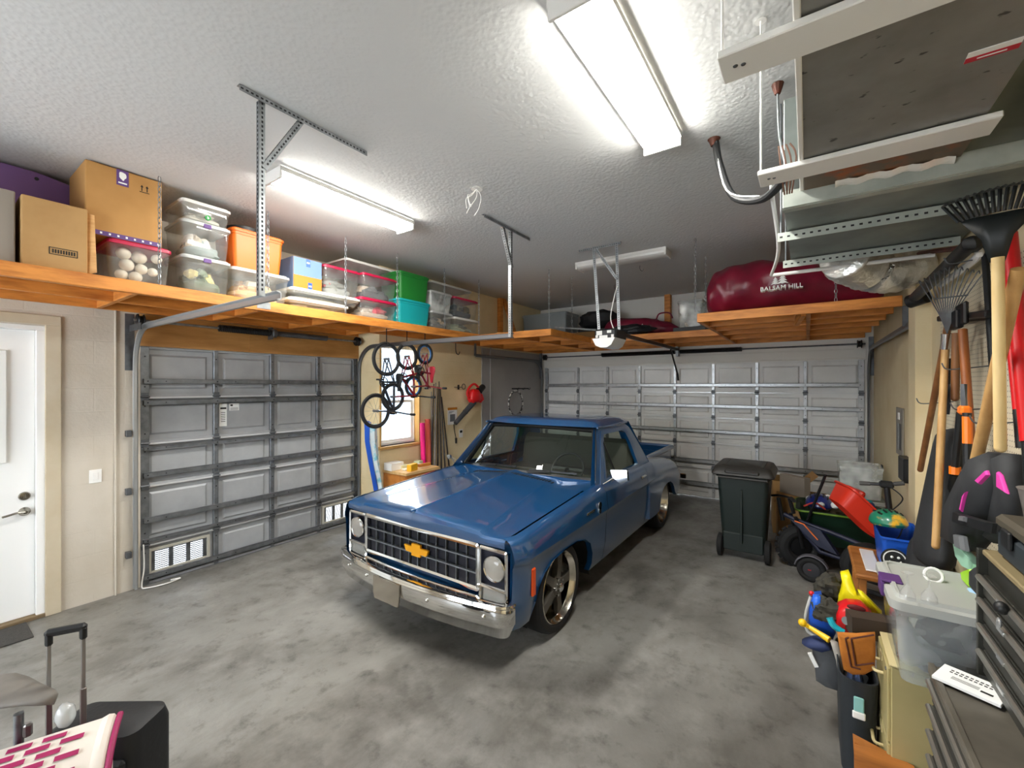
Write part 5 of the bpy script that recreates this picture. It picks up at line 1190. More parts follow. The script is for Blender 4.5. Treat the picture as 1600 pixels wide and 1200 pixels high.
# ================================================================ right wall: pegboard and tools
PEG=mat('pegboard_cream','#cfc4aa',.7); N,Lk,p_=nodes_of(PEG)
tc=N.new('ShaderNodeTexCoord'); s_=N.new('ShaderNodeSeparateXYZ'); Lk.new(tc.outputs['Object'],s_.inputs[0]); c_=N.new('ShaderNodeCombineXYZ'); Lk.new(s_.outputs[1],c_.inputs[0]); Lk.new(s_.outputs[2],c_.inputs[1])
vm=N.new('ShaderNodeVectorMath'); vm.operation='SCALE'; vm.inputs[3].default_value=1/.0254; Lk.new(c_.outputs[0],vm.inputs[0]); vf=N.new('ShaderNodeVectorMath'); vf.operation='FRACTION'; Lk.new(vm.outputs[0],vf.inputs[0])
vd=N.new('ShaderNodeVectorMath'); vd.operation='DISTANCE'; vd.inputs[1].default_value=(.5,.5,0); Lk.new(vf.outputs[0],vd.inputs[0])
lt=N.new('ShaderNodeMath'); lt.operation='LESS_THAN'; lt.inputs[1].default_value=.14; Lk.new(vd.outputs['Value'],lt.inputs[0]); x_=N.new('ShaderNodeMix'); x_.data_type='RGBA'; Lk.new(lt.outputs[0],x_.inputs[0]); x_.inputs[6].default_value=(*lin('#cfc4aa'),1); x_.inputs[7].default_value=(.06,.05,.04,1); Lk.new(x_.outputs[2],p_.inputs['Base Color'])
t=thing('pegboard','cream pegboard on the right wall behind the garden tools','pegboard',(6.09,3.0,.9))
obj('panel',B().bx(6.084,6.094,.6,4.20,.9,2.55),PEG,t)
ASH=mat('ash_handle','#c29a62',.5,col2='#a87c46',scale=3,stretch=(5,5,1)); ASHD=mat('dark_ash_handle','#8a5a30',.5,col2='#6a4020',scale=3,stretch=(5,5,1)); ASHP=mat('pale_handle','#dcc08a',.5,col2='#cdae74',scale=3,stretch=(5,5,1))
X=6.0
P=lambda x,y,X=6.0: AX(x,y,X)
def shaft(name,label,cat,a,c,r,m,r2=None):
    t=thing(name,label,cat,(min(a.x,c.x),c.y,c.z)); obj('handle',B().tube([a,(a+c)/2,c],[r2 or r,r,r],12),m,t); obj('tip',B().ball(c,r*1.02,8),m,t); return t
# wire leaf rake (handle straight down), tines fanned up
a=P(1477,545,5.95); c=P(1462,853,5.86)
t=shaft('leaf_rake','wire-tined leaf rake hanging head up with a long pale handle','rake',a,c,.017,ASH)
obj('ferrule',B().cyl(P(1479,521,5.95),a,.021,n=14),CHROME,t,label='bright steel ferrule')
top=P(1480,521,5.95); b=B(); S0=Vector((.968,-.25,0))
for k in range(13):
    f=-1+2*k/12; e=top+S0*(f*.12+.01)+Vector((0,0,.36-.06*abs(f))); m=top+S0*(f*.035)+Vector((0,0,.12)); b.tube(smooth([top,m,e,e+Vector((0,-.05,-.01))],4),.0028,n=5)
b.tube([top-S0*.05+Vector((0,0,.2)),top+S0*.08+Vector((0,0,.2))],.004); obj('tines',b,STEELD,t)
t=shaft('garden_tool','brown tool handle slanting down to the left of the leaf rake','handle',P(1483,500,5.97),P(1438,734,5.97),.017,ASHD)
t=shaft('garden_hoe','dark handled hoe hanging between leaf rake and loppers','hoe',P(1494,520,5.98),P(1492,622,5.98),.018,ASHD); obj('blade',B().box(P(1494,500,5.98),(.03,.14,.10),.006),BLACKM,t)
t=shaft('spade','reddish brown spade handle hanging behind the loppers','spade',P(1504,515,5.99),P(1521,752,5.99),.019,mat('red_brown_handle','#a8602c',.45,col2='#84481c',scale=3,stretch=(5,5,1))); obj('blade',B().box(P(1503,500,5.99)+Vector((0,0,.03)),(.02,.16,.12),.008),BLACKM,t)
obj('tool_rack',B().bar(P(1470,498,6.02),P(1548,490,6.02),.04,.035,b=.006).bar(P(1470,498,6.02)+Vector((.06,0,-.02)),P(1548,490,6.02)+Vector((.06,0,-.02)),.03,.02),BLACKM,None,'black bar tool rack on the pegboard above the hoe','rack')
t=shaft('leaf_rake','black plastic leaf rake hanging head up with a cream handle','rake',P(1559,402,5.88),P(1563,700,5.90),.017,ASHP)
S_=Vector((.968,-.25,0)); top=P(1558,400,5.88); b=B(); BP=mat('black_green_plastic','#14191a',.45)
b.loft([[top+S_*(w*s)+Vector((0,dx,z)) for s in(-1,-.4,.4,1)] for dx,w,z in((0,.02,-.02),(0,.04,.07),(-.02,.10,.15))],closed=False,caps=False)
obj('fan',b,BP,t,solid=.006); b=B()
for k in range(17):
    f=-1+2*k/16; e0=top+S_*(f*.10)+Vector((0,-.02,.145+.01*(1-f*f))); e1=top+S_*(f*.145)+Vector((0,-.03,.215+.02*(1-f*f))); b.tube([e0,e1,e1+Vector((0,-.05,-.01))],.006,n=5)
obj('tines',b,BP,t)
t=shaft('garden_tool','pale wooden handle slanting across the pegboard','handle',P(1592,420,5.93),P(1520,745,5.93),.021,ASH)
t=thing('post_tool','tall red steel tool standing upright at the right edge','tool',(5.98,2.5,1.2)); obj('red_shaft',B().tube([P(1577,365,5.99),P(1608,690,5.99)],.024,12),RED,t); obj('black_foot',B().tube([P(1608,690,5.99),P(1612,760,5.99)],.02,12),BLK,t)
t=thing('post_tool','second red steel tool behind the cream rake handle','tool',(6.02,2.6,1.2)); obj('red_shaft',B().tube([P(1566,375,6.03),P(1592,640,6.03)],.018,12),RED,t); obj('black_foot',B().tube([P(1592,640,6.03),P(1597,700,6.03)],.018,12),BLK,t)
t=thing('steel_pole','slim black pole hanging from the top of the pegboard','pole',(6.05,2.9,1.6)); obj('pole',B().cyl(P(1535,340,6.05),P(1553,600,6.05),.014,n=10),BLACKM,t)
obj('garden_trowel',B().tube([P(1481,560,6.03),P(1480,600,6.03)],.014,8).loft([[P(1480,600,6.03)+Vector((dx,w*s,-z)) for s,dx in((-1,.01),(0,-.01),(1,.01))] for dx0,w,z in((0,.012,.0),(0,.035,.06),(0,.028,.14),(0,.004,.19))],closed=False,caps=False),BLACKM,None,'black hand trowel hanging between the rake and hoe handles','trowel')
# loppers
t=thing('loppers','black loppers with orange bands hanging below the spade','loppers',(5.95,3.3,1.2))
X=5.95
obj('blades',B().loft([[P(1506,600,X)+Vector((dx,s*w,0)) for s,dx in((-1,0),(0,-.012),(1,0),(0,.012))] for w,dx in((.004,0),)]+[[P(1506,622,X)+Vector((dx,s*.025,0)) for s,dx in((-1,0),(0,-.012),(1,0),(0,.012))],[P(1507,637,X)+Vector((dx,s*.02,0)) for s,dx in((-1,0),(0,-.012),(1,0),(0,.012))]]),STEELD,t)
OB=mat('tool_orange','#f07818',.4)
obj('pivot_band',B().box(P(1507,641,X),(.04,.075,.045),.01),OB,t)
for (x0,y0,x1,y1,x2,y2) in((1501,645,1492,735,1486,775),(1511,645,1512,742,1514,785)):
    obj('arm',B().tube([P(x0,y0,X),P(x1,y1,X)],.017,10),BLK,t); obj('grip_band',B().tube([P(x1,y1,X)+Vector((0,0,.02)),P(x1,y1,X)-Vector((0,0,.02))],.024,10),OB,t); obj('grip',B().tube([P(x1,y1,X)-Vector((0,0,.02)),P(x2,y2,X)],.021,10),BLK,t)
obj('orange_sleeve',B().tube([P(1511,651,X),P(1511.5,693,X)],.0185,10),OB,t)
# peg hooks
for k,(px,py,nm) in enumerate(((1478,630,'left of the loppers'),(1530,575,'above the loppers'),(1548,640,'right of the loppers'),(1588,662,'beside the red tool'),(1535,405,'below the black rake'),(1586,350,'across the black rake'))):
    p=P(px,py,6.05); obj('peg_hook',B().tube(smooth([(6.085,p.y,p.z+.01),(6.0,p.y,p.z),(5.93,p.y,p.z-.004),(5.91,p.y,p.z+.03)],4),.0035,n=5),STEELD,None,'steel peg hook on the pegboard '+nm,'hook')
# slotted squares on far right wall and box
for (x0,y0,x1,y1,w,nm) in((1405,637,1407,712,.05,'shorter grey slotted bracket on the cream wall near the corner'),(1428,590,1428,728,.04,'longer grey slotted bracket on the cream wall beside the pier')):
    a=AX(x0,y0,6.09); c=AX(x1,y1,6.09); y=(a.y+c.y)/2; t=thing('slotted_bracket',nm,'bracket',(6.09,y,c.z)); wy=.19 if w>.045 else .12
    obj('plate',B().bx(6.085,6.097,y-wy,y+wy,c.z,a.z,.002),mat('bracket_grey','#8f877a',.5,.4) if w>.045 else bpy.data.materials['bracket_grey'],t); obj('slot',B().bx(6.082,6.085,y-wy*.5,y-wy*.1,c.z+.06,a.z-.16),BLK,t); obj('bright_edge',B().bx(6.082,6.085,y+wy*.1,y+wy*.5,c.z+.06,a.z-.16),STEEL,t); obj('hanging_tab',B().bx(6.081,6.085,y-wy*.2,y+wy*.3,a.z-.12,a.z-.05),PAPER,t)
a=AX(1414,733,6.06); obj('black_box',B().bx(6.03,6.098,a.y-.14,a.y+.14,a.z-.11,a.z+.11,.008),BLK,None,'small black box mounted on the cream wall above the scooter','box')
# ================================================================ right side floor: bin, boxes, scooters
TB=mat('dark_green_bin','#15201d',.5); TBL=mat('dark_brown_lid','#2b2926',.5)
t=thing('wheelie_bin','tall dark wheeled bin with closed lid standing behind the truck','wheeled bin',(4.75,5.55,0))
cx,cy=4.72,5.60
rg=lambda w,d,z,oy=0:[(cx+p[0],cy+oy+p[1],z) for p in rrect(w,d,.05,4)]
obj('body',B().loft([rg(.42,.42,.12),rg(.44,.46,.3),rg(.50,.54,.80),rg(.51,.56,.92),rg(.54,.60,.93),rg(.54,.60,.96)]),TB,t)
b=B(); b.loft([rg(.60,.66,.955,-.01),rg(.62,.68,.965,-.01),rg(.61,.67,.985,-.01),rg(.54,.58,1.05,.0),rg(.50,.52,1.06,.0)]); b.box((cx,cy-.33,1.0),(.34,.05,.05),.015)
for sx in(-.19,.19): b.box((cx+sx,cy-.02,1.05),(.05,.5,.03),.01)
obj('lid',b,TBL,t)
b=B().tube([(cx-.24,cy-.31,.93),(cx+.24,cy-.31,.93)],.014); obj('grab_bar',b,TBL,t)
b=B().bx(cx-.02,cx+.0,cy-.285,cy-.20,.2,.80,.004); b.bx(cx-.2,cx+.2,cy-.24,cy-.2,.10,.30,.01); obj('front_rib',b,TB,t)
for sx in(-.235,.235): obj('wheel',B().lathe([(.02,-.03),(.10,-.03),(.125,-.02),(.125,.02),(.10,.03),(.02,.03)],(cx+sx,cy-.17,.125),24,T(ry=pi/2)),RUB,t)
obj('axle',B().cyl((cx-.22,cy-.17,.125),(cx+.22,cy-.17,.125),.010,n=8),STEEL,t)
# cartons behind
def cart(label,x,y,z,w,d,h,rz,m=CARD,open_=False,rx=0):
    t=thing('cardboard_box',label,'box',(x,y,z)); b=B(T((x,y,z+h/2),rz=rz,rx=rx)); b.box((0,0,0),(w,d,h),.004); obj('body',b,m,t)
    if open_:
        b=B(T((x,y,z+h),rz=rz)); b.add([(-w/2,-d/2,0),(w/2,-d/2,0),(w/2,-d/2-.08,.1),(-w/2,-d/2-.08,.1)],[(0,1,2,3)]); b.add([(w/2,-d/2,0),(w/2,d/2,0),(w/2+.1,d/2,.10),(w/2+.1,-d/2,.10)],[(0,1,2,3)]); obj('flap',b,m,t)
    return t
cart('large brown cardboard box on the floor right of the wheeled bin',5.12,6.9,0,.42,.5,.42,.1,CARD)
cart('open brown cardboard box stacked next to the wheeled bin',5.10,6.9,.425,.40,.42,.26,.15,CARD,True)
t=cart('flat grey box with white labels tilted against the stacked boxes',5.18,6.44,.58,.10,.34,.24,.9,GBOX); b=B(T((5.18,6.44,.70),rz=.9)); b.box((.052,-.06,.02),(.003,.11,.14)); b.box((.052,.08,.02),(.003,.11,.14)); obj('label',b.__class__(T((5.18,6.44,.70),rz=.9)).box((.0515,-.06,.02),(.003,.11,.14)),PAPER,t)
cart('brown box under the tilted grey box',5.15,6.43,.0,.32,.32,.575,.1,CARD)
cart('ochre box with a yellow sticker among the cartons',5.45,6.50,0,.28,.28,.60,-.2,mat('ochre_carton','#8a6420',.7))
obj('yellow_sticker',B(T((5.45,6.50,.603),rz=-.2)).box((0,-.04,0),(.09,.06,.003)),mat('yellow_sticker','#f0d838',.6),None,'yellow sticker on top of the ochre box','sticker')
# clear bins in the corner
bin_('empty clear bin on top of another in the back right corner',5.62,6.04,6.45,6.95,.62,1.02,CLEARW,None,latch=BLK); bin_('lower empty clear bin in the back right corner',5.60,6.06,6.45,6.98,.25,.60,CLEARW,CLID)
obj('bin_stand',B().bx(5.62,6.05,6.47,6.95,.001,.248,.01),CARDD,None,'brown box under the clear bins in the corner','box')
# green dump cart
GC=mat('dark_green_cart','#0e2a1a',.45)
t=thing('garden_cart','dark green garden cart heaped with toys behind the scooter','cart',(5.56,5.75,.0))
rg=lambda w,d,z:[(5.60+p[0],5.95+p[1],z) for p in rrect(w,d,.08,4)]
b=B().loft([rg(.60,.42,.22),rg(.66,.5,.40),rg(.76,.60,.58),rg(.80,.64,.59),rg(.78,.62,.60),rg(.72,.56,.58),rg(.6,.4,.40)],caps=False); b.add(rg(.6,.4,.40),[list(range(24))]); obj('tub',b,GC,t)
obj('rim_stripe',B().tube(rg(.81,.65,.585),.010,n=6,closed=True),mat('lime_trim','#6a8a28',.5),t)
for sx in(-.34,.34):
    for sy in(-.2,.2): obj('wheel',B().lathe([(.03,-.03),(.12,-.03),(.14,-.01),(.14,.01),(.12,.03),(.03,.03)],(5.60+sx,5.95+sy,.14),20,T(ry=pi/2)),RUB,t)
obj('pull_handle',B().tube([(5.30,5.62,.45),AY(1290,742,5.5)],.014),BLACKM,t)
def helmet(label,c,r,m1,m2=None,rz=0,tilt=0):
    t=thing('bike_helmet',label,'helmet',(c[0],c[1],c[2])); b=B(T(c,rz=rz,rx=tilt)); rows=[]
    n=24
    for i in range(9):
        a=pi/2*i/8; rows.append([(r[0]*cos(a)*cos(2*pi*k/n),r[1]*cos(a)*sin(2*pi*k/n)*(1+.08*cos(2*pi*k/n)),r[2]*sin(a)) for k in range(n)])
    b.loft([[(p[0]*.9,p[1]*.9,p[2]-.02) for p in rows[0]]]+rows,caps=True); obj('shell',b,m1,t)
    b=B(T(c,rz=rz,rx=tilt))
    for k in range(-2,3):
        for q in(-.35,.25): x=k*.30; y=q; z=sqrt(max(.05,1-x*x-y*y)); b.box((x*r[0],y*r[1],z*r[2]+.001),(r[0]*.12,r[1]*.34,.012),.004,T(ry=x*.9,rx=-y*.7))
    obj('vents',b,BLK,t)
    b=B(T(c,rz=rz,rx=tilt)).tube(smooth([(-r[0]*.9,0,0),(-r[0]*.5,-.02,-.10),(0,-.03,-.13),(r[0]*.5,-.02,-.1),(r[0]*.9,0,0)],4),.005); obj('strap',b,BLK,t)
    return t
helmet('dark blue helmet lying in the green cart',(5.42,5.9,.62),(.13,.15,.12),mat('navy_helmet','#1c2c74',.3,coat=.6))
TQ=mat('turquoise_plastic','#18a0b0',.4)
t=thing('toy_turtle','turquoise plastic toy lying at the right end of the green cart','toy',(5.76,5.8,.6)); b=B().ball((5.72,5.8,.68),(.10,.09,.07),12,.12,3); obj('body',b,TQ,t)
for q in((.10,.02,.03),(.06,-.07,.06),(-.09,-.06,.0)): obj('limb',B().ball((5.72+q[0],5.8+q[1],.68+q[2]),(.06,.045,.05),8,.1,2),TQ,t)
obj('face',B().ball((5.86,5.78,.70),(.03,.012,.04),8),mat('toy_navy','#183060',.4),t)
for k,(x,y,z,r) in enumerate(((5.33,5.95,.66,.035),(5.50,5.95,.70,.035),(5.56,5.80,.655,.04),(5.44,5.76,.65,.03),(5.62,5.95,.68,.05))):
    obj('white_ball' if k<4 else 'striped_cup',B().ball((x,y,z),(r,r,r*.95),10),WPL,None,('white ball at the left of the green cart','white ball behind the dark blue helmet','white ball before the turquoise toy','white ball in front of the dark blue helmet','white striped cup behind the turquoise toy')[k],'toy')
obj('toy_hoop',B().tube(smooth([(5.28,5.72,.62),(5.38,5.68,.68),(5.47,5.70,.62)],6),.010),MATC('#b0382c'),None,'red and white toy hoop at the left of the green cart','toy')
lumps('dark jumble of toys filling the green cart',5.28,5.92,5.72,6.16,.42,.62,['#2a3a2c','#3a2a24','#20242c','#5a4a30'],91,14,'toy_pile','toys')
# red sled tub
RS=mat('red_sled','#d83420',.4)
t=thing('red_wagon_tub','red plastic wagon tub tipped up against the cream wall','wagon',(5.9,5.6,.35)); M=T((5.73,5.40,.70),rz=.35,ry=.8)
rg=lambda w,d,z:[(p[0],p[1],z) for p in rrect(w,d,.07,4)]
b=B(M).loft([rg(.46,.30,-.08),rg(.56,.38,.08),rg(.60,.42,.085),rg(.60,.42,.10),rg(.54,.36,.09),rg(.46,.28,-.06)],caps=False); b.add(rg(.46,.29,-.07),[list(range(24))]); obj('tub',b,RS,t); obj('seat_back',B(M).box((-.18,0,.07),(.06,.32,.16),.02),RS,t)
# fat-tyre mini bike
t=thing('mini_bike','dark blue mini bike with a fat front tyre between wheeled bin and scooter','mini bike',(5.3,5.5,0))
MX=T(rz=.35)@axes((1,0,0),(0,0,1),(0,1,0)); c=(5.25,5.55,.225)
w=obj('tyre',B().rim(c,.16,.062,MX,32,10),RUB,t)
b=B()
for k in range(22): a=2*pi*k/22; q=Vector(c)+MX@Vector((.215*cos(a),.215*sin(a),0)); b.box(q,(.05,.06,.02),.004,MX@Matrix.Rotation(a+pi/2,4,'Z'))
obj('tread',b,RUB,w); obj('hub',B().lathe([(.03,-.04),(.10,-.03),(.10,.03),(.03,.04)],c,20,MX),BLACKM,w)
NV=mat('navy_paint','#0c1230',.55)
b=B()
for d in(-.07,.07): b.tube([Vector(c)+MX@Vector((0,0,d)),Vector(c)+MX@Vector((-.07,.33,d))],.018)
b.tube([Vector(c)+Vector((-.06,0,.34)),Vector(c)+Vector((-.10,0,.50))],.02); obj('fork',b,BLACKM,t)
obj('frame',B().tube(smooth([(5.10,5.53,.55),(5.25,5.5,.50),(5.5,5.42,.46),(5.8,5.3,.40)],5),.024).tube([(5.2,5.5,.5),(5.42,5.42,.24),(5.7,5.32,.22)],.02),NV,t)
obj('fairing',B().loft([[(5.16,5.46,.52),(5.40,5.39,.30),(5.42,5.43,.28),(5.20,5.50,.52)],[(5.42,5.40,.47),(5.56,5.35,.26),(5.58,5.39,.26),(5.44,5.45,.47)]]),NV,t)
obj('orange_stripe',B().tube([(5.20,5.44,.515),(5.28,5.42,.50),(5.40,5.38,.37)],.007),MATC('#e07030'),t,label='orange stripe')
rc=(5.78,5.30,.225); obj('tyre',B().rim(rc,.16,.062,MX,32,10),RUB,t)
b=B().tube(smooth([(4.98,5.60,.72),(5.06,5.56,.74),(5.16,5.46,.75),(5.20,5.36,.74)],5),.012); b.cyl((5.05,5.53,.72),(5.09,5.53,.48),.02,n=10); obj('handlebar',b,BLACKM,t); obj('grip',B().cyl((5.17,5.45,.75),(5.20,5.35,.745),.018,n=10),RUB,t)
# kick scooter
SB=mat('scooter_black','#1b1b1d',.45)
t=thing('electric_scooter','black electric scooter with T-handlebar standing in front of the mini bike','scooter',(5.5,5.1,0))
c=Vector((5.345,5.18,.125)); MX2=T(rz=-.12)@axes((1,0,0),(0,0,1),(0,-1,0))
w=obj('wheel',B().rim(c,.095,.03,MX2,28,10),RUB,t); obj('hub',B().lathe([(.02,-.03),(.07,-.02),(.07,.02),(.02,.03)],c,20,MX2),MATC('#2c2c30'),w); obj('red_accent',B().box(c+Vector((.0,-.028,0)),(.06,.004,.008)),RED,w)
b=B(); 
b.loft([[c+MX2@Vector((r*cos(a),r*sin(a),z)) for r,z in((.135,-.035),(.145,-.03),(.145,.03),(.135,.035))] for a in [radians(d) for d in range(20,171,15)]]); obj('fender',b,MATC('#5a5860'),t)
dk=[(5.44,5.17,.105),(5.95,5.02,.09)]; b=B().bar(dk[0],dk[1],.15,.045,b=.012); obj('deck',b,SB,t); obj('deck_pad',B().bar((5.48,5.16,.131),(5.93,5.025,.116),.12,.006),MATC('#6a6258'),t)
hb=AY(1385,757,4.95); st=AY(1425,880,4.99)
b=B().tube([Vector((5.97,5.0,.13)),Vector((5.93,4.98,.6)),hb],[.028,.024,.022],12); obj('stem',b,SB,t)
l=AY(1343,755,4.98); r2=AY(1413,755,4.92)
h_=obj('handlebar',B().tube([l,hb,r2],.014,10).box(hb,(.10,.06,.06),.015),SB,t); obj('grip',B().cyl(l,l+(hb-l)*.4,.018,n=10),MATC('#4c4a48'),h_); obj('grip',B().cyl(r2,r2+(hb-r2)*.55,.018,n=10),MATC('#4c4a48'),h_); obj('brake_cable',B().tube(smooth([hb+Vector((.03,-.02,-.02)),hb+Vector((.10,-.05,-.10)),hb+Vector((.03,-.03,-.22))],6),.005),BLK,h_)
# stool with board, blue bin, helmet
OAK=mat('stool_oak','#b4763a',.5,col2='#94581f',scale=3,stretch=(1,5,5))
t=thing('wooden_stool','orange brown wooden stool holding the blue bin','stool',(5.72,4.25,0)); sx0,sx1,sy0,sy1=5.60,6.0,4.02,4.72
obj('seat',B().bx(sx0,sx1,sy0,sy1,.53,.57,.012),OAK,t)
for x,y in((sx0+.05,sy0+.06),(sx1-.05,sy0+.06),(sx0+.05,sy1-.06),(sx1-.05,sy1-.06)): obj('leg',B().bx(x-.022,x+.022,y-.022,y+.022,0,.53,.004),OAK,t)
obj('stretcher',B().bx(sx0+.04,sx0+.06,sy0+.08,sy1-.08,.2,.24),OAK,t)
obj('white_board',B(T((5.715,4.36,.575))).box((0,0,.006),(.09,.5,.012),.004),WPL,None,'white board lying on the wooden stool','board')
BB=mat('blue_bin','#1e58c0',.4)
t=thing('blue_bin','blue open bin holding a helmet on the wooden stool','bin',(5.86,4.32,.575)); rg=lambda w,d,z:[(5.875+p[0],4.34+p[1],z) for p in rrect(w,d,.03,4)]
b=B().loft([rg(.20,.42,.575),rg(.24,.52,.84),rg(.255,.54,.845),rg(.255,.54,.86),rg(.235,.50,.85),rg(.19,.41,.59)],caps=False); b.add(rg(.19,.4,.585),[list(range(24))]); obj('shell',b,BB,t)
helmet('green helmet with orange and yellow pattern on the blue bin',(5.83,4.42,.885),(.115,.14,.10),mat('pattern_helmet','#1c7a5c',.35,coat=.5,col2='#e8b028',scale=7,lo=.52,hi=.6),rz=.3,tilt=-.1)
t=thing('round_badge','round black badge with a white swirl beside the blue bin','badge',(5.93,4.0,.70)); p=AY(1398,875,3.98); M=axes((1,0,0),(0,.2,.98),(0,-.98,.2),p); obj('disc',B(M).lathe([(.075,-.01),(.075,.005)],n=24),BLK,t); b=B(M); b.rim((0,0,.006),.06,.004,None,24,5); b.tube([(-.03,-.01,.006),(0,-.035,.006),(.035,-.005,.006)],.004); b.ball((-.015,.018,.006),.009,6); b.ball((.02,.018,.006),.009,6); obj('swirl',b,PAPER,t)
# chair bag + black bags
BCH=mat('charcoal_nylon','#1c1d1f',.7,bump=.25,bscale=18,col2='#2a2b2d',scale=5)
t=thing('folded_chair_bag','tall black carry bag leaning on the pier behind the loppers','bag',(5.93,3.9,.3)); b=B()
a=P(1490,668,5.98); c=P(1455,880,5.90)
rows=[]
for i in range(9):
    f=i/8; q=a+(c-a)*f; w=interp([0,.1,.3,.7,1],[.05,.13,.15,.20,.26],f); rows.append([q+Vector((.07*sin(2*pi*k/14)*(1+.3*f),w*cos(2*pi*k/14)*(1+.05*sin(3*k+i)),0)) for k in range(14)])
b.loft(rows); obj('body',b,BCH,t,sharp=180,subd=1)
obj('car_seat',B().ball((5.975,3.92,.74),(.11,.2,.22),14,.12,11),BCH,None,'slumped black padded bag on the floor behind the white lidded bin','bag',kind=None)
# life jacket
PK=mat('pink_panel','#d83aa0',.6)
t=thing('life_vest','black life vest with pink panels hanging on the pegboard','life vest',(5.9,3.0,.9)); X2=5.93
def flat(name,pts,th,X,m,par,sub=1):
    c=sum((P(x,y,X) for x,y in pts),Vector())/len(pts); o=[P(x,y,X) for x,y in pts]; b=B()
    ins=[c+(q-c)*.86 for q in o]; b.loft([[q+Vector((th*.6,0,0)) for q in ins],[q+Vector((th*.3,0,0)) for q in o],[q-Vector((th*.3,0,0)) for q in o],[q-Vector((th,0,0)) for q in ins]]); return obj(name,b,m,par,sharp=180 if th>.03 else 25)
flat('back_panel',[(1552,706),(1588,710),(1592,770),(1590,830),(1560,850),(1540,800)],.05,5.97,BCH,t); flat('front_panel',[(1553,708),(1558,760),(1545,830),(1520,862),(1496,850),(1500,800),(1530,745)],.07,X2,BCH,t)
flat('pink_panel',[(1544,735),(1546,742),(1532,757),(1526,752)],.008,X2-.072,PK,t); flat('pink_panel',[(1561,737),(1566,742),(1576,772),(1561,762)],.008,5.87,PK,t); flat('pink_panel',[(1512,768),(1507,775),(1502,798),(1504,800),(1509,778)],.008,X2-.072,PK,t)
flat('belt',[(1495,800),(1555,818),(1553,834),(1493,816)],.02,X2-.07,BLK,t); flat('buckle',[(1504,806),(1512,808),(1511,816),(1503,814)],.012,X2-.09,mat('grey_buckle','#6a6a6c',.5),t); flat('grey_panel',[(1498,835),(1508,838),(1512,862),(1500,856)],.02,X2-.06,MATC('#5c5e60'),t)
# ================================================================ tool chest, cabinet and what they hold
CH=mat('tool_chest_steel','#44443f',.38,.5,col2='#36352f',scale=4); CHT=mat('worn_chest_top','#7c766a',.36,.4,col2='#565047',scale=3); RAIL=mat('drawer_rail','#a8a59c',.3,.8)
t=thing('tool_chest','dark steel roller tool chest with drawers along the right wall','tool chest',(5.9,1.6,0)); x0,x1,y0,y1,zt_=5.70,6.07,.95,2.26,.88
obj('carcass',B().bx(x0+.02,x1,y0,y1,.10,zt_-.03,.004),CH,t); b=B().bx(x0-.005,x1,y0-.01,y1+.01,zt_-.03,zt_,.005); b.bx(x0-.005,x0+.015,y0-.01,y1+.01,zt_-.001,zt_+.008,.003); obj('worktop',b,CHT,t)
for k,(za,zb_) in enumerate(((.76,.845),(.665,.75),(.57,.655),(.38,.56),(.14,.37))):
    d=obj('drawer',B().bx(x0,x0+.03,y0+.03,y1-.03,za,zb_,.004),CH,t); obj('drawer_rail',B().tube([(x0-.008,y0+.03,zb_-.012),(x0-.008,y1-.03,zb_-.012)],.011,n=8),RAIL,d)
for yy in(y0+.12,y1-.12):
    for xx in(x0+.06,x1-.06): obj('caster',B().lathe([(.015,-.015),(.05,-.012),(.05,.012),(.015,.015)],(xx,yy,.05),14,T(ry=pi/2)),RUB,t)
obj('lock',B().cyl((x0-.003,1.9,.835),(x0+.01,1.9,.835),.010,n=10),CHROME,t)
t=thing('top_chest','dark steel top chest with drawers standing on the roller chest','tool chest',(5.95,1.6,.881)); X0,Z0,Z1=5.845,.882,1.33
obj('carcass',B().bx(X0+.015,6.075,.95,2.30,Z0,Z1,.004).bx(X0-.012,X0+.02,2.285,2.305,Z0,Z1+.02,.002),CH,t); obj('tray_rim',B().bx(X0,6.075,.95,2.30,Z1,Z1+.02,.004),mat('tan_tray','#8c7c5a',.6,.2),t)
for k,(za,zb_) in enumerate(((.90,.985),(.995,1.08),(1.09,1.175),(1.185,1.26))):
    d=obj('drawer',B().bx(X0-.0,X0+.02,.98,2.28,za,zb_,.003),CH,t); obj('drawer_rail',B().tube([(X0-.01,.98,zb_-.012),(X0-.01,2.28,zb_-.012)],.011,n=8),RAIL,d)
    obj('label_plate',B().bx(X0-.022,X0-.019,2.0,2.06,zb_-.018,zb_-.006),ALU,d)
obj('knob',B().ball((X0-.03,1.98,1.255),(.018,.02,.02),10),BLK,t); obj('key',B().rim((X0-.03,2.0,1.20),.012,.004,axes((0,1,0),(0,0,1),(1,0,0)),14,5),ALU,t)
t=thing('tool_case','dark plastic tool case lying on the top chest','tool case',(5.97,2.0,1.352)); obj('body',B().bx(5.87,6.07,1.55,2.24,1.352,1.45,.012),mat('case_grey','#2c3236',.5),t); obj('lid',B().bx(5.865,6.075,1.545,2.245,1.452,1.50,.014),mat('case_brown','#4a4438',.5),t); obj('clasp',B().bx(5.855,5.868,2.08,2.15,1.41,1.47,.004),BLK,t)
t=thing('grinder_pot','black bottle standing on the grey pot at the right edge','bottle',(5.97,2.1,1.5)); obj('pot',B().lathe([(.06,0),(.075,.10),(.08,.11)],(5.97,2.14,1.502),18),MATC('#6c6660'),t); obj('bottle',B().lathe([(.05,.08),(.055,.2),(.03,.26),(.02,.32)],(5.97,2.14,1.502),16),BLK,t)
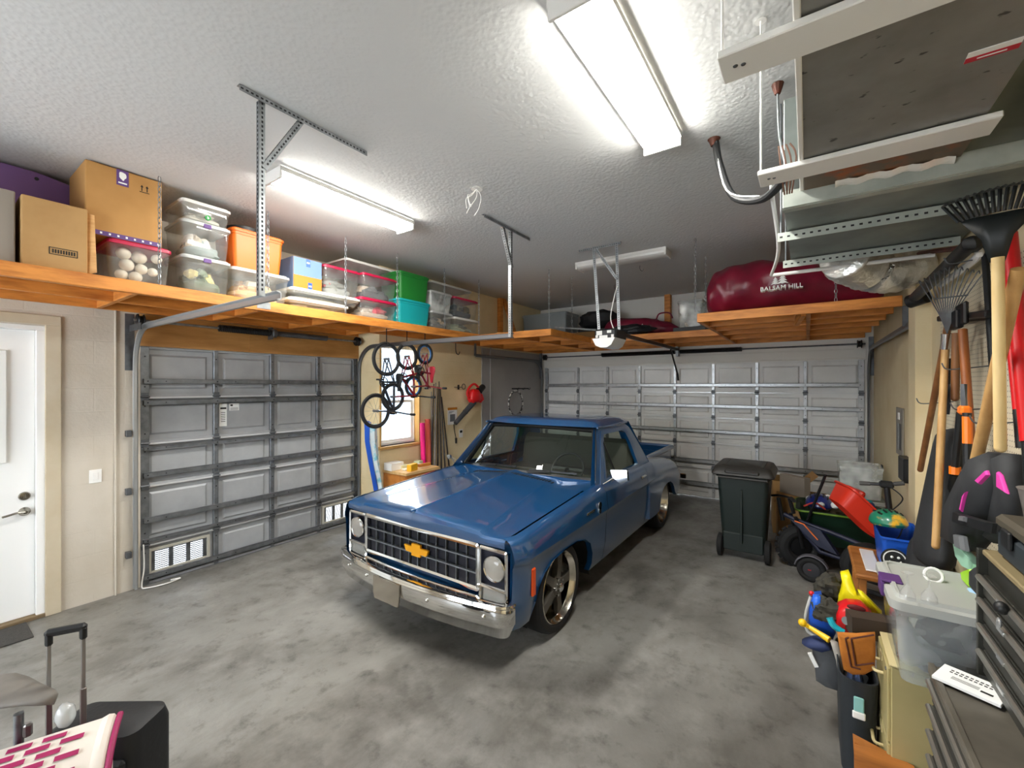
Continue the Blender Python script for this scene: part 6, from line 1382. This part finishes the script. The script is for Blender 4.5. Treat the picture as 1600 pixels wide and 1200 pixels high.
# manual on the chest
M=T((5.79,2.17,.8895),rz=-.45); t=thing('manual','white printed manual lying on the roller chest','booklet',(5.79,2.17,.889)); obj('pages',B(M).box((0,0,.005),(.17,.13,.010),.001),PAPER,t)
b=B(M)
for k in range(2):
    for q in range(9): b.box((-.055+.0125*q,.035-.016*k,.0105),(.008,.007,.0006))
b.box((.045,-.028,.0105),(.03,.012,.0006))
for k in range(3): b.box((-.01,-.01-.008*k,.0105),(.07,.002,.0006))
obj('print',b,INK,t)
# file cabinet
FC=mat('beige_cabinet','#b3a675',.45,.1,col2='#a89b6a',scale=3); FCT=mat('beige_cabinet_top','#c9b98a',.45)
t=thing('file_cabinet','beige two drawer file cabinet carrying the large clear bin','file cabinet',(5.79,2.7,0)); x0,x1,y0,y1=5.605,6.02,2.50,2.88
obj('body',B().bx(x0+.012,x1,y0,y1,0,.715,.004),FC,t); obj('top',B().bx(x0+.006,x1,y0-.003,y1+.003,.715,.722,.002),FCT,t)
for za,zb_ in((.04,.36),(.37,.70)):
    d=obj('drawer',B().bx(x0,x0+.014,y0+.012,y1-.012,za,zb_,.004),FC,t)
    b=B().tube(smooth([(x0,y0+.13,zb_-.09),(x0-.03,y0+.135,zb_-.09),(x0-.033,y0+.19,zb_-.09),(x0-.03,y1-.135,zb_-.09),(x0,y1-.13,zb_-.09)],4),.007); obj('pull',b,FCT,d); obj('card_holder',B().bx(x0-.003,x0,y0+.16,y1-.16,zb_-.05,zb_-.02),FCT,d)
obj('lock',B().cyl((x0-.004,y0+.04,.68),(x0+.004,y0+.04,.68),.008,n=8),STEEL,t)
obj('seal_keys',B().rim((5.66,2.60,.728),.018,.004,None,14,5).rim((5.67,2.63,.729),.014,.003,None,12,5),INK,None,'small black keys lying on the beige cabinet','keys')
bin_('large clear bin with white lid on the beige cabinet',5.61,6.06,2.36,2.82,.724,1.085,glassy('large_bin_plastic','#d4d6d6',.28,.12,nz=7),CLEARW and mat('milky_lid','#a9aaa4',.45),lidh=.05,latch=None,lidw=.03)
obj('purple_latch',B().bx(5.585,5.60,2.52,2.62,1.01,1.075,.004).bx(5.585,5.66,2.52,2.62,1.075,1.086,.003),mat('purple_latch','#54306c',.5),[o for o in C.objects if o.get('label')=='large clear bin with white lid on the beige cabinet'][0])
lumps('folded grey and coloured things inside the large clear bin on the beige cabinet',5.66,6.01,2.42,2.76,.735,1.02,['#6c7074','#8c9094','#4c5054','#b8b4a8'],95,12)
GW=glassy('wine_glass','#f4f4f4',.12,.02,(.97,.97,.97))
for (px,py,nm) in((1418,935,'left wine glass standing upside down on the white bin lid'),(1452,940,'right wine glass standing upside down on the white bin lid')):
    p=AZ(px,py,1.087); b=B().lathe([(.036,.0),(.034,.03),(.018,.06),(.004,.075),(.004,.135),(.03,.145)],(p.x,p.y,1.087),20,M=Matrix.Scale(.72,4),caps=False); obj('wine_glass',b,GW,None,nm,'wine glass')
p=AZ(1508,948,1.087); obj('drawstring_pouch',B().ball((5.93,2.47,1.087+.07),(.07,.10,.07),12,.15,6,e=.8),BCH,None,'black pouch sitting on the white bin lid','pouch')
obj('white_ring',B().rim((5.78,2.66,1.10),.03,.006,T(rx=1.2),18,6),WPL,None,'white ring lying on the white bin lid','ring')
t=thing('swim_fin','pale green and lime swim fin leaning beside the black pouch','swim fin',(5.96,2.35,1.1)); flat('blade',[(1495,845),(1500,846),(1534,885),(1532,898),(1512,888),(1500,870)],.02,5.92,mat('mint_fin','#9ccab0',.45),t); flat('foot_strap',[(1514,896),(1530,890),(1536,910),(1530,922),(1516,908)],.03,5.91,mat('lime_strap','#9ad020',.45),t); flat('heel',[(1514,925),(1530,920),(1536,945),(1520,938)],.03,5.91,mat('sky_heel','#88b4d8',.45),t)
# ================================================================ toy bin, gym bag, foreground
DB=mat('dark_grey_bin','#262b30',.55)
t=thing('storage_hamper','dark grey hamper overflowing with toys beside the beige cabinet','hamper',(5.46,2.85,0)); rg=lambda w,d,z:[(5.522+p[0],2.90+p[1],z) for p in rrect(w,d,.06,4)]
b=B().loft([rg(.13,.36,0),rg(.145,.40,.30),rg(.158,.44,.50),rg(.146,.42,.50),rg(.12,.36,.04)],caps=False); b.add(rg(.12,.36,.01),[list(range(24))]); obj('body',b,DB,t)
obj('buckle',B().bx(5.50,5.54,2.672,2.684,.36,.43,.004),mat('mint_buckle','#8cc4c0',.5),t); obj('buckle_clip',B().bx(5.495,5.545,2.670,2.684,.325,.36,.004),WPL,t)
def at(px,py,Y): return AY(px,py,Y)
def shell(label,name,cat,pts,Y,th,m,sub=1,extra=None):
    o=[at(x,y,Y) for x,y in pts]; c=sum(o,Vector())/len(o); ins=[c+(q-c)*.82 for q in o]; D=Vector((0,th,0)); b=B()
    b.loft([[q-D*.5 for q in ins],[q-D*.25 for q in o],[q+D*.25 for q in o],[q+D*.5 for q in ins]]); return obj(name,b,m,None,label,cat,sharp=180) if label else obj(name,b,m,extra,sharp=180)
Y=2.95
lumps('jumble of toys filling the dark grey hamper',5.46,5.585,2.73,3.07,.22,.60,['#2c2a2a','#3a4a70','#5a4030','#1c2024'],97,12,'toy_pile','toys')
t=thing('yellow_watering_can','bright yellow plastic toy can standing in the hamper','toy',at(1335,930,3.15)); shell(None,'body',None,[(1313,895),(1326,892),(1332,905),(1338,925),(1345,928),(1365,945),(1378,958),(1372,962),(1350,955),(1330,955),(1308,945),(1310,928),(1316,912)],3.2,.10,YEL,extra=t); shell(None,'handle',None,[(1340,921),(1348,925),(1378,955),(1372,960),(1350,940)],3.12,.05,YEL,extra=t)
t=thing('red_watering_can','bright red plastic toy can with grey cap in the hamper','toy',at(1330,965,3.0)); shell(None,'body',None,[(1310,945),(1322,940),(1345,942),(1362,957),(1352,968),(1357,985),(1340,988),(1318,988),(1304,970),(1306,955)],2.98,.16,RED,extra=t); obj('cap',B().cyl(at(1322,970,2.89),at(1322,970,2.86),.020,n=14),MATC('#6a7070'),t); obj('handle_hole',B().ball(at(1338,950,2.895),(.04,.008,.016),8),MATC('#5a0a0c'),t)
obj('teal_band',B().tube(smooth([at(1296,965,2.86),at(1303,978,2.85),at(1318,988,2.85)],6),.016),TQ,None,'teal band around the front of the red toy can','band')
t=thing('toy_water_gun','blue toy water blaster with grey tube leaning out of the hamper','toy',at(1275,970,3.1)); shell(None,'body',None,[(1268,928),(1283,926),(1287,945),(1300,965),(1306,985),(1300,997),(1276,985),(1263,970),(1264,950)],3.08,.12,BLUE,extra=t); shell(None,'tank',None,[(1270,930),(1282,930),(1284,952),(1270,952)],3.0,.07,mat('toy_blue','#2a68d8',.3),extra=t); obj('tube',B().tube(smooth([at(1267,932,3.05),at(1259,960,3.05),at(1261,985,3.05),at(1275,995,3.05)],6),.008),MATC('#b8b8b0'),t); obj('red_nozzle',B().ball(at(1268,927,3.05),.014,8),RED,t)
t=thing('toy_bat','yellow plastic toy bat lying across the hamper edge','toy',at(1290,995,2.95)); obj('shaft',B().tube([at(1255,974,2.98),at(1265,980,2.98),at(1296,1000,2.93)],[.014,.012,.018],10),mat('bat_yellow','#f0c010',.4),t); obj('knob',B().ball(at(1254,973,2.98),.022,10),bpy.data.materials['bat_yellow'],t)
CAMO=mat('camo_cloth','#3c382c',.85,col2='#1c1c18',scale=22,bump=.5,bscale=30)
obj('ball_glove',B().ball(at(1294,918,3.25),(.075,.07,.075),12,.28,3),CAMO,None,'upper dark camouflage glove on the toy heap','glove'); obj('ball_glove',B().ball(at(1293,954,2.98),(.065,.05,.06),12,.28,7),CAMO,None,'lower dark camouflage glove before the red toy can','glove')
t=thing('tool_apron','tan suede tool apron draped over the hamper front','apron',at(1340,1020,2.68)); SU=mat('tan_suede','#b06a1c',.85,col2='#9a5814',scale=12,bump=.3,bscale=60)
o=[(1308,988),(1338,990),(1367,988),(1368,1020),(1366,1045),(1350,1053),(1332,1053),(1318,1045),(1313,1020)]; shell(None,'suede',None,o,2.665,.03,SU,extra=t); ST_=MATC('#4a1c08')
b=B(); [b.tube([at(x0,y0,2.644),at(x1,y1,2.642)],.004,n=5) for x0,y0,x1,y1 in((1321,998,1330,1042),(1330,998,1337,1040),(1330,998,1366,992),(1337,1040,1366,1036),(1321,998,1326,996),(1330,1042,1345,1046))]; obj('stitching',b,ST_,t)
obj('folder_box',B().bar(at(1350,970,2.90),at(1362,985,2.80),.16,.10),MATC('#3a2c20'),None,'dark brown folder box between red toy can and beige cabinet','box')
t=thing('gym_bag','grey and navy cloth bag slumped on the floor against the hamper','bag',(5.30,3.0,0)); GB=mat('grey_canvas','#55575a',.85,bump=.3,bscale=40); NVC=MATC('#28345c')
o=[(1268,1005),(1285,1000),(1300,1005),(1310,1025),(1312,1060),(1312,1075),(1290,1068),(1275,1058),(1272,1030)]; shell(None,'body',None,o,3.02,.14,GB,extra=t); shell(None,'navy_flap',None,[(1253,1002),(1270,998),(1290,1000),(1300,1010),(1285,1014),(1265,1008)],2.98,.10,NVC,extra=t); obj('zip_pull',B().bar(at(1265,1020,2.93),at(1276,1042,2.93),.012,.02),PAPER,t); shell(None,'side_panel',None,[(1297,1000),(1309,1005),(1318,1030),(1318,1055),(1310,1060),(1306,1030)],2.93,.06,MATC('#9a948c'),extra=t)
OAKB=mat('oak_board','#a8682c',.5,col2='#7c4818',scale=2.2,stretch=(1,7,1),detail=6)
M=T((5.60,2.30,.0)); b=B(); b.loft([[(5.49,2.59,.30),(5.69,2.49,.32),(5.69,2.46,.32),(5.49,2.56,.30)],[(5.47,2.10,.34),(5.68,2.05,.36),(5.68,2.02,.33),(5.47,2.07,.31)]]); t=thing('wooden_bench','small oak bench with grained top in front of the beige cabinet','bench',(5.58,2.3,0)); obj('seat',b,OAKB,t)
for x,y in((5.51,2.53),(5.66,2.47),(5.50,2.12),(5.66,2.07)): obj('leg',B().bx(x-.018,x+.018,y-.018,y+.018,0,.31),OAKB,t)
# ---------------------------------------------------------------- left foreground
SUIT=mat('black_suitcase','#15171a',.6,bump=.15,bscale=50); GSIL=mat('brushed_silver','#9c9894',.3,.8)
t=thing('suitcase','black upright suitcase with its telescopic handle pulled out','suitcase',(2.9,.47,0))
ez=Vector((.16,.115,0)).normalized(); nrm=Vector((-ez.y,ez.x,0)); c=Vector((2.86,.49,0))
M=axes(ez,nrm,(0,0,1),c)
b=B(M); rg=lambda w,d,z:[(p[0]+.03,p[1],z) for p in rrect(w,d,.05,5)]
b.loft([rg(.34,.18,.04),rg(.38,.22,.07),rg(.38,.22,.50),rg(.36,.20,.545),rg(.30,.15,.56)]); obj('body',b,SUIT,t)
obj('front_pocket',B(M).box((.05,-.118,.29),(.30,.03,.36),.012),SUIT,t)
for x in(-.12,.16): obj('caster',B(M).lathe([(.01,-.015),(.035,-.012),(.035,.012),(.01,.015)],(x,0,.035),12,T(rx=pi/2)),RUB,t)
l0=at(75,1000,.36); 
h0=AY(76,984,.34); h1=AY(130,984,.43); tz=(h0.z+h1.z)/2
b=B()
p0=Vector((h0.x,h0.y,0)); p1=Vector((h1.x,h1.y,0))
for q in(p0,p1):
    rod=B().bx(q.x-.009,q.x+.009,q.y-.006,q.y+.006,.50,tz-.01,.002).bx(q.x-.012,q.x+.012,q.y-.009,q.y+.009,.50,.72,.002); obj('handle_rod',rod,GSIL,t)
b=B().bar(p0+Vector((0,0,tz))-(p1-p0)*.12,p1+Vector((0,0,tz))+(p1-p0)*.12,.03,.03,b=.010)
for q in(p0,p1): b.box(q+Vector((0,0,tz-.025)),(.028,.022,.05),.006)
obj('handle_grip',b,BLK,t)
t=thing('parked_bicycle','grey padded bicycle saddle and clear reflector at the bottom left corner','bicycle',(2.72,.27,.74)); c=AZ(45,1110,.78)
SG=mat('grey_seat_vinyl','#77726b',.6,col2='#6a655f',scale=9)
R_=Vector((1,.62,0)).normalized(); N_=Vector((-R_.y,R_.x,0)); tip=AZ(84,1092,.78); b=B(); rows=[]
for s,w,z in((0,.008,0),(.008,.022,.003),(.03,.034,.006),(.08,.048,.010),(.15,.07,.012),(.22,.095,.012),(.30,.115,.010),(.36,.11,.006),(.40,.07,0)):
    q=tip-R_*s; rows.append([q+N_*(w*cos(a))+Vector((0,0,z+(.014 if sin(a)>0 else .022)*sin(a))) for a in [2*pi*k/16 for k in range(16)]])
obj('saddle',B().loft(rows),SG,t,sharp=180); q=tip-R_*.14; obj('seat_post',B().cyl((q.x,q.y,.72),(q.x-.01,q.y,.30),.014,n=12),STEEL,t); obj('reflector_clamp',B().box((q.x+.02,q.y+.02,.655),(.025,.025,.05),.006),GSIL,t)
rf=AZ(92,1105,.68); obj('rear_light',B().ball((tip.x+.0,tip.y+.03,.70),(.035,.03,.045),12,.05,2),glassy('clear_reflector','#d8d8d8',.5,.1),t); obj('seat_stand',B().cyl((q.x-.01,q.y,.002),(q.x-.01,q.y,.30),.018,n=10).lathe([(.05,.001),(.045,.02),(.02,.03)],(q.x-.01,q.y,0),18),BLACKM,t)
# slotted laundry basket
BK=mat('cream_basket','#d9cfc4',.5); PKI=mat('magenta_lining','#94104f',.6)
t=thing('slotted_basket','cream slotted plastic carrier with magenta inside at the bottom left','basket',(2.72,.33,.2)); 
e0=AZ(0,1172,.67); e1=AZ(160,1122,.67); ax=(e1-e0).normalized(); ax.z=0; ax.normalize(); nn=Vector((ax.y,-ax.x,0)); up=Vector((0,0,1))
Lb=(e1-e0).length+.25; o=e1-ax*Lb
def surf(u,v):                          # u along, v from the back top edge over the front
    a=min(1,v*1.0); return o+ax*u+nn*(.22*sin(a*pi/2))+up*(-.12*(1-cos(a*pi/2)))
nu,nv=22,14; b=B(); holes=[]
b.grid(lambda i,j: surf(i*Lb,j),24,12)
obj('shell',b,BK,t)
b=B()
for r_i in range(9):
    v0=.06+.10*r_i
    for k in range(-1,7):
        u1=Lb-.05-(.075 if r_i%2 else .04)-k*.088; u0=u1-.062
        if u0<.01 or u1>Lb-.03: continue
        b.grid(lambda i,j: surf(u0+(u1-u0)*i,v0+.062*j)+nn*.005*sin((v0+.02)*pi/2)+up*.005,3,2)
obj('slots',b,PKI,t,label='rounded slots showing magenta')
b=B(); b.loft([[surf(Lb,j/10)+ax*d+up*dz for j in range(11)] for d,dz in((0,0),(.02,.008),(.035,.004),(.05,-.02))],closed=False,caps=False); obj('end_collar',b,BK,t)
obj('magenta_rim',B().tube([surf(Lb,j/10)+ax*.052-up*.004 for j in range(11)],.010,n=8),PKI,t,label='magenta rim')
b=B(); b.loft([[surf(Lb+.03,j/10) for j in range(11)],[surf(Lb+.03,j/10)*1.0-up*(surf(Lb,j/10).z-.16) for j in range(11)]],closed=False,caps=False); obj('end_panel',b,BK,t)
obj('base',B().loft([[o+nn*.02+up*(-.3),o+ax*(Lb)+nn*.02+up*(-.3),o+ax*Lb+nn*.22+up*-.3,o+nn*.22+up*-.3],[o+up*-.02,o+ax*Lb+up*-.02,o+ax*Lb+nn*.21+up*-.17,o+nn*.21+up*-.17]]),PKI,t)
obj('basket_table',B().box(o+ax*(Lb*.5)+nn*.13+up*(-.487),(Lb*.8,.14,.36),.01,axes(ax,-nn,up)),SUIT,None,'dark case under the slotted carrier','case')
# ================================================================ light, camera, view
def fixture(name, x0,x1,y0,y1, on, label):
    t=thing(name,label,'ceiling light',((x0+x1)/2,(y0+y1)/2,ZC-.09))
    b=B(); b.bx(x0+.02,x1-.02,y0+.01,y1-.01,ZC-.035,ZC-.0005)
    long_y=(y1-y0)>(x1-x0)
    if long_y: b.bx(x0,x1,y0,y0+.02,ZC-.095,ZC-.005,.003).bx(x0,x1,y1-.02,y1,ZC-.095,ZC-.005,.003)
    else: b.bx(x0,x0+.02,y0,y1,ZC-.095,ZC-.005,.003).bx(x1-.02,x1,y0,y1,ZC-.095,ZC-.005,.003)
    if long_y: b.bx(x0-.004,x0+.004,y0,y1,ZC-.04,ZC-.004).bx(x1-.004,x1+.004,y0,y1,ZC-.04,ZC-.004)
    else: b.bx(x0,x1,y0-.004,y0+.004,ZC-.04,ZC-.004).bx(x0,x1,y1-.004,y1+.004,ZC-.04,ZC-.004)
    obj('housing',b,WHITE,t)
    n=10; ring=[]
    ux=((x0+x1)/2,(y0+y1)/2); hw=((x1-x0) if long_y else (y1-y0))/2-.006
    prof=[(-hw,ZC-.012)]+[(hw*1.0*cos(pi-pi*i/n)*(1-.1*abs(sin(pi*i/n))),ZC-.03-.06*sin(pi*i/n)**.5) for i in range(n+1)]+[(hw,ZC-.012)]
    e0,e1=(y0+.02,y1-.02) if long_y else (x0+.02,x1-.02)
    R=[[((ux[0]+a),e,z) if long_y else (e,ux[1]+a,z) for a,z in prof] for e in (e0,e1)]
    obj('diffuser',B().loft(R,True,True),LENS if on else LENSOFF,t,label='glowing diffuser' if on else None)
    return t
LENS=mat('lit_diffuser','#fffdf6',.4,emit=LAMP)
LENSOFF=mat('unlit_diffuser','#dedcd6',.35)
fixture('ceiling_light',4.40,4.64,1.58,2.90,True,'large lit fluorescent fixture on the ceiling nearest the viewer')
fixture('ceiling_light',1.84,2.08,1.62,2.94,True,'lit fluorescent fixture on the ceiling over the grey garage door')
a=AZ(905,419,ZC-.05); c=AZ(1050,400,ZC-.05)
fixture('ceiling_light',a.x,c.x,a.y-.12,a.y+.12,False,'unlit fluorescent fixture near the wide garage door')
wd=bpy.data.worlds.new('daylight'); bpy.context.scene.world=wd; wd.use_nodes=True
N=wd.node_tree.nodes; bg=N['Background']; bg.inputs[0].default_value=(.86,.93,1,1); bg.inputs[1].default_value=SKY
cam=bpy.data.cameras.new('camera'); co=bpy.data.objects.new('camera',cam); C.objects.link(co)
cam.sensor_width=36; cam.lens=F/1600*36; cam.shift_y=(HZ-600)/1600; cam.clip_start=.02
co.location=(CX,0,CZ); co.rotation_euler=(pi/2,0,-TH)
sc=bpy.context.scene; sc.camera=co
sc.view_settings.view_transform='Standard'; sc.view_settings.look='None'; sc.view_settings.gamma=1; sc.view_settings.exposure=EXPO
sc.view_settings.use_curve_mapping=False
sc.cycles.max_bounces=8; sc.cycles.transparent_max_bounces=24; sc.cycles.diffuse_bounces=5; sc.cycles.glossy_bounces=4; sc.cycles.sample_clamp_indirect=6
